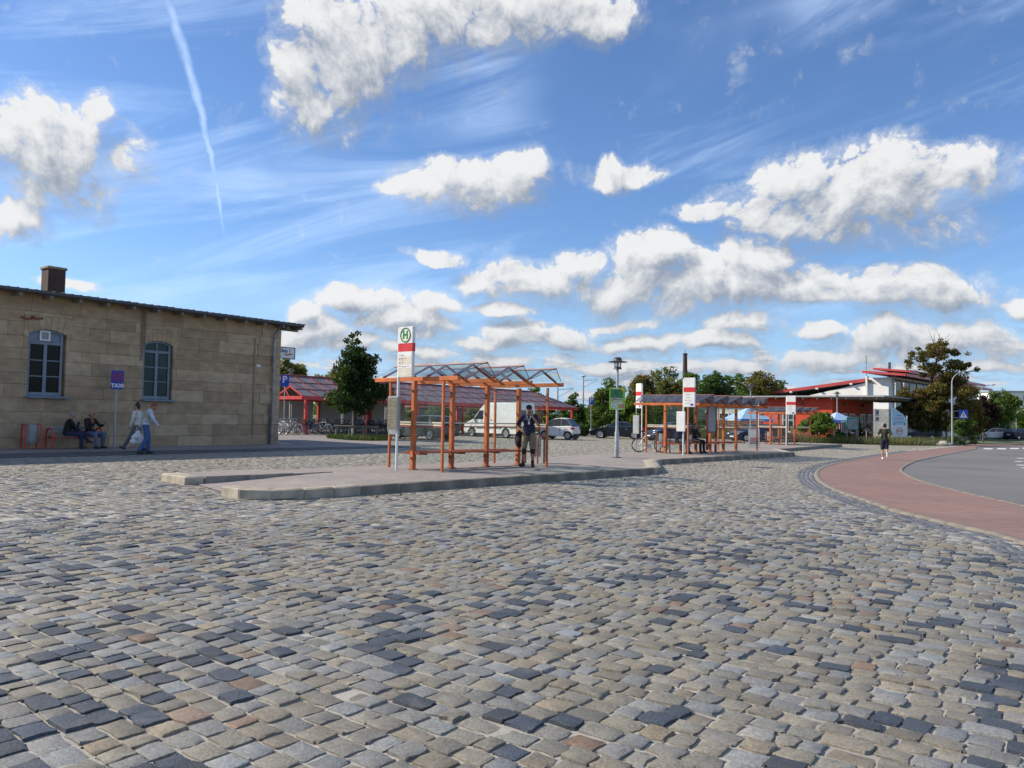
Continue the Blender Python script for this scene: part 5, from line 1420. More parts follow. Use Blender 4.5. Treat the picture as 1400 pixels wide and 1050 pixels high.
# ------------------------------------------------------------------ red and white building on the right
def V3(p, z): return Vector((p[0], p[1], z))
M_REDWALL = pm('red_render', (.66, .075, .038), .85, var=.12, scale=.5, bump=.003, bscale=40)
M_WHITEWALL = pm('white_render', (.84, .83, .80), .85, var=.06, scale=.4, bump=.002, bscale=40)
M_GREENWALL = pm('pale_green_render', (.50, .56, .47), .85, var=.08, scale=.4)
M_SOFFIT = pm('grey_soffit', (.36, .34, .31), .8, var=.15, scale=2, streak=(6, 1, 1))
M_REDROOF = pm('red_metal_roof', (.50, .07, .07), .4, var=.1, scale=.6)
M_CANOPY = pm('canopy_wood', (.22, .17, .13), .75, var=.2, scale=2)
A2 = far(1138, 76.0); GZ = -.6
redb = thing('red_building', 'red rendered building with a wide flat canopy and white framed windows', 'building', (A2.x, A2.y, GZ), ROT_U)
# local frame: +x along U2 (shaded front), +y along -N2 (sunlit end wall)
ZT = 3.95 - GZ
m_ = MB(); m_.box((6.3, 3.7, ZT / 2), (12.6, 7.4, ZT)); wl = m_.build('wall', M_REDWALL, redb)
m_ = MB(); m_.box((7, 10.6, ZT / 2 - .1), (14, 6.4, ZT - .2)); m_.build('green_wall', M_GREENWALL, redb)
can = MB(); can.box((7.0, 5.2, ZT + .10), (15.8, 20.5, .14)); cn = can.build('canopy', M_CANOPY, redb)
m_ = MB(); m_.box((-.93, 5.2, ZT + .12), (.06, 20.5, .15)); m_.box((7.0, -5.07, ZT + .12), (15.9, .06, .15)); m_.build('fascia', M_GREYP, cn)
for k in range(14):
    m_ = MB(); m_.box((-.45, -4.4 + 1.4 * k, ZT - .08), (.86, .10, .16)); m_.build('rafter', M_WOODGREY, cn)
for k in range(11):
    m_ = MB(); m_.box((-.6 + 1.45 * k, -2.6, ZT - .08), (.10, 4.8, .16)); m_.build('rafter', M_WOODGREY, cn)
def window(parent, c, w, h, axis, nx=2, nz=2, frame=M_WHITE, gm=M_DARKGLASS):
    """framed window lying against a wall; axis 'x': wall along x facing -y, 'y': wall along y facing -x"""
    def B(m_, dx, dz, sx, sz, d, off):
        m_.box((c[0] + dx, c[1] + off, c[2] + dz), (sx, d, sz)) if axis == 'x' else m_.box((c[0] + off, c[1] + dx, c[2] + dz), (d, sx, sz))
    f = MB(); t = .09
    for s_ in (-1, 1): B(f, s_ * (w / 2), 0, t, h + t, .14, 0); B(f, 0, s_ * (h / 2), w + t, t, .13, 0)
    for i in range(1, nx): B(f, -w / 2 + w * i / nx, 0, t * .7, h, .12, 0)
    for i in range(1, nz): B(f, 0, -h / 2 + h * (.62 if nz == 2 else i / nz), w, t * .7, .11, 0)
    o = f.build('window', frame, parent); q = MB(); B(q, 0, 0, w, h, .04, 0); q.build('pane', gm, o)
    s_ = MB(); B(s_, 0, -h / 2 - .08, w + .3, .07, .26, -.05); s_.build('sill', frame, o)
for x in (3.2, 5.6, 9.0, 11.3): window(redb, (x, -.03, 2.05), 1.55, 1.9, 'x', 3, 2)
for y in (1.0, 4.4): window(redb, (-.03, y, 2.05), 1.1, 1.9, 'y', 2, 2)
for y in (9.0, 11.5): window(redb, (-.03, y, 2.05), 1.1, 1.7, 'y', 2, 2)
m_ = MB(); m_.bbox((-.55, .45, .9), (.5, .5, 1.8), .03); m_.ext([(-.9, .3, 0), (-.5, .3, 2.4), (-.1, .3, 2.4), (-.1, .3, 0)], (0, .4, 0)); m_.build('buttress', M_REDWALL, redb)
for x, y in ((-.1, 3.0), (3.0, -.12), (9.0, -.12)):
    m_ = MB(); m_.bbox((x, y, ZT - .55), (.2, .2, .3), .03); m_.build('wall_lamp', M_DGREY, redb)

E2 = far(1215, 95.0)
whb = thing('white_building', 'white building with red mono pitch roofs and a glazed blue fronted wing', 'building', (E2.x, E2.y, GZ), ROT_U)
# local: +x along U2 (long front, in shade), +y along -N2 (white end wall, sunlit)
def loc_y(px): u = (px - 700) / F_PX; return (E2.x - u * E2.y) / (N2.x - u * N2.y) 
def zz(px, py, y): P_ = Vector((E2.x, E2.y, 0)) - N2 * y; return zat(px, py, P_.y) - GZ
y1, y2, y3 = loc_y(1185), loc_y(1105), loc_y(1036)
ZW = [(0, zz(1215, 529, 0)), (y1, zz(1185, 523, y1)), (y2, zz(1105, 541, y2)), (y3, zz(1036, 548, y3))]
m_ = MB(); m_.ext([(0, 0, 0)] + [(0, y, z) for y, z in ZW] + [(0, y3, 0)], (14, 0, 0)); m_.build('wall', M_WHITEWALL, whb)
# left mono pitch roof
za, zb_ = zz(1186, 521.5, y1) , zz(1036, 541.5, y3)
ov = .3; rf_ = MB(); rf_.ext([(-ov, y1 - .25, za), (-ov, y3, zb_), (15, y3, zb_), (15, y1 - .25, za)], (0, 0, .14)); ro = rf_.build('roof', M_SOFFIT, whb)
m_ = MB(); m_.ext([(-ov - .05, y1 - .25, za - .02), (-ov - .05, y3, zb_ - .02), (-ov - .05, y3, zb_ + .34), (-ov - .05, y1 - .25, za + .40)], (.05, 0, 0)); m_.ext([(-ov, y1 - .25, za + .15), (-ov, y3, zb_ + .15), (15, y3, zb_ + .15), (15, y1 - .25, za + .15)], (0, 0, .10)); m_.build('roof_sheet', M_REDROOF, ro)
for f in (.12, .42, .66, .86):
    y = y1 + (y3 - y1) * f; z = za + (zb_ - za) * f; m_ = MB(); m_.bbox((-ov - .1, y, z - .12), (.3, .35, .22), .05); m_.build('roof_spot_lamp', M_WHITE, ro)
m_ = MB(); m_.box((-.15, y1 - .12, za / 2 + .5), (.5, .22, za + .3)); m_.build('end_fin', M_WHITEWALL, whb)
m_ = MB(); m_.box((-1.3, loc_y(1205), 1.9), (2.4, 3.2, 3.8)); m_.build('garage', M_GREYP, whb)
# right wing with high roof
ZR = zz(1200, 514.5, 0); LR = 50.0
m_ = MB(); m_.box((LR / 2 + .5, 1.35, ZR / 2), (LR - 1, 2.7, ZR - .1)); m_.build('wing_wall', M_WHITEWALL, whb)
m_ = MB(); m_.ext([(-.7, -2.2, ZR), (LR, -2.2, ZR), (LR, 2.9, ZR + .5), (-.7, 2.9, ZR + .5)], (0, 0, .22)); wr_ = m_.build('wing_roof', pm('dark_soffit', (.10, .05, .04), .7), whb)
m_ = MB(); m_.box((LR / 2 - .35, -2.25, ZR + .12), (LR + .7, .08, .34)); m_.box((-.74, .35, ZR + .38), (.08, 5.1, .30), Matrix.Rotation(R(5.5), 3, 'X')); m_.build('roof_edge', M_REDROOF, wr_)
m_ = MB(); m_.ext([(4.5, -1.2, ZR + .75), (LR, -1.2, ZR + .75), (LR, 3.2, ZR + 1.2), (4.5, 3.2, ZR + 1.2)], (0, 0, .25)); m_.box((LR / 2 + 2.25, -1.24, ZR + .85), (LR - 4.5, .08, .40)); m_.build('upper_roof', M_REDROOF, whb)
m_ = MB(); m_.tube([(7.5, 2, ZR), (7.5, 2, ZR + 2.3)], .15, 10); m_.build('flue', M_DGREY, whb)
m_ = MB(); m_.tube([(6.6, 2, ZR), (6.8, 2, ZR + 2.2)], .06, 8); m_.build('flue', M_GALV, whb)
m_ = MB(); m_.tube([(1.2, 3, ZR), (1.2, 3, ZR + 2.8)], .03, 5)
for z in (2.0, 2.4, 2.7): m_.bar((.8, 3, ZR + z), (1.7, 3, ZR + z), .03)
m_.build('aerial', M_DGREY, whb)
bands = [(ZR - 2.6, ZR - .25, M_DARKGLASS), (ZR - 3.8, ZR - 2.7, M_GREENWALL), (ZR - 4.1, ZR - 3.85, M_BLUE), (ZR - 5.0, ZR - 4.15, M_SKYB), (.3, ZR - 5.1, M_DARKGLASS)]
for z0, z1, mt in bands:
    for k in range(7):
        m_ = MB(); m_.box((3.6 + k * 3.4, -.04, (z0 + z1) / 2), (3.3, .12, z1 - z0)); m_.build('facade_pane' if mt is M_DARKGLASS else 'facade_panel', mt, whb)
m_ = MB(); m_.box((7.4, -.16, ZR - 5.55), (5.5, .10, .55)); m_.build('shop_sign', pm('orange_sign', (.62, .20, .10), .5), whb)
for k in range(8):
    m_ = MB(); m_.box((1.9 + k * 3.4, -.12, ZR / 2 - .1), (.12, .12, ZR - .3)); m_.build('mullion', M_WHITE, whb)
for px in (1224.3, 1236):
    p = far(px, 88); fp = thing('flagpole', 'white flagpole in front of the glazed wing, %s' % ('the one nearer the white wall' if px < 1230 else 'the one nearer the olive tree'), 'flagpole', p)
    m_ = MB(); m_.tube([(0, 0, 0), (0, 0, zat(px, 525, 88) - p.z)], [.08, .05], 8); m_.build('pole', M_WHITE, fp); m_ = MB(); m_.ball((0, 0, zat(px, 525, 88) - p.z + .05), .09); m_.build('finial', M_WHITE, fp)

# ------------------------------------------------------------------ pieces in front of the buildings
def fence(label, a, b, h, boards, post_step=2.0, mat=M_RUST):
    d = (b - a); L = d.length; t = thing('wooden_fence', label, 'fence', a, math.atan2(d.y, d.x), 'red brown board fences of the terrace'); sl = d.z / L
    n_ = max(1, round(L / post_step))
    for i in range(n_ + 1):
        m_ = MB(); m_.bbox((L * i / n_, .06, h / 2 + sl * L * i / n_), (.10, .10, h + .12), .01); m_.build('post', M_WOODGREY, t)
    for i in range(n_):
        for k in range(boards):
            z = .08 + (h - .08) * (k + .5) / boards; m_ = MB(); m_.bbox((L * (i + .5) / n_, 0, z + sl * L * (i + .5) / n_), (L / n_ - .04, .03, (h - .08) / boards - .02), .006); m_.build('board', mat, t)
M_FENCE = pm('fence_boards', (.25, .11, .065), .8, var=.25, scale=2, streak=(1, 8, 8))
fence('red brown board fence behind the far end of the long shelter', far(983, 73), far(1042, 71), 1.75, 9, mat=M_FENCE)
fence('low brown board fence right of the far small shelter', far(1081, 70), far(1113, 68.5), 1.35, 7, mat=M_FENCE)
def pavilion(label, px, Y, w, h, hp, print_=True):
    p = far(px, Y); t = thing('sun_pavilion', label, 'pavilion', p, .25, 'pale blue pavilions on the terrace')
    hw_ = w / 2; e = MB(); e.add([(-hw_, -hw_, h), (hw_, -hw_, h), (hw_, hw_, h), (-hw_, hw_, h), (0, 0, hp)], [(0, 1, 4), (1, 2, 4), (2, 3, 4), (3, 0, 4)]); cn_ = e.build('canopy', pm('pale_blue_canvas', (.36, .52, .74), .8, var=.06), t)
    v = MB()
    for a, b in (((-1, -1), (1, -1)), ((1, -1), (1, 1)), ((1, 1), (-1, 1)), ((-1, 1), (-1, -1))):
        v.bar((a[0] * hw_, a[1] * hw_, h - .11), (b[0] * hw_, b[1] * hw_, h - .11), .02, .24)
    v.build('valance', pm('blue_canvas', (.10, .26, .66), .8, var=.06), cn_)
    q = MB(); q.box((0, -hw_ - .013, h - .11), (w * .42, .006, .13)); q.box((-hw_ - .013, 0, h - .11), (.006, w * .42, .13)); q.build('white_print', M_WHITE, cn_)
    for a in (-1, 1):
        for b in (-1, 1): q = MB(); q.tube([(a * (hw_ - .05), b * (hw_ - .05), 0), (a * (hw_ - .05), b * (hw_ - .05), h)], .025, 6); q.build('leg', M_WHITE, t)
pavilion('pale blue pointed pavilion with white print before the red building', 1144, 69, 2.35, 2.02, 2.75)
pavilion('pale blue pavilion behind the end of the long shelter', 1022, 78, 3.6, 1.95, 3.1)
p = far(1165.5, 67.5); nb_ = thing('notice_board', 'teal framed notice board on two posts in the weeds before the red building', 'notice board', p, R(-3))
m_ = MB(); m_.bbox((0, 0, 1.75), (1.02, .08, 1.12), .02); m_.build('frame', pm('teal_paint', (.05, .22, .19), .5), nb_)
m_ = MB(); m_.box((0, -.045, 1.72), (.82, .02, .86)); m_.build('board', pm('board_grey', (.20, .25, .26), .4), nb_)
for s_ in (-1, 1): m_ = MB(); m_.tube([(s_ * .47, .02, 0), (s_ * .47, .02, 1.9)], .035, 8); m_.build('post', M_GALV, nb_)
p = far(1184.5, 66.5); mk = thing('marker_post', 'short grey post standing in the weeds right of the notice board', 'post', p)
m_ = MB(); m_.tube([(0, 0, 0), (0, 0, 1.25)], .04, 8); m_.build('post', M_GALV, mk); m_ = MB(); m_.bbox((0, -.03, 1.22), (.5, .03, .12), .01); m_.build('plate', M_WOODGREY, mk)
p = far(1196.8, 66); sg_ = thing('stop_sign_post', 'thin post with two grey sign plates beside the jogger', 'sign', p, R(12))
m_ = MB(); m_.tube([(0, 0, 0), (0, 0, 3.1)], .035, 8); m_.build('post', M_GALV, sg_)
for z, h in ((2.75, .55), (2.2, .4)): m_ = MB(); m_.bbox((.12, -.045, z), (.42, .03, h), .01); m_.build('plate', M_GREYP, sg_); m_ = MB(); m_.box((.16, -.064, z + .02), (.18, .006, h * .5)); m_.build('symbol', M_DGREY, sg_)
p = far(1236.2, 70.0); fl = thing('advertising_banner', 'tall pale blue and white advertising banner on a pole behind the jogger', 'banner', p, R(8))
m_ = MB(); m_.tube([(.28, 0, 0), (.28, 0, 2.6)], .035, 8); m_.build('pole', M_WHITE, fl)
m_ = MB(); m_.ext([(-1.22, 0, .62), (.24, 0, .62), (.24, 0, 2.35), (-.15, 0, 2.75), (-.95, 0, 3.25), (-1.22, 0, 3.2)], (0, .02, 0)); bn_ = m_.build('cloth', pm('banner_white', (.74, .76, .76), .6, var=.05), fl)
m_ = MB(); m_.ext([(-1.20, -.004, 1.75), (.22, -.004, 1.75), (.22, -.004, 2.33), (-.16, -.004, 2.72), (-.95, -.004, 3.2), (-1.20, -.004, 3.16)], (0, .003, 0)); m_.build('blue_field', M_SKYB, bn_)
for (x, z, w_, h_, mt) in ((-.45, 2.35, .8, .14, M_PINK), (-.45, 2.02, .62, .22, M_GREYP), (-.5, 2.62, .4, .1, M_SBLUE), (-.95, 1.85, .1, .3, M_DGREY), (.02, 1.85, .1, .3, M_DGREY)):
    k_ = max(2, int(w_ / .13))
    for i in range(k_): q = MB(); q.box((x - w_ / 2 + w_ * (i + .5) / k_, -.009, z + random.uniform(-.02, .02)), (w_ / k_ * .7, .004, h_ * random.uniform(.6, 1))); q.build('print_mark', mt, bn_)
m_ = MB(); m_.ring((-.46, -.006, 1.22), (0, 1, 0), .30, .035, 20, 4); m_.build('emblem', pm('faded_red', (.55, .30, .26), .6), bn_); m_ = MB(); m_.bbox((-.46, -.008, 1.22), (.5, .006, .14), .001); m_.build('emblem_band', pm('faded_red', (.55, .30, .26), .6), bn_)
p = at(1294, 606.5); q_ = thing('marker_post', 'grey timber post beside the crossing lamp post', 'post', p); m_ = MB(); m_.bbox((0, 0, 1.05), (.16, .16, 2.1), .02); m_.build('post', M_WOODGREY, q_); m_ = MB(); m_.bbox((0, 0, 2.12), (.19, .19, .05), .01); m_.build('cap', M_GREYP, q_)

def street_lamp(label, p, H_, arm, ang, sign=False):
    t = thing('street_lamp', label, 'street lamp', p, ang, 'curved street lamps along the road')
    m_ = MB(); pts_ = [(0, 0, 0), (0, 0, 1.2), (0, 0, H_ - 1.2)] + [(arm * .9 * (1 - math.cos(a)) , 0, H_ - 1.2 + 1.0 * math.sin(a)) for a in np.linspace(.25, R(80), 7)] + [(arm, 0, H_ - .12)]
    m_.tube(pts_, [.085, .08, .06] + [.045] * 8, 10); m_.build('post', M_GREYP, t, smooth=50)
    m_ = MB(); m_.ball((arm + .32, 0, H_ - .08), (.42, .14, .09), 12, 6, Matrix.Rotation(R(-8), 3, 'Y')); m_.build('lamp_head', M_WHITE, t, smooth=60)
    m_ = MB(); m_.ball((arm + .34, 0, H_ - .15), (.26, .10, .06), 10, 5); m_.build('lamp_glass', M_HEAD, t, smooth=60)
    return t
p = at(1302, 609.5); d_ = p.y
SLH = zat(1304, 505, d_) - p.z
street_lamp('tall curved street lamp carrying the blue pedestrian crossing sign', p, SLH, 1.35, .0)
cs = thing('crossing_sign', 'square blue pedestrian crossing sign held out on the street lamp', 'sign', p)
zc = zat(1317, 566.5, d_) - p.z; xc = far(1317, d_).x - p.x
m_ = MB(); m_.bbox((xc, -.03, zc), (.80, .03, .80), .02); m_.build('plate', M_SBLUE, cs)
m_ = MB(); m_.ext([(xc - .33, -.05, zc - .29), (xc + .33, -.05, zc - .29), (xc, -.05, zc + .31)], (0, .006, 0)); tr = m_.build('triangle', M_WHITE, cs)
m_ = MB(); m_.ball((xc + .0, -.056, zc + .10), (.035, .006, .035), 10, 6); m_.bar((xc, -.056, zc + .06), (xc - .01, -.056, zc - .08), .06, .006, up=(0, 1, 0)); m_.bar((xc - .01, -.056, zc - .06), (xc - .10, -.056, zc - .2), .035, .006, up=(0, 1, 0)); m_.bar((xc, -.056, zc - .06), (xc + .09, -.056, zc - .2), .035, .006, up=(0, 1, 0)); m_.bar((xc, -.056, zc + .03), (xc + .08, -.056, zc - .05), .03, .006, up=(0, 1, 0)); m_.build('walker_mark', M_BLACK, tr)
m_ = MB(); m_.bar((0, 0, zc + .3), (xc, 0, zc + .3), .035); m_.bar((0, 0, zc - .3), (xc, 0, zc - .3), .035); m_.build('bracket', M_GALV, cs)
for (px, Y, pyt, lab) in ((1375, 118, 556, 'curved street lamp in front of the far green trees, leftmost of three in a row'), (1383.5, 128, 560, 'curved street lamp, middle of the three in a row at the far road'), (1389.5, 140, 563, 'curved street lamp, last of the three in a row at the far road'), (1340, 96, 530, 'curved street lamp rising behind the dark red tree'), (1352, 108, 540, 'curved street lamp half hidden between the dark red and green trees')):
    p = far(px, Y); street_lamp(lab, p, zat(px, pyt, Y) - p.z + .5, 1.4, R(5))

# parking signs
def p_sign(label, p, zc, w=.62, h=.9, rot=0.0, H=None):
    t = thing('parking_sign', label, 'sign', p, rot, 'blue parking signs')
    m_ = MB(); m_.tube([(0, 0, 0), (0, 0, zc + h / 2)], .035, 8); m_.build('post', M_GALV, t)
    m_ = MB(); m_.bbox((0, -.05, zc), (w, .03, h), .02); m_.build('plate', M_SBLUE, t)
    link('lettering', text_mesh('P', .62, M_WHITE, bold=.01), t, loc=(0, -.067, zc + h * .08), rot=(R(90), 0, 0)); return t
p = far(388.5, 50.5); p_sign('blue parking sign on a grey post before the red cycle shelter', p, zat(389, 520.5, 50.5) - p.z, .55, .75)
p = far(808, 66.0); p_sign('blue parking sign on a grey post before the green bushes', p, zat(808, 548, 66) - p.z, .42, .62)

# white block beyond the trees, factory chimney, low house behind the cycle shelter, rail masts
p = far(1384, 190); wb = thing('apartment_block', 'white flat roofed block with a row of windows above the far trees', 'building', (p.x, p.y, -1), R(-12))
hh = zat(1384, 536, 190) + 1
m_ = MB(); m_.box((6, 5, hh / 2), (22, 10, hh)); m_.build('wall', M_WHITEWALL, wb); m_ = MB(); m_.box((6, 5, hh + .15), (22.6, 10.6, .3)); m_.build('roof', M_GREYP, wb)
for k in range(6):
    for r_ in range(3): window(wb, (3.2 + k * 2.1, -.05, hh - 1.5 - 3.1 * r_), 1.5, 1.6, 'x', 2, 1)
p = far(936, 165); ch = thing('factory_chimney', 'slender dark brown factory chimney rising behind the green trees', 'chimney', p)
hh = zat(936, 483, 165) - p.z; m_ = MB(); m_.lathe([(.75, 0), (.44, hh - .5), (.50, hh - .45), (.50, hh), (.36, hh)], 16); m_.build('shaft', M_BRICKD, ch, smooth=40)
m_ = MB(); m_.tube([(0, 0, hh), (0, 0, hh + .9)], .05, 5); m_.build('lightning_rod', M_DGREY, ch)
p = far(626, 100); hs = thing('low_house', 'low brown roofed house with dark windows behind the cycle shelter', 'house', (p.x, p.y, p.z - .2), R(20))
m_ = MB(); m_.box((0, 3, 1.3), (11, 6, 2.6)); m_.build('wall', pm('brown_render', (.24, .17, .13), .85), hs)
m_ = MB(); m_.ext([(-6, -.5, 2.6), (-6, 6.5, 2.6), (-6, 3, 4.0)], (12, 0, 0)); m_.build('roof', pm('brown_tiles', (.16, .06, .045), .8, var=.2), hs)
for x in (-3.5, -1, 1.5, 4): window(hs, (x, -.04, 1.45), 1.1, 1.2, 'x', 2, 1)
for px, pyt, Y, lab in ((762, 527, 105, 'thin grey rail mast above the right end of the cycle shelter'), (797, 515, 115, 'rail mast with a lamp left of the lantern post'), (640, 478 + 45, 120, 'rail mast behind the nearest bus shelter roof')):
    p = far(px, Y); t = thing('rail_mast', lab, 'mast', p, R(30), 'rail masts beyond the square'); hh = zat(px, pyt, Y) - p.z
    m_ = MB(); m_.tube([(0, 0, 0), (0, 0, hh)], [.16, .09], 8); m_.build('mast', M_GALV, t)
    m_ = MB(); m_.bar((0, 0, hh - .6), (2.6, 0, hh - .3), .07); m_.bar((0, 0, hh - 1.6), (2.5, 0, hh - .4), .05); m_.build('arm', M_GALV, t)
    if px == 797: m_ = MB(); m_.ball((0, 0, hh + .1), (.5, .3, .15)); m_.build('lamp_head', M_WHITE, t)

# ------------------------------------------------------------------ vegetation
def leaf_mat(name, c1, c2, c3=None, trans=.42):
    m = bpy.data.materials.new(name); m.use_nodes = True; t = m.node_tree; t.nodes.clear(); T = NT(t)
    o = T.n('ShaderNodeOutputMaterial'); geo = T.n('ShaderNodeNewGeometry'); co = T.n('ShaderNodeTexCoord').outputs['Object']
    col = T.mix(geo.outputs['Random Per Island'], (*c1, 1), (*c2, 1))
    if c3: col = T.mix(T.ss(T.noise(co, .55, 3, .6), .48, .68), col, (*c3, 1))
    df = T.n('ShaderNodeBsdfPrincipled'); df.inputs['Roughness'].default_value = .5; df.inputs['Specular IOR Level'].default_value = .35; T.put(df.inputs['Base Color'], col)
    tr = T.n('ShaderNodeBsdfTranslucent'); T.put(tr.inputs[0], T.mix(1.0, col, (1.2, 1.25, .5, 1), 'MULTIPLY'))
    mx = T.n('ShaderNodeMixShader'); mx.inputs[0].default_value = trans; t.links.new(df.outputs[0], mx.inputs[1]); t.links.new(tr.outputs[0], mx.inputs[2]); t.links.new(mx.outputs[0], o.inputs[0])
    return m
L_MAPLE = leaf_mat('maple_leaves', (.022, .052, .015), (.045, .088, .022), (.07, .075, .022))
L_GREEN = leaf_mat('green_leaves', (.070, .138, .031), (.132, .204, .048), (.144, .162, .042))
L_BRIGHT = leaf_mat('bright_leaves', (.106, .190, .034), (.179, .246, .050), (.202, .213, .045))
L_OLIVE = leaf_mat('olive_leaves', (.125, .122, .036), (.19, .165, .05), (.21, .125, .048))
L_YELL = leaf_mat('yellow_green_leaves', (.138, .167, .052), (.207, .213, .075), (.218, .172, .063))
L_DEEP = leaf_mat('deep_green_leaves', (.040, .098, .029), (.086, .149, .040))
L_RED = leaf_mat('dark_red_leaves', (.030, .012, .014), (.05, .022, .018), (.045, .04, .016))
L_BROWN = leaf_mat('brown_leaves', (.085, .055, .022), (.13, .085, .03), (.07, .075, .025))
M_BARK = pm('bark', (.115, .095, .075), .95, var=.3, scale=6, bump=.01, bscale=20)

def leaves_mesh(name, C, size, mat, rs, up=.5):
    n = len(C)
    nr = rs.normal(size=(n, 3)); nr[:, 2] = np.abs(nr[:, 2]) * (1 + up); nr /= np.linalg.norm(nr, axis=1)[:, None]
    a = np.cross(nr, rs.normal(size=(n, 3))); a /= np.linalg.norm(a, axis=1)[:, None]; b = np.cross(nr, a)
    s = size * rs.uniform(.6, 1.3, (n, 1)); w = s * rs.uniform(.45, .8, (n, 1))
    V = np.stack([C - a * s * .6, C + b * w * .5 - a * s * .05 + nr * s * .08, C + a * s * .6, C - b * w * .5 - a * s * .05 + nr * s * .08], 1)
    me = bpy.data.meshes.new(name); me.vertices.add(n * 4); me.vertices.foreach_set('co', V.reshape(-1).astype(np.float32))
    me.loops.add(n * 4); me.loops.foreach_set('vertex_index', np.arange(n * 4, dtype=np.int32)); me.polygons.add(n); me.polygons.foreach_set('loop_start', np.arange(0, n * 4, 4, dtype=np.int32))
    me.update(calc_edges=True); me.materials.append(mat); return me

def tree(name, label, p, blobs, nleaf, lsize, mat, seed, trunk_r=.15, nclu=60, spread=.16, cat='tree', group=None, extra=None, twigs=0, stem=True):
    """blobs: ellipsoids (x, y, z, rx, ry, rz, weight) in metres above the foot of the trunk"""
    rs = np.random.default_rng(seed); t = thing(name, label, cat, p, 0, group)
    w = np.array([b[6] for b in blobs]); w = w / w.sum(); cl = []
    for _ in range(nclu):
        b = blobs[rs.choice(len(blobs), p=w)]
        d = rs.normal(size=3); d /= np.linalg.norm(d); r_ = rs.uniform(.25, 1.0) ** .5
        cl.append(([b[0] + d[0] * b[3] * r_, b[1] + d[1] * b[4] * r_, b[2] + d[2] * b[5] * r_], (b[3] + b[5]) / 2 * spread * 1.45 * rs.uniform(.7, 1.6)))
    cw = np.array([c[1] for c in cl]) ** 2 * rs.uniform(.5, 1.5, nclu); cw /= cw.sum()
    nleaf = int(nleaf * 2.3); nclu_ = nclu
    idx = rs.choice(nclu, nleaf, p=cw); cc = np.array([c[0] for c in cl])[idx]; cr = np.array([c[1] for c in cl])[idx]
    d = rs.normal(size=(nleaf, 3)); d /= np.linalg.norm(d, axis=1)[:, None]
    C = cc + d * (cr * rs.uniform(.3, 1.1, nleaf) ** .7)[:, None] * np.array([1.15, 1.15, .8])
    C[:, 2] = np.maximum(C[:, 2], .05)
    zt = max(b[2] for b in blobs); mb = MB()
    if stem:
        top = Vector((blobs[-1][0] * .5, 0, zt)); pts_ = [Vector((0, 0, -.2)), Vector((rs.normal() * .03, rs.normal() * .03, zt * .3)), Vector((blobs[0][0] * .4, rs.normal() * .08, zt * .62)), top]
        mb.tube(pts_, [trunk_r * 1.25, trunk_r, trunk_r * .65, trunk_r * .2], 9)
        for c, r_ in [cl[i] for i in rs.choice(nclu, min(nclu, 26), replace=False)]:
            e = Vector(c); f = max(.22, min(.9, (e.z - .35 * math.hypot(e.x, e.y)) / zt)); s_ = Vector((blobs[0][0] * .4 * f, 0, zt * f)); mid = s_.lerp(e, .5) + Vector((0, 0, -.06 * (e - s_).length))
            mb.tube([s_, mid, e], [trunk_r * .35, trunk_r * .2, trunk_r * .06], 5)
        for _ in range(twigs):
            b = blobs[-1]; s_ = Vector((b[0] + rs.normal() * b[3] * .4, b[1] + rs.normal() * b[4] * .4, b[2] + rs.uniform(-.6, .5) * b[5])); e = s_ + Vector((rs.normal() * .8, rs.normal() * .6, rs.uniform(.5, 1.9)))
            mb.tube([s_, s_.lerp(e, .5) + Vector((rs.normal() * .1, 0, 0)), e], [.03, .02, .008], 4)
        mb.build('trunk', M_BARK, t, smooth=60)
    link('crown', leaves_mesh('crown', C, lsize, mat, rs), t); return t

def px_tree(name, label, px, Y, pyt, wpx, nleaf, ls, mat, seed, trunk=.25, base_py=None, shape='oval', **kw):
    p = far(px, Y); H_ = zat(px, pyt, Y) - p.z; rx = wpx / 2 * Y / F_PX; tz = H_ * trunk
    if shape == 'oval': bl = [(0, 0, tz + (H_ - tz) * .42, rx, rx, (H_ - tz) * .46, 1.0), (rx * .12, 0, tz + (H_ - tz) * .72, rx * .66, rx * .66, (H_ - tz) * .30, .6)]
    elif shape == 'cone': bl = [(0, 0, tz + (H_ - tz) * .28, rx, rx, (H_ - tz) * .30, 1.0), (0, 0, tz + (H_ - tz) * .55, rx * .72, rx * .72, (H_ - tz) * .28, .8), (0, 0, tz + (H_ - tz) * .82, rx * .36, rx * .36, (H_ - tz) * .2, .4)]
    elif shape == 'bush': bl = [(-rx * .35, 0, H_ * .42, rx * .65, rx * .6, H_ * .45, 1), (rx * .4, 0, H_ * .36, rx * .6, rx * .6, H_ * .4, .9), (0, 0, H_ * .6, rx * .5, rx * .5, H_ * .38, .6)]
    return tree(name, label, p, bl, nleaf, ls, mat, seed, trunk_r=kw.pop('tr', max(.07, H_ * .02)), **kw)

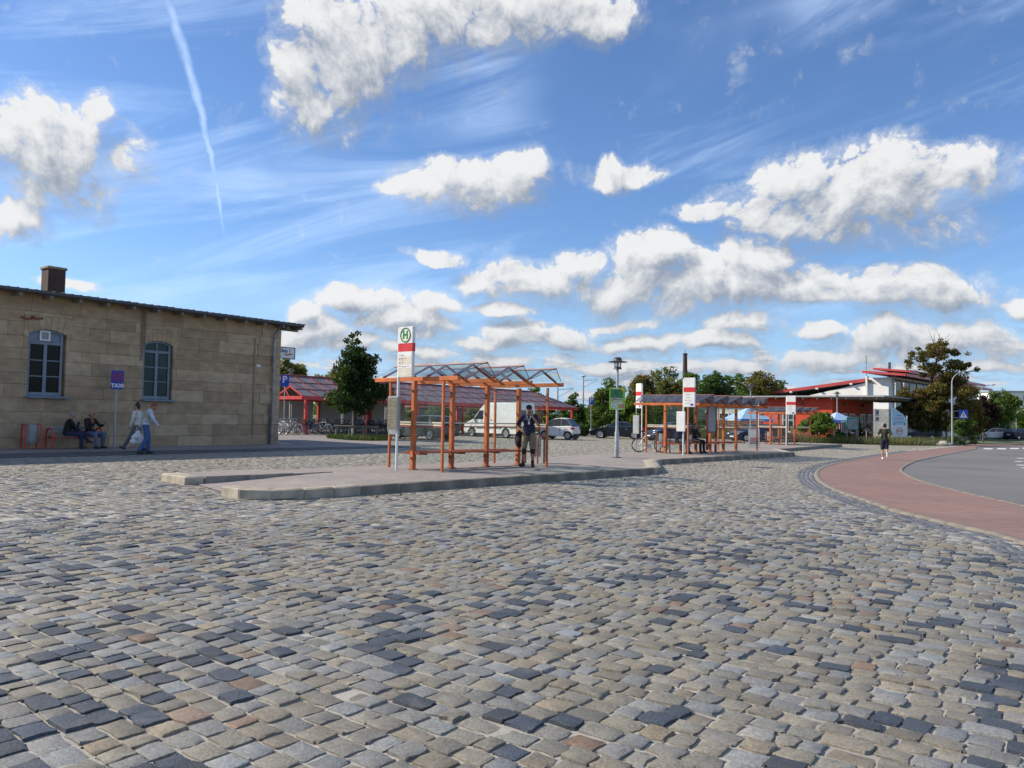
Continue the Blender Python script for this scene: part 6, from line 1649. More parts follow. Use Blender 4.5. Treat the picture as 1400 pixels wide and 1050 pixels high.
# the young maple with its stake, grass bed and rail
mp = far(485, 46.5); MH = zat(480, 456, 46.5) - mp.z; k_ = 46.5 / F_PX
px_tree('maple_tree', 'young dark green maple with a pointed crown in a grass bed before the cycle shelter', 485, 46.5, 456, 82, 6500, .17, L_MAPLE, 3, .24, shape='cone', nclu=110, spread=.17, tr=.075)
st_ = thing('tree_stake', 'pale timber stake tied to the young maple', 'stake', mp + Vector((-.05, -.3, 0))); m_ = MB(); m_.tube([(0, 0, 0), (0, 0, 1.75)], .045, 8); m_.build('stake', M_OFFW, st_); m_ = MB(); m_.ring((0.03, .16, 1.5), (0, 0, 1), .16, .015, 12, 4); m_.build('tie', M_BLACK, st_)
def low_rail(label, pxa, pxb, Y, h, n_):
    a, b = far(pxa, Y), far(pxb, Y + .2); d = b - a; t = thing('timber_rail', label, 'rail', a, math.atan2(d.y, d.x))
    m_ = MB(); m_.tube([(-.2, 0, h), (d.length + .15, 0, h + d.z)], .075, 10); m_.build('rail', M_WOODGREY, t, smooth=50)
    for i in range(n_): m_ = MB(); m_.tube([(d.length * i / (n_ - 1), 0, 0), (d.length * i / (n_ - 1), 0, h)], .08, 10); m_.build('post', M_WOODGREY, t, smooth=50)
low_rail('low round timber rail along the grass bed under the maple', 461, 515, 46.0, .72, 4)
def blades(name, pts_, h, wd, mat, rs, lean=.35):
    n = len(pts_); hh = h * rs.uniform(.5, 1.4, n); a = rs.uniform(0, 6.28, n); dx_ = np.stack([np.cos(a), np.sin(a), np.zeros(n)], 1) * wd * rs.uniform(.6, 1.4, (n, 1))
    tip = np.stack([rs.normal(size=n) * lean * hh, rs.normal(size=n) * lean * hh, hh], 1)
    V = np.stack([pts_ - dx_ / 2, pts_ + dx_ / 2, pts_ + tip * .6 + dx_ * .35, pts_ + tip], 1)
    me = bpy.data.meshes.new(name); me.vertices.add(n * 4); me.vertices.foreach_set('co', V.reshape(-1).astype(np.float32)); me.loops.add(n * 4); me.loops.foreach_set('vertex_index', np.arange(n * 4, dtype=np.int32)); me.polygons.add(n); me.polygons.foreach_set('loop_start', np.arange(0, n * 4, 4, dtype=np.int32)); me.update(calc_edges=True); me.materials.append(mat); return me
def scatter(poly, n, rs):
    xs = [p[0] for p in poly]; ys = [p[1] for p in poly]; X = rs.uniform(min(xs), max(xs), n * 4); Y = rs.uniform(min(ys), max(ys), n * 4); k = inside([(p[0], p[1]) for p in poly], X, Y); X, Y = X[k][:n], Y[k][:n]
    return np.stack([X, Y, -.01 * np.clip(X, -30, 40) - .02], 1)
L_GRASS = leaf_mat('grass_blades', (.045, .085, .018), (.085, .13, .03), (.10, .11, .035), .25)
L_WEED = leaf_mat('weed_blades', (.10, .125, .04), (.17, .18, .07), (.20, .17, .09), .25)
rs_ = np.random.default_rng(5)
bedp = [far(449, 45.2)[:2], far(475, 43.4)[:2], far(505, 43.2)[:2], far(530, 44.2)[:2], far(536, 46.5)[:2], far(520, 48)[:2], far(470, 48)[:2], far(448, 47)[:2]]
clip_poly_grid([tuple(p) for p in bedp], 1.0, lambda x, y: g(x, y) + .03, 'planting_bed', M_EARTH)
link('grass', blades('grass', scatter(bedp, 5200, rs_), .26, .03, L_GRASS, rs_), kind='stuff')
wst = [far(1082, 66.8)[:2], far(1140, 66.0)[:2], far(1215, 65.5)[:2], far(1262, 67)[:2], far(1298, 70)[:2], far(1298, 74)[:2], far(1250, 72)[:2], far(1180, 70.5)[:2], far(1082, 70)[:2]]
link('weeds', blades('weeds', scatter(wst, 9000, rs_), .62, .035, L_WEED, rs_, .45), kind='stuff')
wst2 = [far(940, 72)[:2], far(1085, 68)[:2], far(1085, 70)[:2], far(940, 75)[:2]]
link('dry_weeds', blades('dry_weeds', scatter(wst2, 4500, rs_), .75, .035, L_WEED, rs_, .4), kind='stuff')
wst3 = [far(540, 66)[:2], far(640, 78)[:2], far(800, 84)[:2], far(800, 90)[:2], far(620, 90)[:2], far(540, 76)[:2]]
link('tall_grass', blades('tall_grass', scatter(wst3, 6000, rs_), .9, .05, L_GRASS, rs_, .4), kind='stuff')
rb_mat = pm('rubble', (.42, .40, .36), .9, var=.2, scale=3, bump=.02, bscale=6)
for i in range(14):
    px = 1264 + i * 2.6 + random.uniform(-1, 1); p = far(px, random.uniform(68.5, 71)); m_ = MB(); r0 = random.uniform(.18, .42)
    m_.ball((0, 0, r0 * .5), (r0 * random.uniform(.9, 1.5), r0, r0 * .7), 9, 6); m_.v = [tuple(Vector(v) * (1 + .22 * mnoise.noise(Vector(v) * 4 + Vector((i * 7, 0, 0))))) for v in m_.v]
    o = m_.build('boulder', rb_mat, loc=p, rot=random.uniform(0, 6), smooth=35); tag(o, 'pale grey boulder lying in the weeds under the big olive tree' if i > 0 else 'pale grey boulder at the left end of the boulders under the olive tree', 'boulder', 'boulders in the weeds under the olive tree')

G_T = 'trees beyond the square'
px_tree('leafy_tree', 'olive green tree just behind the station corner sign', 392, 78, 488, 62, 3000, .32, L_YELL, 11, .2, group=G_T)
px_tree('shrub', 'yellow green shrub under the left end of the cycle shelter', 399, 60.5, 553, 44, 2600, .14, L_BRIGHT, 12, .1, shape='bush', cat='shrub', nclu=40)
px_tree('leafy_tree', 'pale yellow green tree behind the cycle shelter roof', 452, 92, 502, 52, 1900, .34, L_YELL, 13, .25, group=G_T)
px_tree('shrub', 'dark green shrub beyond the grey estate car', 600, 92, 548, 44, 1500, .26, L_GREEN, 14, .1, shape='bush', cat='shrub')
px_tree('shrub', 'pale green shrub beyond the white van', 655, 96, 552, 42, 1400, .26, L_YELL, 15, .1, shape='bush', cat='shrub')
px_tree('leafy_tree', 'low tree peeping over the cycle shelter roof behind the sign', 572, 110, 524, 40, 900, .36, L_YELL, 16, .3, group=G_T)
px_tree('leafy_tree', 'small tree above the right end of the cycle shelter', 728, 105, 530, 40, 1100, .36, L_GREEN, 17, .3, group=G_T)
px_tree('shrub', 'bushy green growth right of the cycle shelter', 786, 84, 536, 36, 1900, .26, L_GREEN, 18, .08, shape='bush', cat='shrub')
px_tree('shrub', 'low green hedge like bush between the tiny white car and the black coupe', 800, 67.5, 575, 42, 2600, .14, L_DEEP, 19, .05, shape='bush', cat='shrub', nclu=44)
px_tree('leafy_tree', 'tall leafy green tree directly behind the poster', 838, 71, 510, 62, 5200, .22, L_GREEN, 20, .05, shape='bush', group=G_T, nclu=80)
px_tree('leafy_tree', 'bright green bushy tree above the black coupe', 868, 69.5, 540, 62, 4200, .19, L_BRIGHT, 21, .05, shape='bush', group=G_T, nclu=70)
px_tree('leafy_tree', 'dark brownish tree behind the narrow bus stop sign', 878, 82, 508, 42, 3200, .26, L_OLIVE, 22, .12, group=G_T)
px_tree('leafy_tree', 'pale yellowish tree, tallest behind the long shelter', 908, 96, 500, 54, 3600, .30, L_YELL, 23, .15, group=G_T, nclu=80)
px_tree('leafy_tree', 'green tree at the foot of the factory chimney', 938, 104, 504, 44, 2800, .32, L_GREEN, 24, .15, group=G_T)
px_tree('leafy_tree', 'deep green broad tree right of the factory chimney', 972, 92, 509, 62, 4600, .28, L_DEEP, 25, .12, group=G_T, nclu=80)
px_tree('leafy_tree', 'green tree behind the middle of the long shelter', 1002, 98, 512, 50, 3200, .30, L_GREEN, 26, .15, group=G_T)
px_tree('leafy_tree', 'tall olive tree left of the red roof', 1036, 106, 504, 52, 3600, .32, L_OLIVE, 27, .15, group=G_T, nclu=80)
px_tree('leafy_tree', 'small green tree touching the end of the red roof', 1066, 112, 520, 28, 1500, .32, L_GREEN, 28, .2, group=G_T)
px_tree('leafy_tree', 'dense green tree seen below the roof of the long shelter', 915, 74, 536, 70, 4400, .22, L_GREEN, 29, .03, shape='bush', group=G_T, nclu=70)
px_tree('small_tree', 'small bright green chestnut beside the low brown fence', 1118, 67.5, 563, 46, 2600, .20, L_BRIGHT, 30, .28, cat='tree', nclu=44, tr=.06)
px_tree('shrub', 'autumn tinted shrub behind the teal notice board', 1176, 69.0, 566, 26, 900, .15, L_BROWN, 31, .2, shape='bush', cat='shrub', nclu=24)
px_tree('shrub', 'low green shrub at the foot of the red building', 1150, 68.6, 588, 40, 1500, .14, L_GREEN, 32, .1, shape='bush', cat='shrub', nclu=30)
for i, (px, Y, py, w, mt, lab) in enumerate(((748, 92, 552, 46, L_GREEN, 'green shrub right of the van behind the shelter posts'), (690, 100, 556, 50, L_DEEP, 'dark shrub behind the tall white van'), (545, 84, 556, 40, L_GREEN, 'green shrub behind the timetable case of the nearest stop'), (890, 76, 556, 50, L_GREEN, 'green shrub behind the near end of the long shelter'), (955, 78, 556, 60, L_DEEP, 'dark green shrub behind the middle of the long shelter'), (825, 78, 546, 44, L_BRIGHT, 'light green shrub left of the poster'))):
    px_tree('shrub', lab, px, Y, py, w, 2000, .22, mt, 60 + i, .04, shape='bush', cat='shrub', nclu=50)
# the big olive tree with the thin top
bt = far(1282, 79); kk_ = 79 / F_PX
def ob(px, py, wx, wz, wt): return ((px - 1282) * kk_, 0, zat(px, py, 79) - bt.z, wx * kk_, wx * kk_ * .8, wz * kk_, wt)
tree('big_tree', 'large olive brown tree with a thin half bare top before the glazed wing', bt, [ob(1262, 558, 34, 30, 1.0), (ob(1300, 552, 42, 34, 1.3)), ob(1325, 572, 24, 24, .6), ob(1242, 545, 18, 20, .45), ob(1285, 500, 26, 34, .38), ob(1262, 482, 18, 12, .16), ob(1322, 503, 18, 9, .10), ob(1250, 492, 18, 12, .16), ob(1314, 494, 22, 13, .18), ob(1290, 475, 18, 16, .12)], 20000, .23, L_OLIVE, 41, .24, 230, .145, twigs=14)
px_tree('dark_red_tree', 'dark red leaved tree beside the big olive tree', 1344, 88, 543, 44, 3600, .22, L_RED, 42, .3, nclu=60)
px_tree('shrub', 'round green shrub under the crossing sign', 1318, 70.5, 566, 38, 2600, .15, L_GREEN, 43, .1, shape='bush', cat='shrub', nclu=44)
px_tree('leafy_tree', 'mid green tree right of the dark red tree', 1364, 108, 532, 48, 3000, .30, L_GREEN, 44, .2, group=G_T)
px_tree('leafy_tree', 'green tree behind the row of three street lamps', 1386, 146, 553, 40, 2400, .36, L_BRIGHT, 45, .2, group=G_T)
px_tree('leafy_tree', 'dark green round tree in front of the white block', 1398, 165, 548, 44, 2400, .40, L_DEEP, 46, .2, group=G_T)
px_tree('leafy_tree', 'green tree at the far right edge beyond the road', 1422, 140, 545, 60, 2600, .36, L_GREEN, 47, .2, group=G_T)
px_tree('shrub', 'green roadside shrub at the foot of the far street lamp', 1366, 112, 580, 30, 1200, .22, L_GREEN, 48, .1, shape='bush', cat='shrub')
px_tree('leafy_tree', 'dense green tree at the end of the road', 1350, 124, 556, 60, 2600, .36, L_DEEP, 49, .1, group=G_T, shape='bush')
p = far(1356, 104); make_car('parked_car', 'white car parked beneath the dark red tree', 'car', p, R(170), HATCH, HAT_GH, 1.80, (1.3, -1.3), .32, P_WHITE, 7, group='cars parked round the square', pillars=(0, .4, 1))
# a wooded skyline far beyond
rs_ = np.random.default_rng(77); pts_ = []
for _ in range(900):
    az_ = rs_.uniform(-.75, .75); d_ = rs_.uniform(420, 520); h_ = rs_.uniform(4, 9); c_ = np.array([math.sin(az_) * d_, math.cos(az_) * d_, 0])
    pts_.append(c_ + rs_.normal(size=(26, 3)) * np.array([5, 5, 1]) + np.array([0, 0, 1]) * rs_.uniform(-1, 1, (26, 1)) * h_)
link('far_woods', leaves_mesh('far_woods', np.concatenate(pts_), 2.4, L_DEEP, rs_), kind='stuff')

# ------------------------------------------------------------------ people
def V(*a): return Vector(a)
def capsules(parts, voxel, mat, name, smooth_it=2, dec=None):
    """one continuous skin over tapered capsules (p, q, r1, r2) and ellipsoids ('e', c, radii, matrix)"""
    mb = MB()
    for c in parts:
        if c[0] == 'e': mb.ball(c[1], c[2], 14, 10, c[3] if len(c) > 3 else None)
        else:
            p, q, r1, r2 = c; d = q - p; L = d.length
            if L < 1e-4: mb.ball(p, r1, 10, 8); continue
            x = d / L; n = 5; pts_ = []; rr = []
            for i in range(n): a = math.pi / 2 * (1 - i / (n - 1)); pts_.append(p - x * r1 * math.sin(a)); rr.append(max(1e-3, r1 * math.cos(a)))
            for i in range(n): a = math.pi / 2 * i / (n - 1); pts_.append(q + x * r2 * math.sin(a)); rr.append(max(1e-3, r2 * math.cos(a)))
            mb.tube(pts_, rr, 12)
    me = mb.mesh(name, mat); o = bpy.data.objects.new('t', me); COL.objects.link(o)
    md = o.modifiers.new('r', 'REMESH'); md.mode = 'VOXEL'; md.voxel_size = voxel; md.use_smooth_shade = True
    ms = o.modifiers.new('s', 'SMOOTH'); ms.factor = .5; ms.iterations = smooth_it
    dg = bpy.context.evaluated_depsgraph_get(); r_ = bpy.data.meshes.new_from_object(o.evaluated_get(dg)); r_.name = name
    bpy.data.objects.remove(o); r_.materials.clear(); r_.materials.append(mat)
    r_.polygons.foreach_set('use_smooth', [True] * len(r_.polygons)); return r_

SKIN = pm('skin', (.46, .265, .185), .5, var=.06, scale=9); SKIN2 = pm('tanned_skin', (.38, .19, .125), .5, var=.06, scale=9)
def cloth(n, c): return pm('cloth_' + n, c, .85, var=.16, scale=9, bump=.004, bscale=18)
C_NAVY, C_KHAKI, C_BLACKC, C_JEANS, C_LJEANS = cloth('navy', (.018, .024, .06)), cloth('khaki', (.20, .175, .115)), cloth('black', (.014, .014, .016)), cloth('blue_jeans', (.05, .11, .27)), cloth('faded_jeans', (.10, .15, .24))
C_DKBLUE, C_WHITEC, C_VEST, C_PALEB, C_GREYC, C_OLIVEC, C_ORANGEC, C_DSHORT = cloth('dark_blue', (.022, .026, .075)), cloth('white', (.62, .60, .55)), cloth('stone_vest', (.42, .40, .35)), cloth('pale_blue', (.48, .55, .70)), cloth('grey', (.15, .155, .165)), cloth('olive', (.045, .047, .028)), cloth('orange', (.55, .10, .04)), cloth('dark_shorts', (.022, .022, .042))
H_GREY, H_DARK, H_RED, H_BALD = pm('grey_hair', (.30, .28, .25), .8, var=.25, scale=30), pm('dark_hair', (.018, .013, .011), .6, var=.25, scale=30), pm('auburn_hair', (.20, .07, .035), .7, var=.25, scale=30), pm('thin_hair', (.26, .18, .14), .8, var=.25, scale=30)
SHOE_D, SHOE_W = pm('dark_shoe', (.03, .027, .025), .6, var=.2), pm('white_shoe', (.68, .66, .62), .6, var=.08)

def stand(lean=0.0):
    J = dict(pelvis=V(0, 0, .95), waist=V(.02 * lean, 0, 1.10), chest=V(.10 * lean, 0, 1.30), neck=V(.16 * lean, 0, 1.47), head=V(.03 + .22 * lean, 0, 1.63), look=V(1, 0, 0))
    for s, n in ((1, 'l'), (-1, 'r')):
        J['sh' + n] = V(.14 * lean, s * .185, 1.42); J['el' + n] = V(.08 * lean - .02, s * .24, 1.14); J['wr' + n] = V(.08 + .05 * lean, s * .25, .90)
        J['hip' + n] = V(0, s * .09, .92); J['kn' + n] = V(.02, s * .105, .50); J['an' + n] = V(0, s * .11, .085); J['toe' + n] = V(.15, s * .13, .03)
    return J
def sit(h=.46, lean=.1):
    J = stand(lean); dz = h + .10 - .95
    for k in ('pelvis', 'waist', 'chest', 'neck', 'head', 'shl', 'shr', 'ell', 'elr', 'wrl', 'wrr'): J[k] = J[k] + V(0, 0, dz)
    for s, n in ((1, 'l'), (-1, 'r')):
        J['hip' + n] = V(.02, s * .09, h + .09); J['kn' + n] = V(.44, s * .13, h + .07); J['an' + n] = V(.46, s * .13, .085); J['toe' + n] = V(.61, s * .15, .03); J['wr' + n] = V(.36, s * .12, h + .19); J['el' + n] = V(.12, s * .27, h + .32)
    return J

def hand(parts, wr, d, side, k=1.0):
    """palm, four bent fingers of unequal length and a thumb leaving the side of the palm"""
    d = d.normalized(); up = V(0, 0, 1) if abs(d.z) < .8 else V(1, 0, 0); a = d.cross(up).normalized() * side; n = a.cross(d).normalized()
    pm_ = wr + d * .085 * k
    for o in (-.024, -.008, .008, .024): parts.append((wr + a * o * .7, pm_ + a * o, .016 * k, .013 * k))
    for o, L in ((-.030, .055), (-.010, .068), (.011, .072), (.031, .062)):
        p0 = pm_ + a * o; p1 = p0 + (d + n * .35).normalized() * L * .5 * k; p2 = p1 + (d * .7 + n * .8).normalized() * L * .5 * k
        parts.append((p0, p1, .0092 * k, .0086 * k)); parts.append((p1, p2, .0086 * k, .0075 * k))
    t0 = wr + d * .03 + a * .028; t1 = t0 + (d * .7 + a * .7 + n * .3).normalized() * .035; t2 = t1 + (d + n * .4).normalized() * .03
    parts.append((t0, t1, .012 * k, .0105 * k)); parts.append((t1, t2, .0105 * k, .009 * k))

def person(label, loc, rot, J, top, bottom, shoes, hair, skin=SKIN, sleeves='short', legs='long', scale=1.0, hairstyle='short', jacket_open=None, group=None, female=False, under=None, belly=0.0):
    t = thing('person', label, 'person', loc, rot, group); t.scale = (scale,) * 3
    hd = J['head']; lk = J['look'].normalized(); side = V(0, 0, 1).cross(lk).normalized(); hu = lk.cross(side).normalized()
    MH_ = Matrix((lk, side, hu)).transposed()
    wsh = .92 if female else 1.0
    B = []
    B += [('e', hd, (.098, .076, .118), MH_), ('e', hd + lk * .025 - hu * .06, (.068, .060, .062), MH_), (hd + lk * .085 - hu * .005, hd + lk * .108 - hu * .030, .010, .015), (J['neck'] - V(0, 0, .04), hd - hu * .07 - lk * .02, .058, .052)]
    for s in (1, -1): B.append(('e', hd + side * s * .077 - hu * .01, (.022, .010, .032), MH_))
    B += [('e', hd + lk * .088 - hu * .068, (.016, .026, .009), MH_)]
    pel, wa, ch, nk = J['pelvis'], J['waist'], J['chest'], J['neck']
    T_ = [('e', pel, (.115, .165, .12)), ('e', wa, (.105 + belly, .145 + belly * .5, .13)), ('e', ch, (.118, .165 * wsh, .165)), (J['shl'] - V(0, .02, .0), J['shr'] + V(0, .02, .0), .062, .062), (ch, nk, .085, .060), (pel, wa, .125, .115), (wa, ch, .115 + belly * .6, .125)]
    B += [c if c[0] == 'e' else c for c in T_]
    for n, s in (('l', 1), ('r', -1)):
        sh, el_, wr, hp, kn, an, toe = (J[k + n] for k in ('sh', 'el', 'wr', 'hip', 'kn', 'an', 'toe'))
        B += [(sh, el_, .052 * wsh, .040), (el_, wr, .041, .028), (hp, kn, .086, .056), (kn, kn.lerp(an, .35), .055, .056), (kn.lerp(an, .35), an, .056, .036)]
        hand(B, wr, (wr - el_) if ('hd' + n) not in J else J['hd' + n], s)
    link('body', capsules(B, .011, skin, 'body'), t)
    # clothes follow the body a little outside it
    e_ = .014
    C_ = [('e', pel + V(0, 0, .045), (.142, .190, .085)), ('e', wa, (.118 + belly, .160 + belly * .5, .13)), ('e', ch, (.134, .182 * wsh, .165)), (J['shl'], J['shr'], .074, .074), (ch, nk - V(0, 0, .03), .10, .072), (pel + V(0, 0, .02), wa, .145, .130 + belly * .5), (wa, ch, .130 + belly * .6, .140)]
    for n in 'lr':
        sh, el_, wr = J['sh' + n], J['el' + n], J['wr' + n]
        if sleeves == 'short': C_ += [(sh, sh.lerp(el_, .72), .068 * wsh, .060)]
        elif sleeves == 'long': C_ += [(sh, el_, .068, .056), (el_, el_.lerp(wr, .93), .056, .042)]
    link('shirt' if sleeves == 'short' else 'jacket', capsules(C_, .013, top, 'top'), t)
    if under:
        U_ = [('e', ch + V(.055, 0, .02), (.085, .075, .155)), (ch + V(.08, 0, .1), wa + V(.075, 0, 0), .055, .06)]; link('shirt', capsules(U_, .013, under, 'shirt'), t)
    L_ = [('e', pel, (.130, .178, .125)), (pel, wa - V(0, 0, .05), .130, .118)]
    for n in 'lr':
        hp, kn, an = J['hip' + n], J['kn' + n], J['an' + n]
        if legs == 'long': L_ += [(hp, kn, .104, .074), (kn, an + (kn - an).normalized() * .03, .074, .062)]
        else: L_ += [(hp, hp.lerp(kn, .90), .108, .088)]
    link('trousers' if legs == 'long' else 'shorts', capsules(L_, .013, bottom, 'bottom'), t)
    for n in 'lr':
        an, toe = J['an' + n], J['toe' + n]; d = (toe - an); d0 = d.normalized()
        heel = an + V(-d0.x * .05, -d0.y * .05, -.045)
        S_ = [(an + V(0, 0, .01), heel, .044, .040), (heel, toe + V(0, 0, .008), .040, .036), (an, toe.lerp(an, .3), .045, .036)]
        link('shoe', capsules(S_, .012, shoes, 'shoe'), t)
    Hh = []
    if hairstyle in ('short', 'bun'):
        Hh = [('e', hd - lk * .022 + hu * .026, (.098, .086, .105), MH_), ('e', hd - lk * .055 - hu * .02, (.055, .078, .075), MH_)]
        if hairstyle == 'bun': Hh += [('e', hd - lk * .03 + hu * .150, (.052, .052, .046), MH_), (hd + hu * .10, hd + hu * .14 - lk * .03, .04, .03)]
    elif hairstyle == 'bald': Hh = [('e', hd - lk * .055 - hu * .012, (.062, .084, .055), MH_)]
    elif hairstyle == 'cap': Hh = [('e', hd - lk * .006 + hu * .042, (.108, .090, .088), MH_), ('e', hd + lk * .125 + hu * .040, (.065, .062, .010), MH_)]
    if Hh: link('cap' if hairstyle == 'cap' else 'hair', capsules(Hh, .012, hair, 'hair'), t)
    for s in (1, -1): m_ = MB(); m_.ball(hd + lk * .088 + side * s * .032 + hu * .008, .011, 8, 6); m_.build('eye', M_BLACK, t)
    m_ = MB(); m_.ball(hd + lk * .098 - hu * .060, (.012, .022, .006), 8, 5, MH_); m_.build('mouth', pm('lips', (.30, .10, .09), .5), t)
    return t

# man standing at the far end of the nearest shelter, one hand at his mouth, the other on his hip
J = stand(.15); J['look'] = V(1, -.12, -.12)
J['ell'] = V(.12, .30, 1.17); J['wrl'] = V(.20, .12, 1.42); J['hdl'] = V(.1, -.55, .8)
J['elr'] = V(-.06, -.36, 1.14); J['wrr'] = V(.08, -.19, 1.00); J['hdr'] = V(.5, .55, -.2)
J['knl'] = V(.05, .12, .50); J['anl'] = V(.02, .12, .085); J['toel'] = V(.17, .17, .03); J['knr'] = V(.07, -.13, .50); J['anr'] = V(.0, -.16, .085); J['toer'] = V(.12, -.24, .03)
p = on_plat(722.5, 638); mrot = R(-100)
man = person('man in navy shirt, khaki shorts and black cap standing in the nearest shelter', p, mrot, J, C_NAVY, C_KHAKI, SHOE_D, C_BLACKC, SKIN2, 'short', 'short', 1.03, 'cap', belly=.05)
for n in 'lr':
    link('knee_pad', capsules([(J['kn' + n].lerp(J['hip' + n], .10), J['kn' + n].lerp(J['an' + n], .22), .082, .072)], .013, C_BLACKC, 'knee_pad'), man)
    link('sock', capsules([(J['an' + n] + V(0, 0, .02), J['an' + n] + V(0, 0, .10), .048, .05)], .013, C_BLACKC, 'sock'), man)
m_ = MB(); m_.tube([V(.10, .07, 1.46), V(.17, .02, 1.28), V(.10, -.07, 1.46)], .006, 5); m_.box((.172, .02, 1.24), (.012, .05, .08)); m_.build('lanyard', M_WHITE, man)
bp = thing('backpack', 'black rucksack hanging behind the man at the shelter post', 'bag', p + V(-.26, .42, 0), mrot)
link('bag', capsules([('e', V(0, 0, .78), (.12, .16, .26)), ('e', V(.09, 0, .70), (.06, .12, .14))], .014, C_BLACKC, 'bag'), bp); m_ = MB(); m_.tube([V(-.08, .08, .98), V(-.15, .08, .8), V(-.10, .08, .58)], .016, 6); m_.tube([V(-.08, -.08, .98), V(-.15, -.08, .8), V(-.10, -.08, .58)], .016, 6); m_.tube([V(0, 0, 1.03), V(0, 0, 1.45)], .012, 5); m_.build('strap', C_BLACKC, bp)

# two men on the bench by the station
def on_bench(px, dy=-.06):
    s = wall_pt(px, 590)[0] - .15; q = SBg(s, TW + .62 - dy); return q
J = sit(.45, .55); J['look'] = V(.9, -.0, .02); J['elr'] = V(.30, -.22, .72); J['wrr'] = V(.36, -.06, .97); J['hdr'] = V(.0, .3, .8); J['ell'] = V(.24, .27, .70); J['wrl'] = V(.42, .10, .66)
J['knl'] = V(.46, .06, .60); J['anl'] = V(.66, -.06, .30); J['toel'] = V(.80, -.08, .22)
person('grey haired man in dark jacket sitting bent forward on the bench, hand at his mouth', on_bench(86), ROT_B - R(22), J, C_BLACKC, C_DKBLUE, SHOE_D, H_GREY, SKIN, 'long', 'long', 1.0, 'short')
J = sit(.45, .05); J['look'] = V(.8, .5, .0); J['ell'] = V(.16, .30, .80); J['wrl'] = V(.38, .26, .86); J['hdl'] = V(.3, -.1, .8); J['wrr'] = V(.36, -.08, .62)
J['knl'] = V(.44, .22, .53); J['anl'] = V(.40, .20, .085); J['toel'] = V(.54, .26, .03); J['knr'] = V(.44, -.16, .53); J['anr'] = V(.52, -.18, .085); J['toer'] = V(.66, -.20, .03)
m2 = person('man in black jacket over orange shirt and jeans sitting upright on the bench', on_bench(116.5), ROT_B - R(72), J, C_BLACKC, C_LJEANS, SHOE_D, H_BALD, SKIN2, 'long', 'long', 1.02, 'bald', under=C_ORANGEC)
lk = J['look'].normalized(); sd = V(0, 0, 1).cross(lk).normalized()
m_ = MB()
for s in (1, -1): m_.ring(J['head'] + lk * .10 + sd * s * .034 + V(0, 0, .008), lk, .024, .004, 12, 4)
m_.build('glasses', M_BLACK, m2)

# the couple walking along the pavement
J = stand(.05); J['look'] = V(1, .25, 0)
J['knl'] = V(.20, .10, .52); J['anl'] = V(.46, .10, .15); J['toel'] = V(.59, .10, .16); J['knr'] = V(-.04, -.1, .50); J['anr'] = V(-.25, -.1, .13); J['toer'] = V(-.14, -.1, .03)
J['elr'] = V(-.10, -.25, 1.16); J['wrr'] = V(.02, -.27, .95); J['ell'] = V(.04, .25, 1.15); J['wrl'] = V(.12, .24, .93)
pw = at(186.5, 617.5, .012)
person('dark haired woman with a bun in white top and grey leggings striding to the left', pw, R(172), J, C_WHITEC, C_GREYC, SHOE_D, H_DARK, SKIN, 'long', 'long', .97, 'bun', female=True)
J = stand(.75); J['look'] = V(.75, -.1, -.62); J['head'] = J['head'] + V(.05, 0, -.05)
J['knl'] = V(.10, .09, .50); J['anl'] = V(.10, .09, .085); J['toel'] = V(.24, .10, .03); J['knr'] = V(.03, -.10, .49); J['anr'] = V(-.18, -.11, .10); J['toer'] = V(-.05, -.12, .03)
J['elr'] = V(.20, -.27, 1.15); J['wrr'] = V(.36, -.27, .95); J['ell'] = V(-.02, .26, 1.14); J['wrl'] = V(-.04, .27, .90)
pm__ = at(198, 620.5, .012)
mw = person('stooping man walking in stone vest, pale blue sleeves and blue jeans', pm__, R(28), J, C_PALEB, C_JEANS, SHOE_D, H_RED, SKIN2, 'long', 'long', 1.02, 'short', belly=.03)
link('vest', capsules([('e', J['waist'], (.140, .178, .15)), ('e', J['chest'], (.152, .196, .175)), (J['shl'] * .6 + J['shr'] * .4, J['shr'] * .6 + J['shl'] * .4, .088, .088), (J['pelvis'] + V(0, 0, .04), J['chest'], .158, .158)], .013, C_VEST, 'vest'), mw)
bgp = at(186.5, 619.5, .012); bg_ = thing('carrier_bag', 'white plastic carrier bag held between the walking couple', 'bag', bgp + V(.02, -.02, 0), R(10))
link('bag', capsules([('e', V(0, 0, .50), (.20, .09, .20)), ('e', V(-.03, 0, .40), (.22, .10, .12)), ('e', V(.02, 0, .66), (.10, .05, .12))], .016, pm('white_plastic', (.72, .73, .76), .4, var=.08, scale=5), 'bag'), bg_)
m_ = MB(); m_.tube([V(-.06, 0, .72), V(-.02, 0, .90), V(.06, 0, .72)], .012, 5); m_.build('handle', M_WHITE, bg_)
m_ = MB(); m_.box((.0, -.098, .50), (.12, .01, .05)); m_.box((.02, -.098, .43), (.08, .01, .03)); m_.build('print_mark', M_GREYP, bg_)

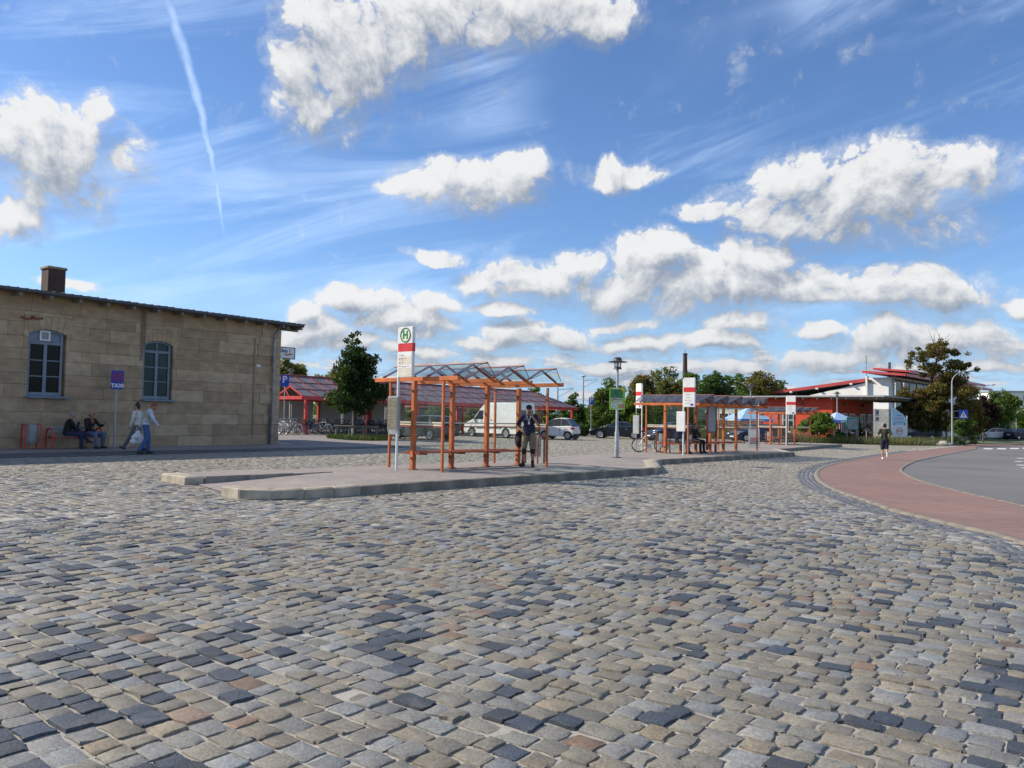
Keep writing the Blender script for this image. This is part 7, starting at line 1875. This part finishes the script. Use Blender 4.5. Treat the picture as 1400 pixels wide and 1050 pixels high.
# jogger on the red path, seen from behind
J = stand(.12); J['look'] = V(1, 0, 0)
for n, s in (('l', 1), ('r', -1)): J['el' + n] = V(-.10, s * .33, 1.16); J['wr' + n] = V(.12, s * .25, 1.22)
J['anl'] = V(.02, .08, .085); J['toel'] = V(.16, .09, .03); J['knl'] = V(.05, .09, .50); J['knr'] = V(.0, -.09, .50); J['anr'] = V(-.30, -.06, .30); J['toer'] = V(-.33, -.06, .14)
pj = at(1209.5, 628.3, .014)
jg = person('jogger in dark olive shirt and navy shorts running away along the red path', pj, R(74), J, C_OLIVEC, C_DSHORT, SHOE_W, H_DARK, SKIN, 'short', 'short', 1.0, 'short')
m_ = MB(); hd = J['head']; m_.tube([hd + V(0, .095 * math.cos(a), .02 + .125 * math.sin(a)) for a in np.linspace(0, math.pi, 9)], .013, 6)
for s in (1, -1): m_.ball(hd + V(0, s * .098, .0), (.035, .02, .045), 10, 6)
m_.build('headphones', M_WHITE, jg)

# two people waiting on the bench of the long shelter
def in_shelter2(x, y=-.22): q = sh2p + U2 * x - N2 * y; return V(q.x, q.y, sh2p.z + sh2sl * x)
J = sit(.47, .25); J['look'] = V(1, .35, -.1)
person('person in dark jacket and grey trousers waiting on the bench of the long shelter', in_shelter2(.75), ROT_N + R(12), J, C_DKBLUE, C_GREYC, SHOE_D, H_DARK, SKIN, 'long', 'long', .98, 'short')
J = sit(.47, .15); J['look'] = V(1, -.25, -.2); J['wrl'] = V(.34, .06, .74); J['wrr'] = V(.34, -.06, .74)
person('person all in black sitting beside the red notice case in the long shelter', in_shelter2(2.2), ROT_N + R(-8), J, C_BLACKC, C_BLACKC, SHOE_D, H_DARK, SKIN, 'long', 'long', .98, 'short')
bgp = in_shelter2(2.62); b2 = thing('shopping_bag', 'small white bag standing on the bench beside the notice case', 'bag', bgp + V(0, 0, .475), ROT_N)
link('bag', capsules([('e', V(0, 0, .13), (.09, .12, .14))], .015, pm('white_plastic', (.72, .73, .76), .4), 'bag'), b2)

# a few fallen leaves blown against the kerbs
lf = []
for _ in range(90):
    s_ = random.uniform(22, 37) if random.random() < .6 else random.uniform(9, 21); base_t = front_t(s_)
    q = ST(s_, base_t + abs(random.gauss(.25, .5)) + .06, .006); lf.append(q)
link('fallen_leaves', leaves_mesh('fallen_leaves', np.array([tuple(q) for q in lf]), .075, L_BROWN, np.random.default_rng(3), 3.0), kind='stuff')
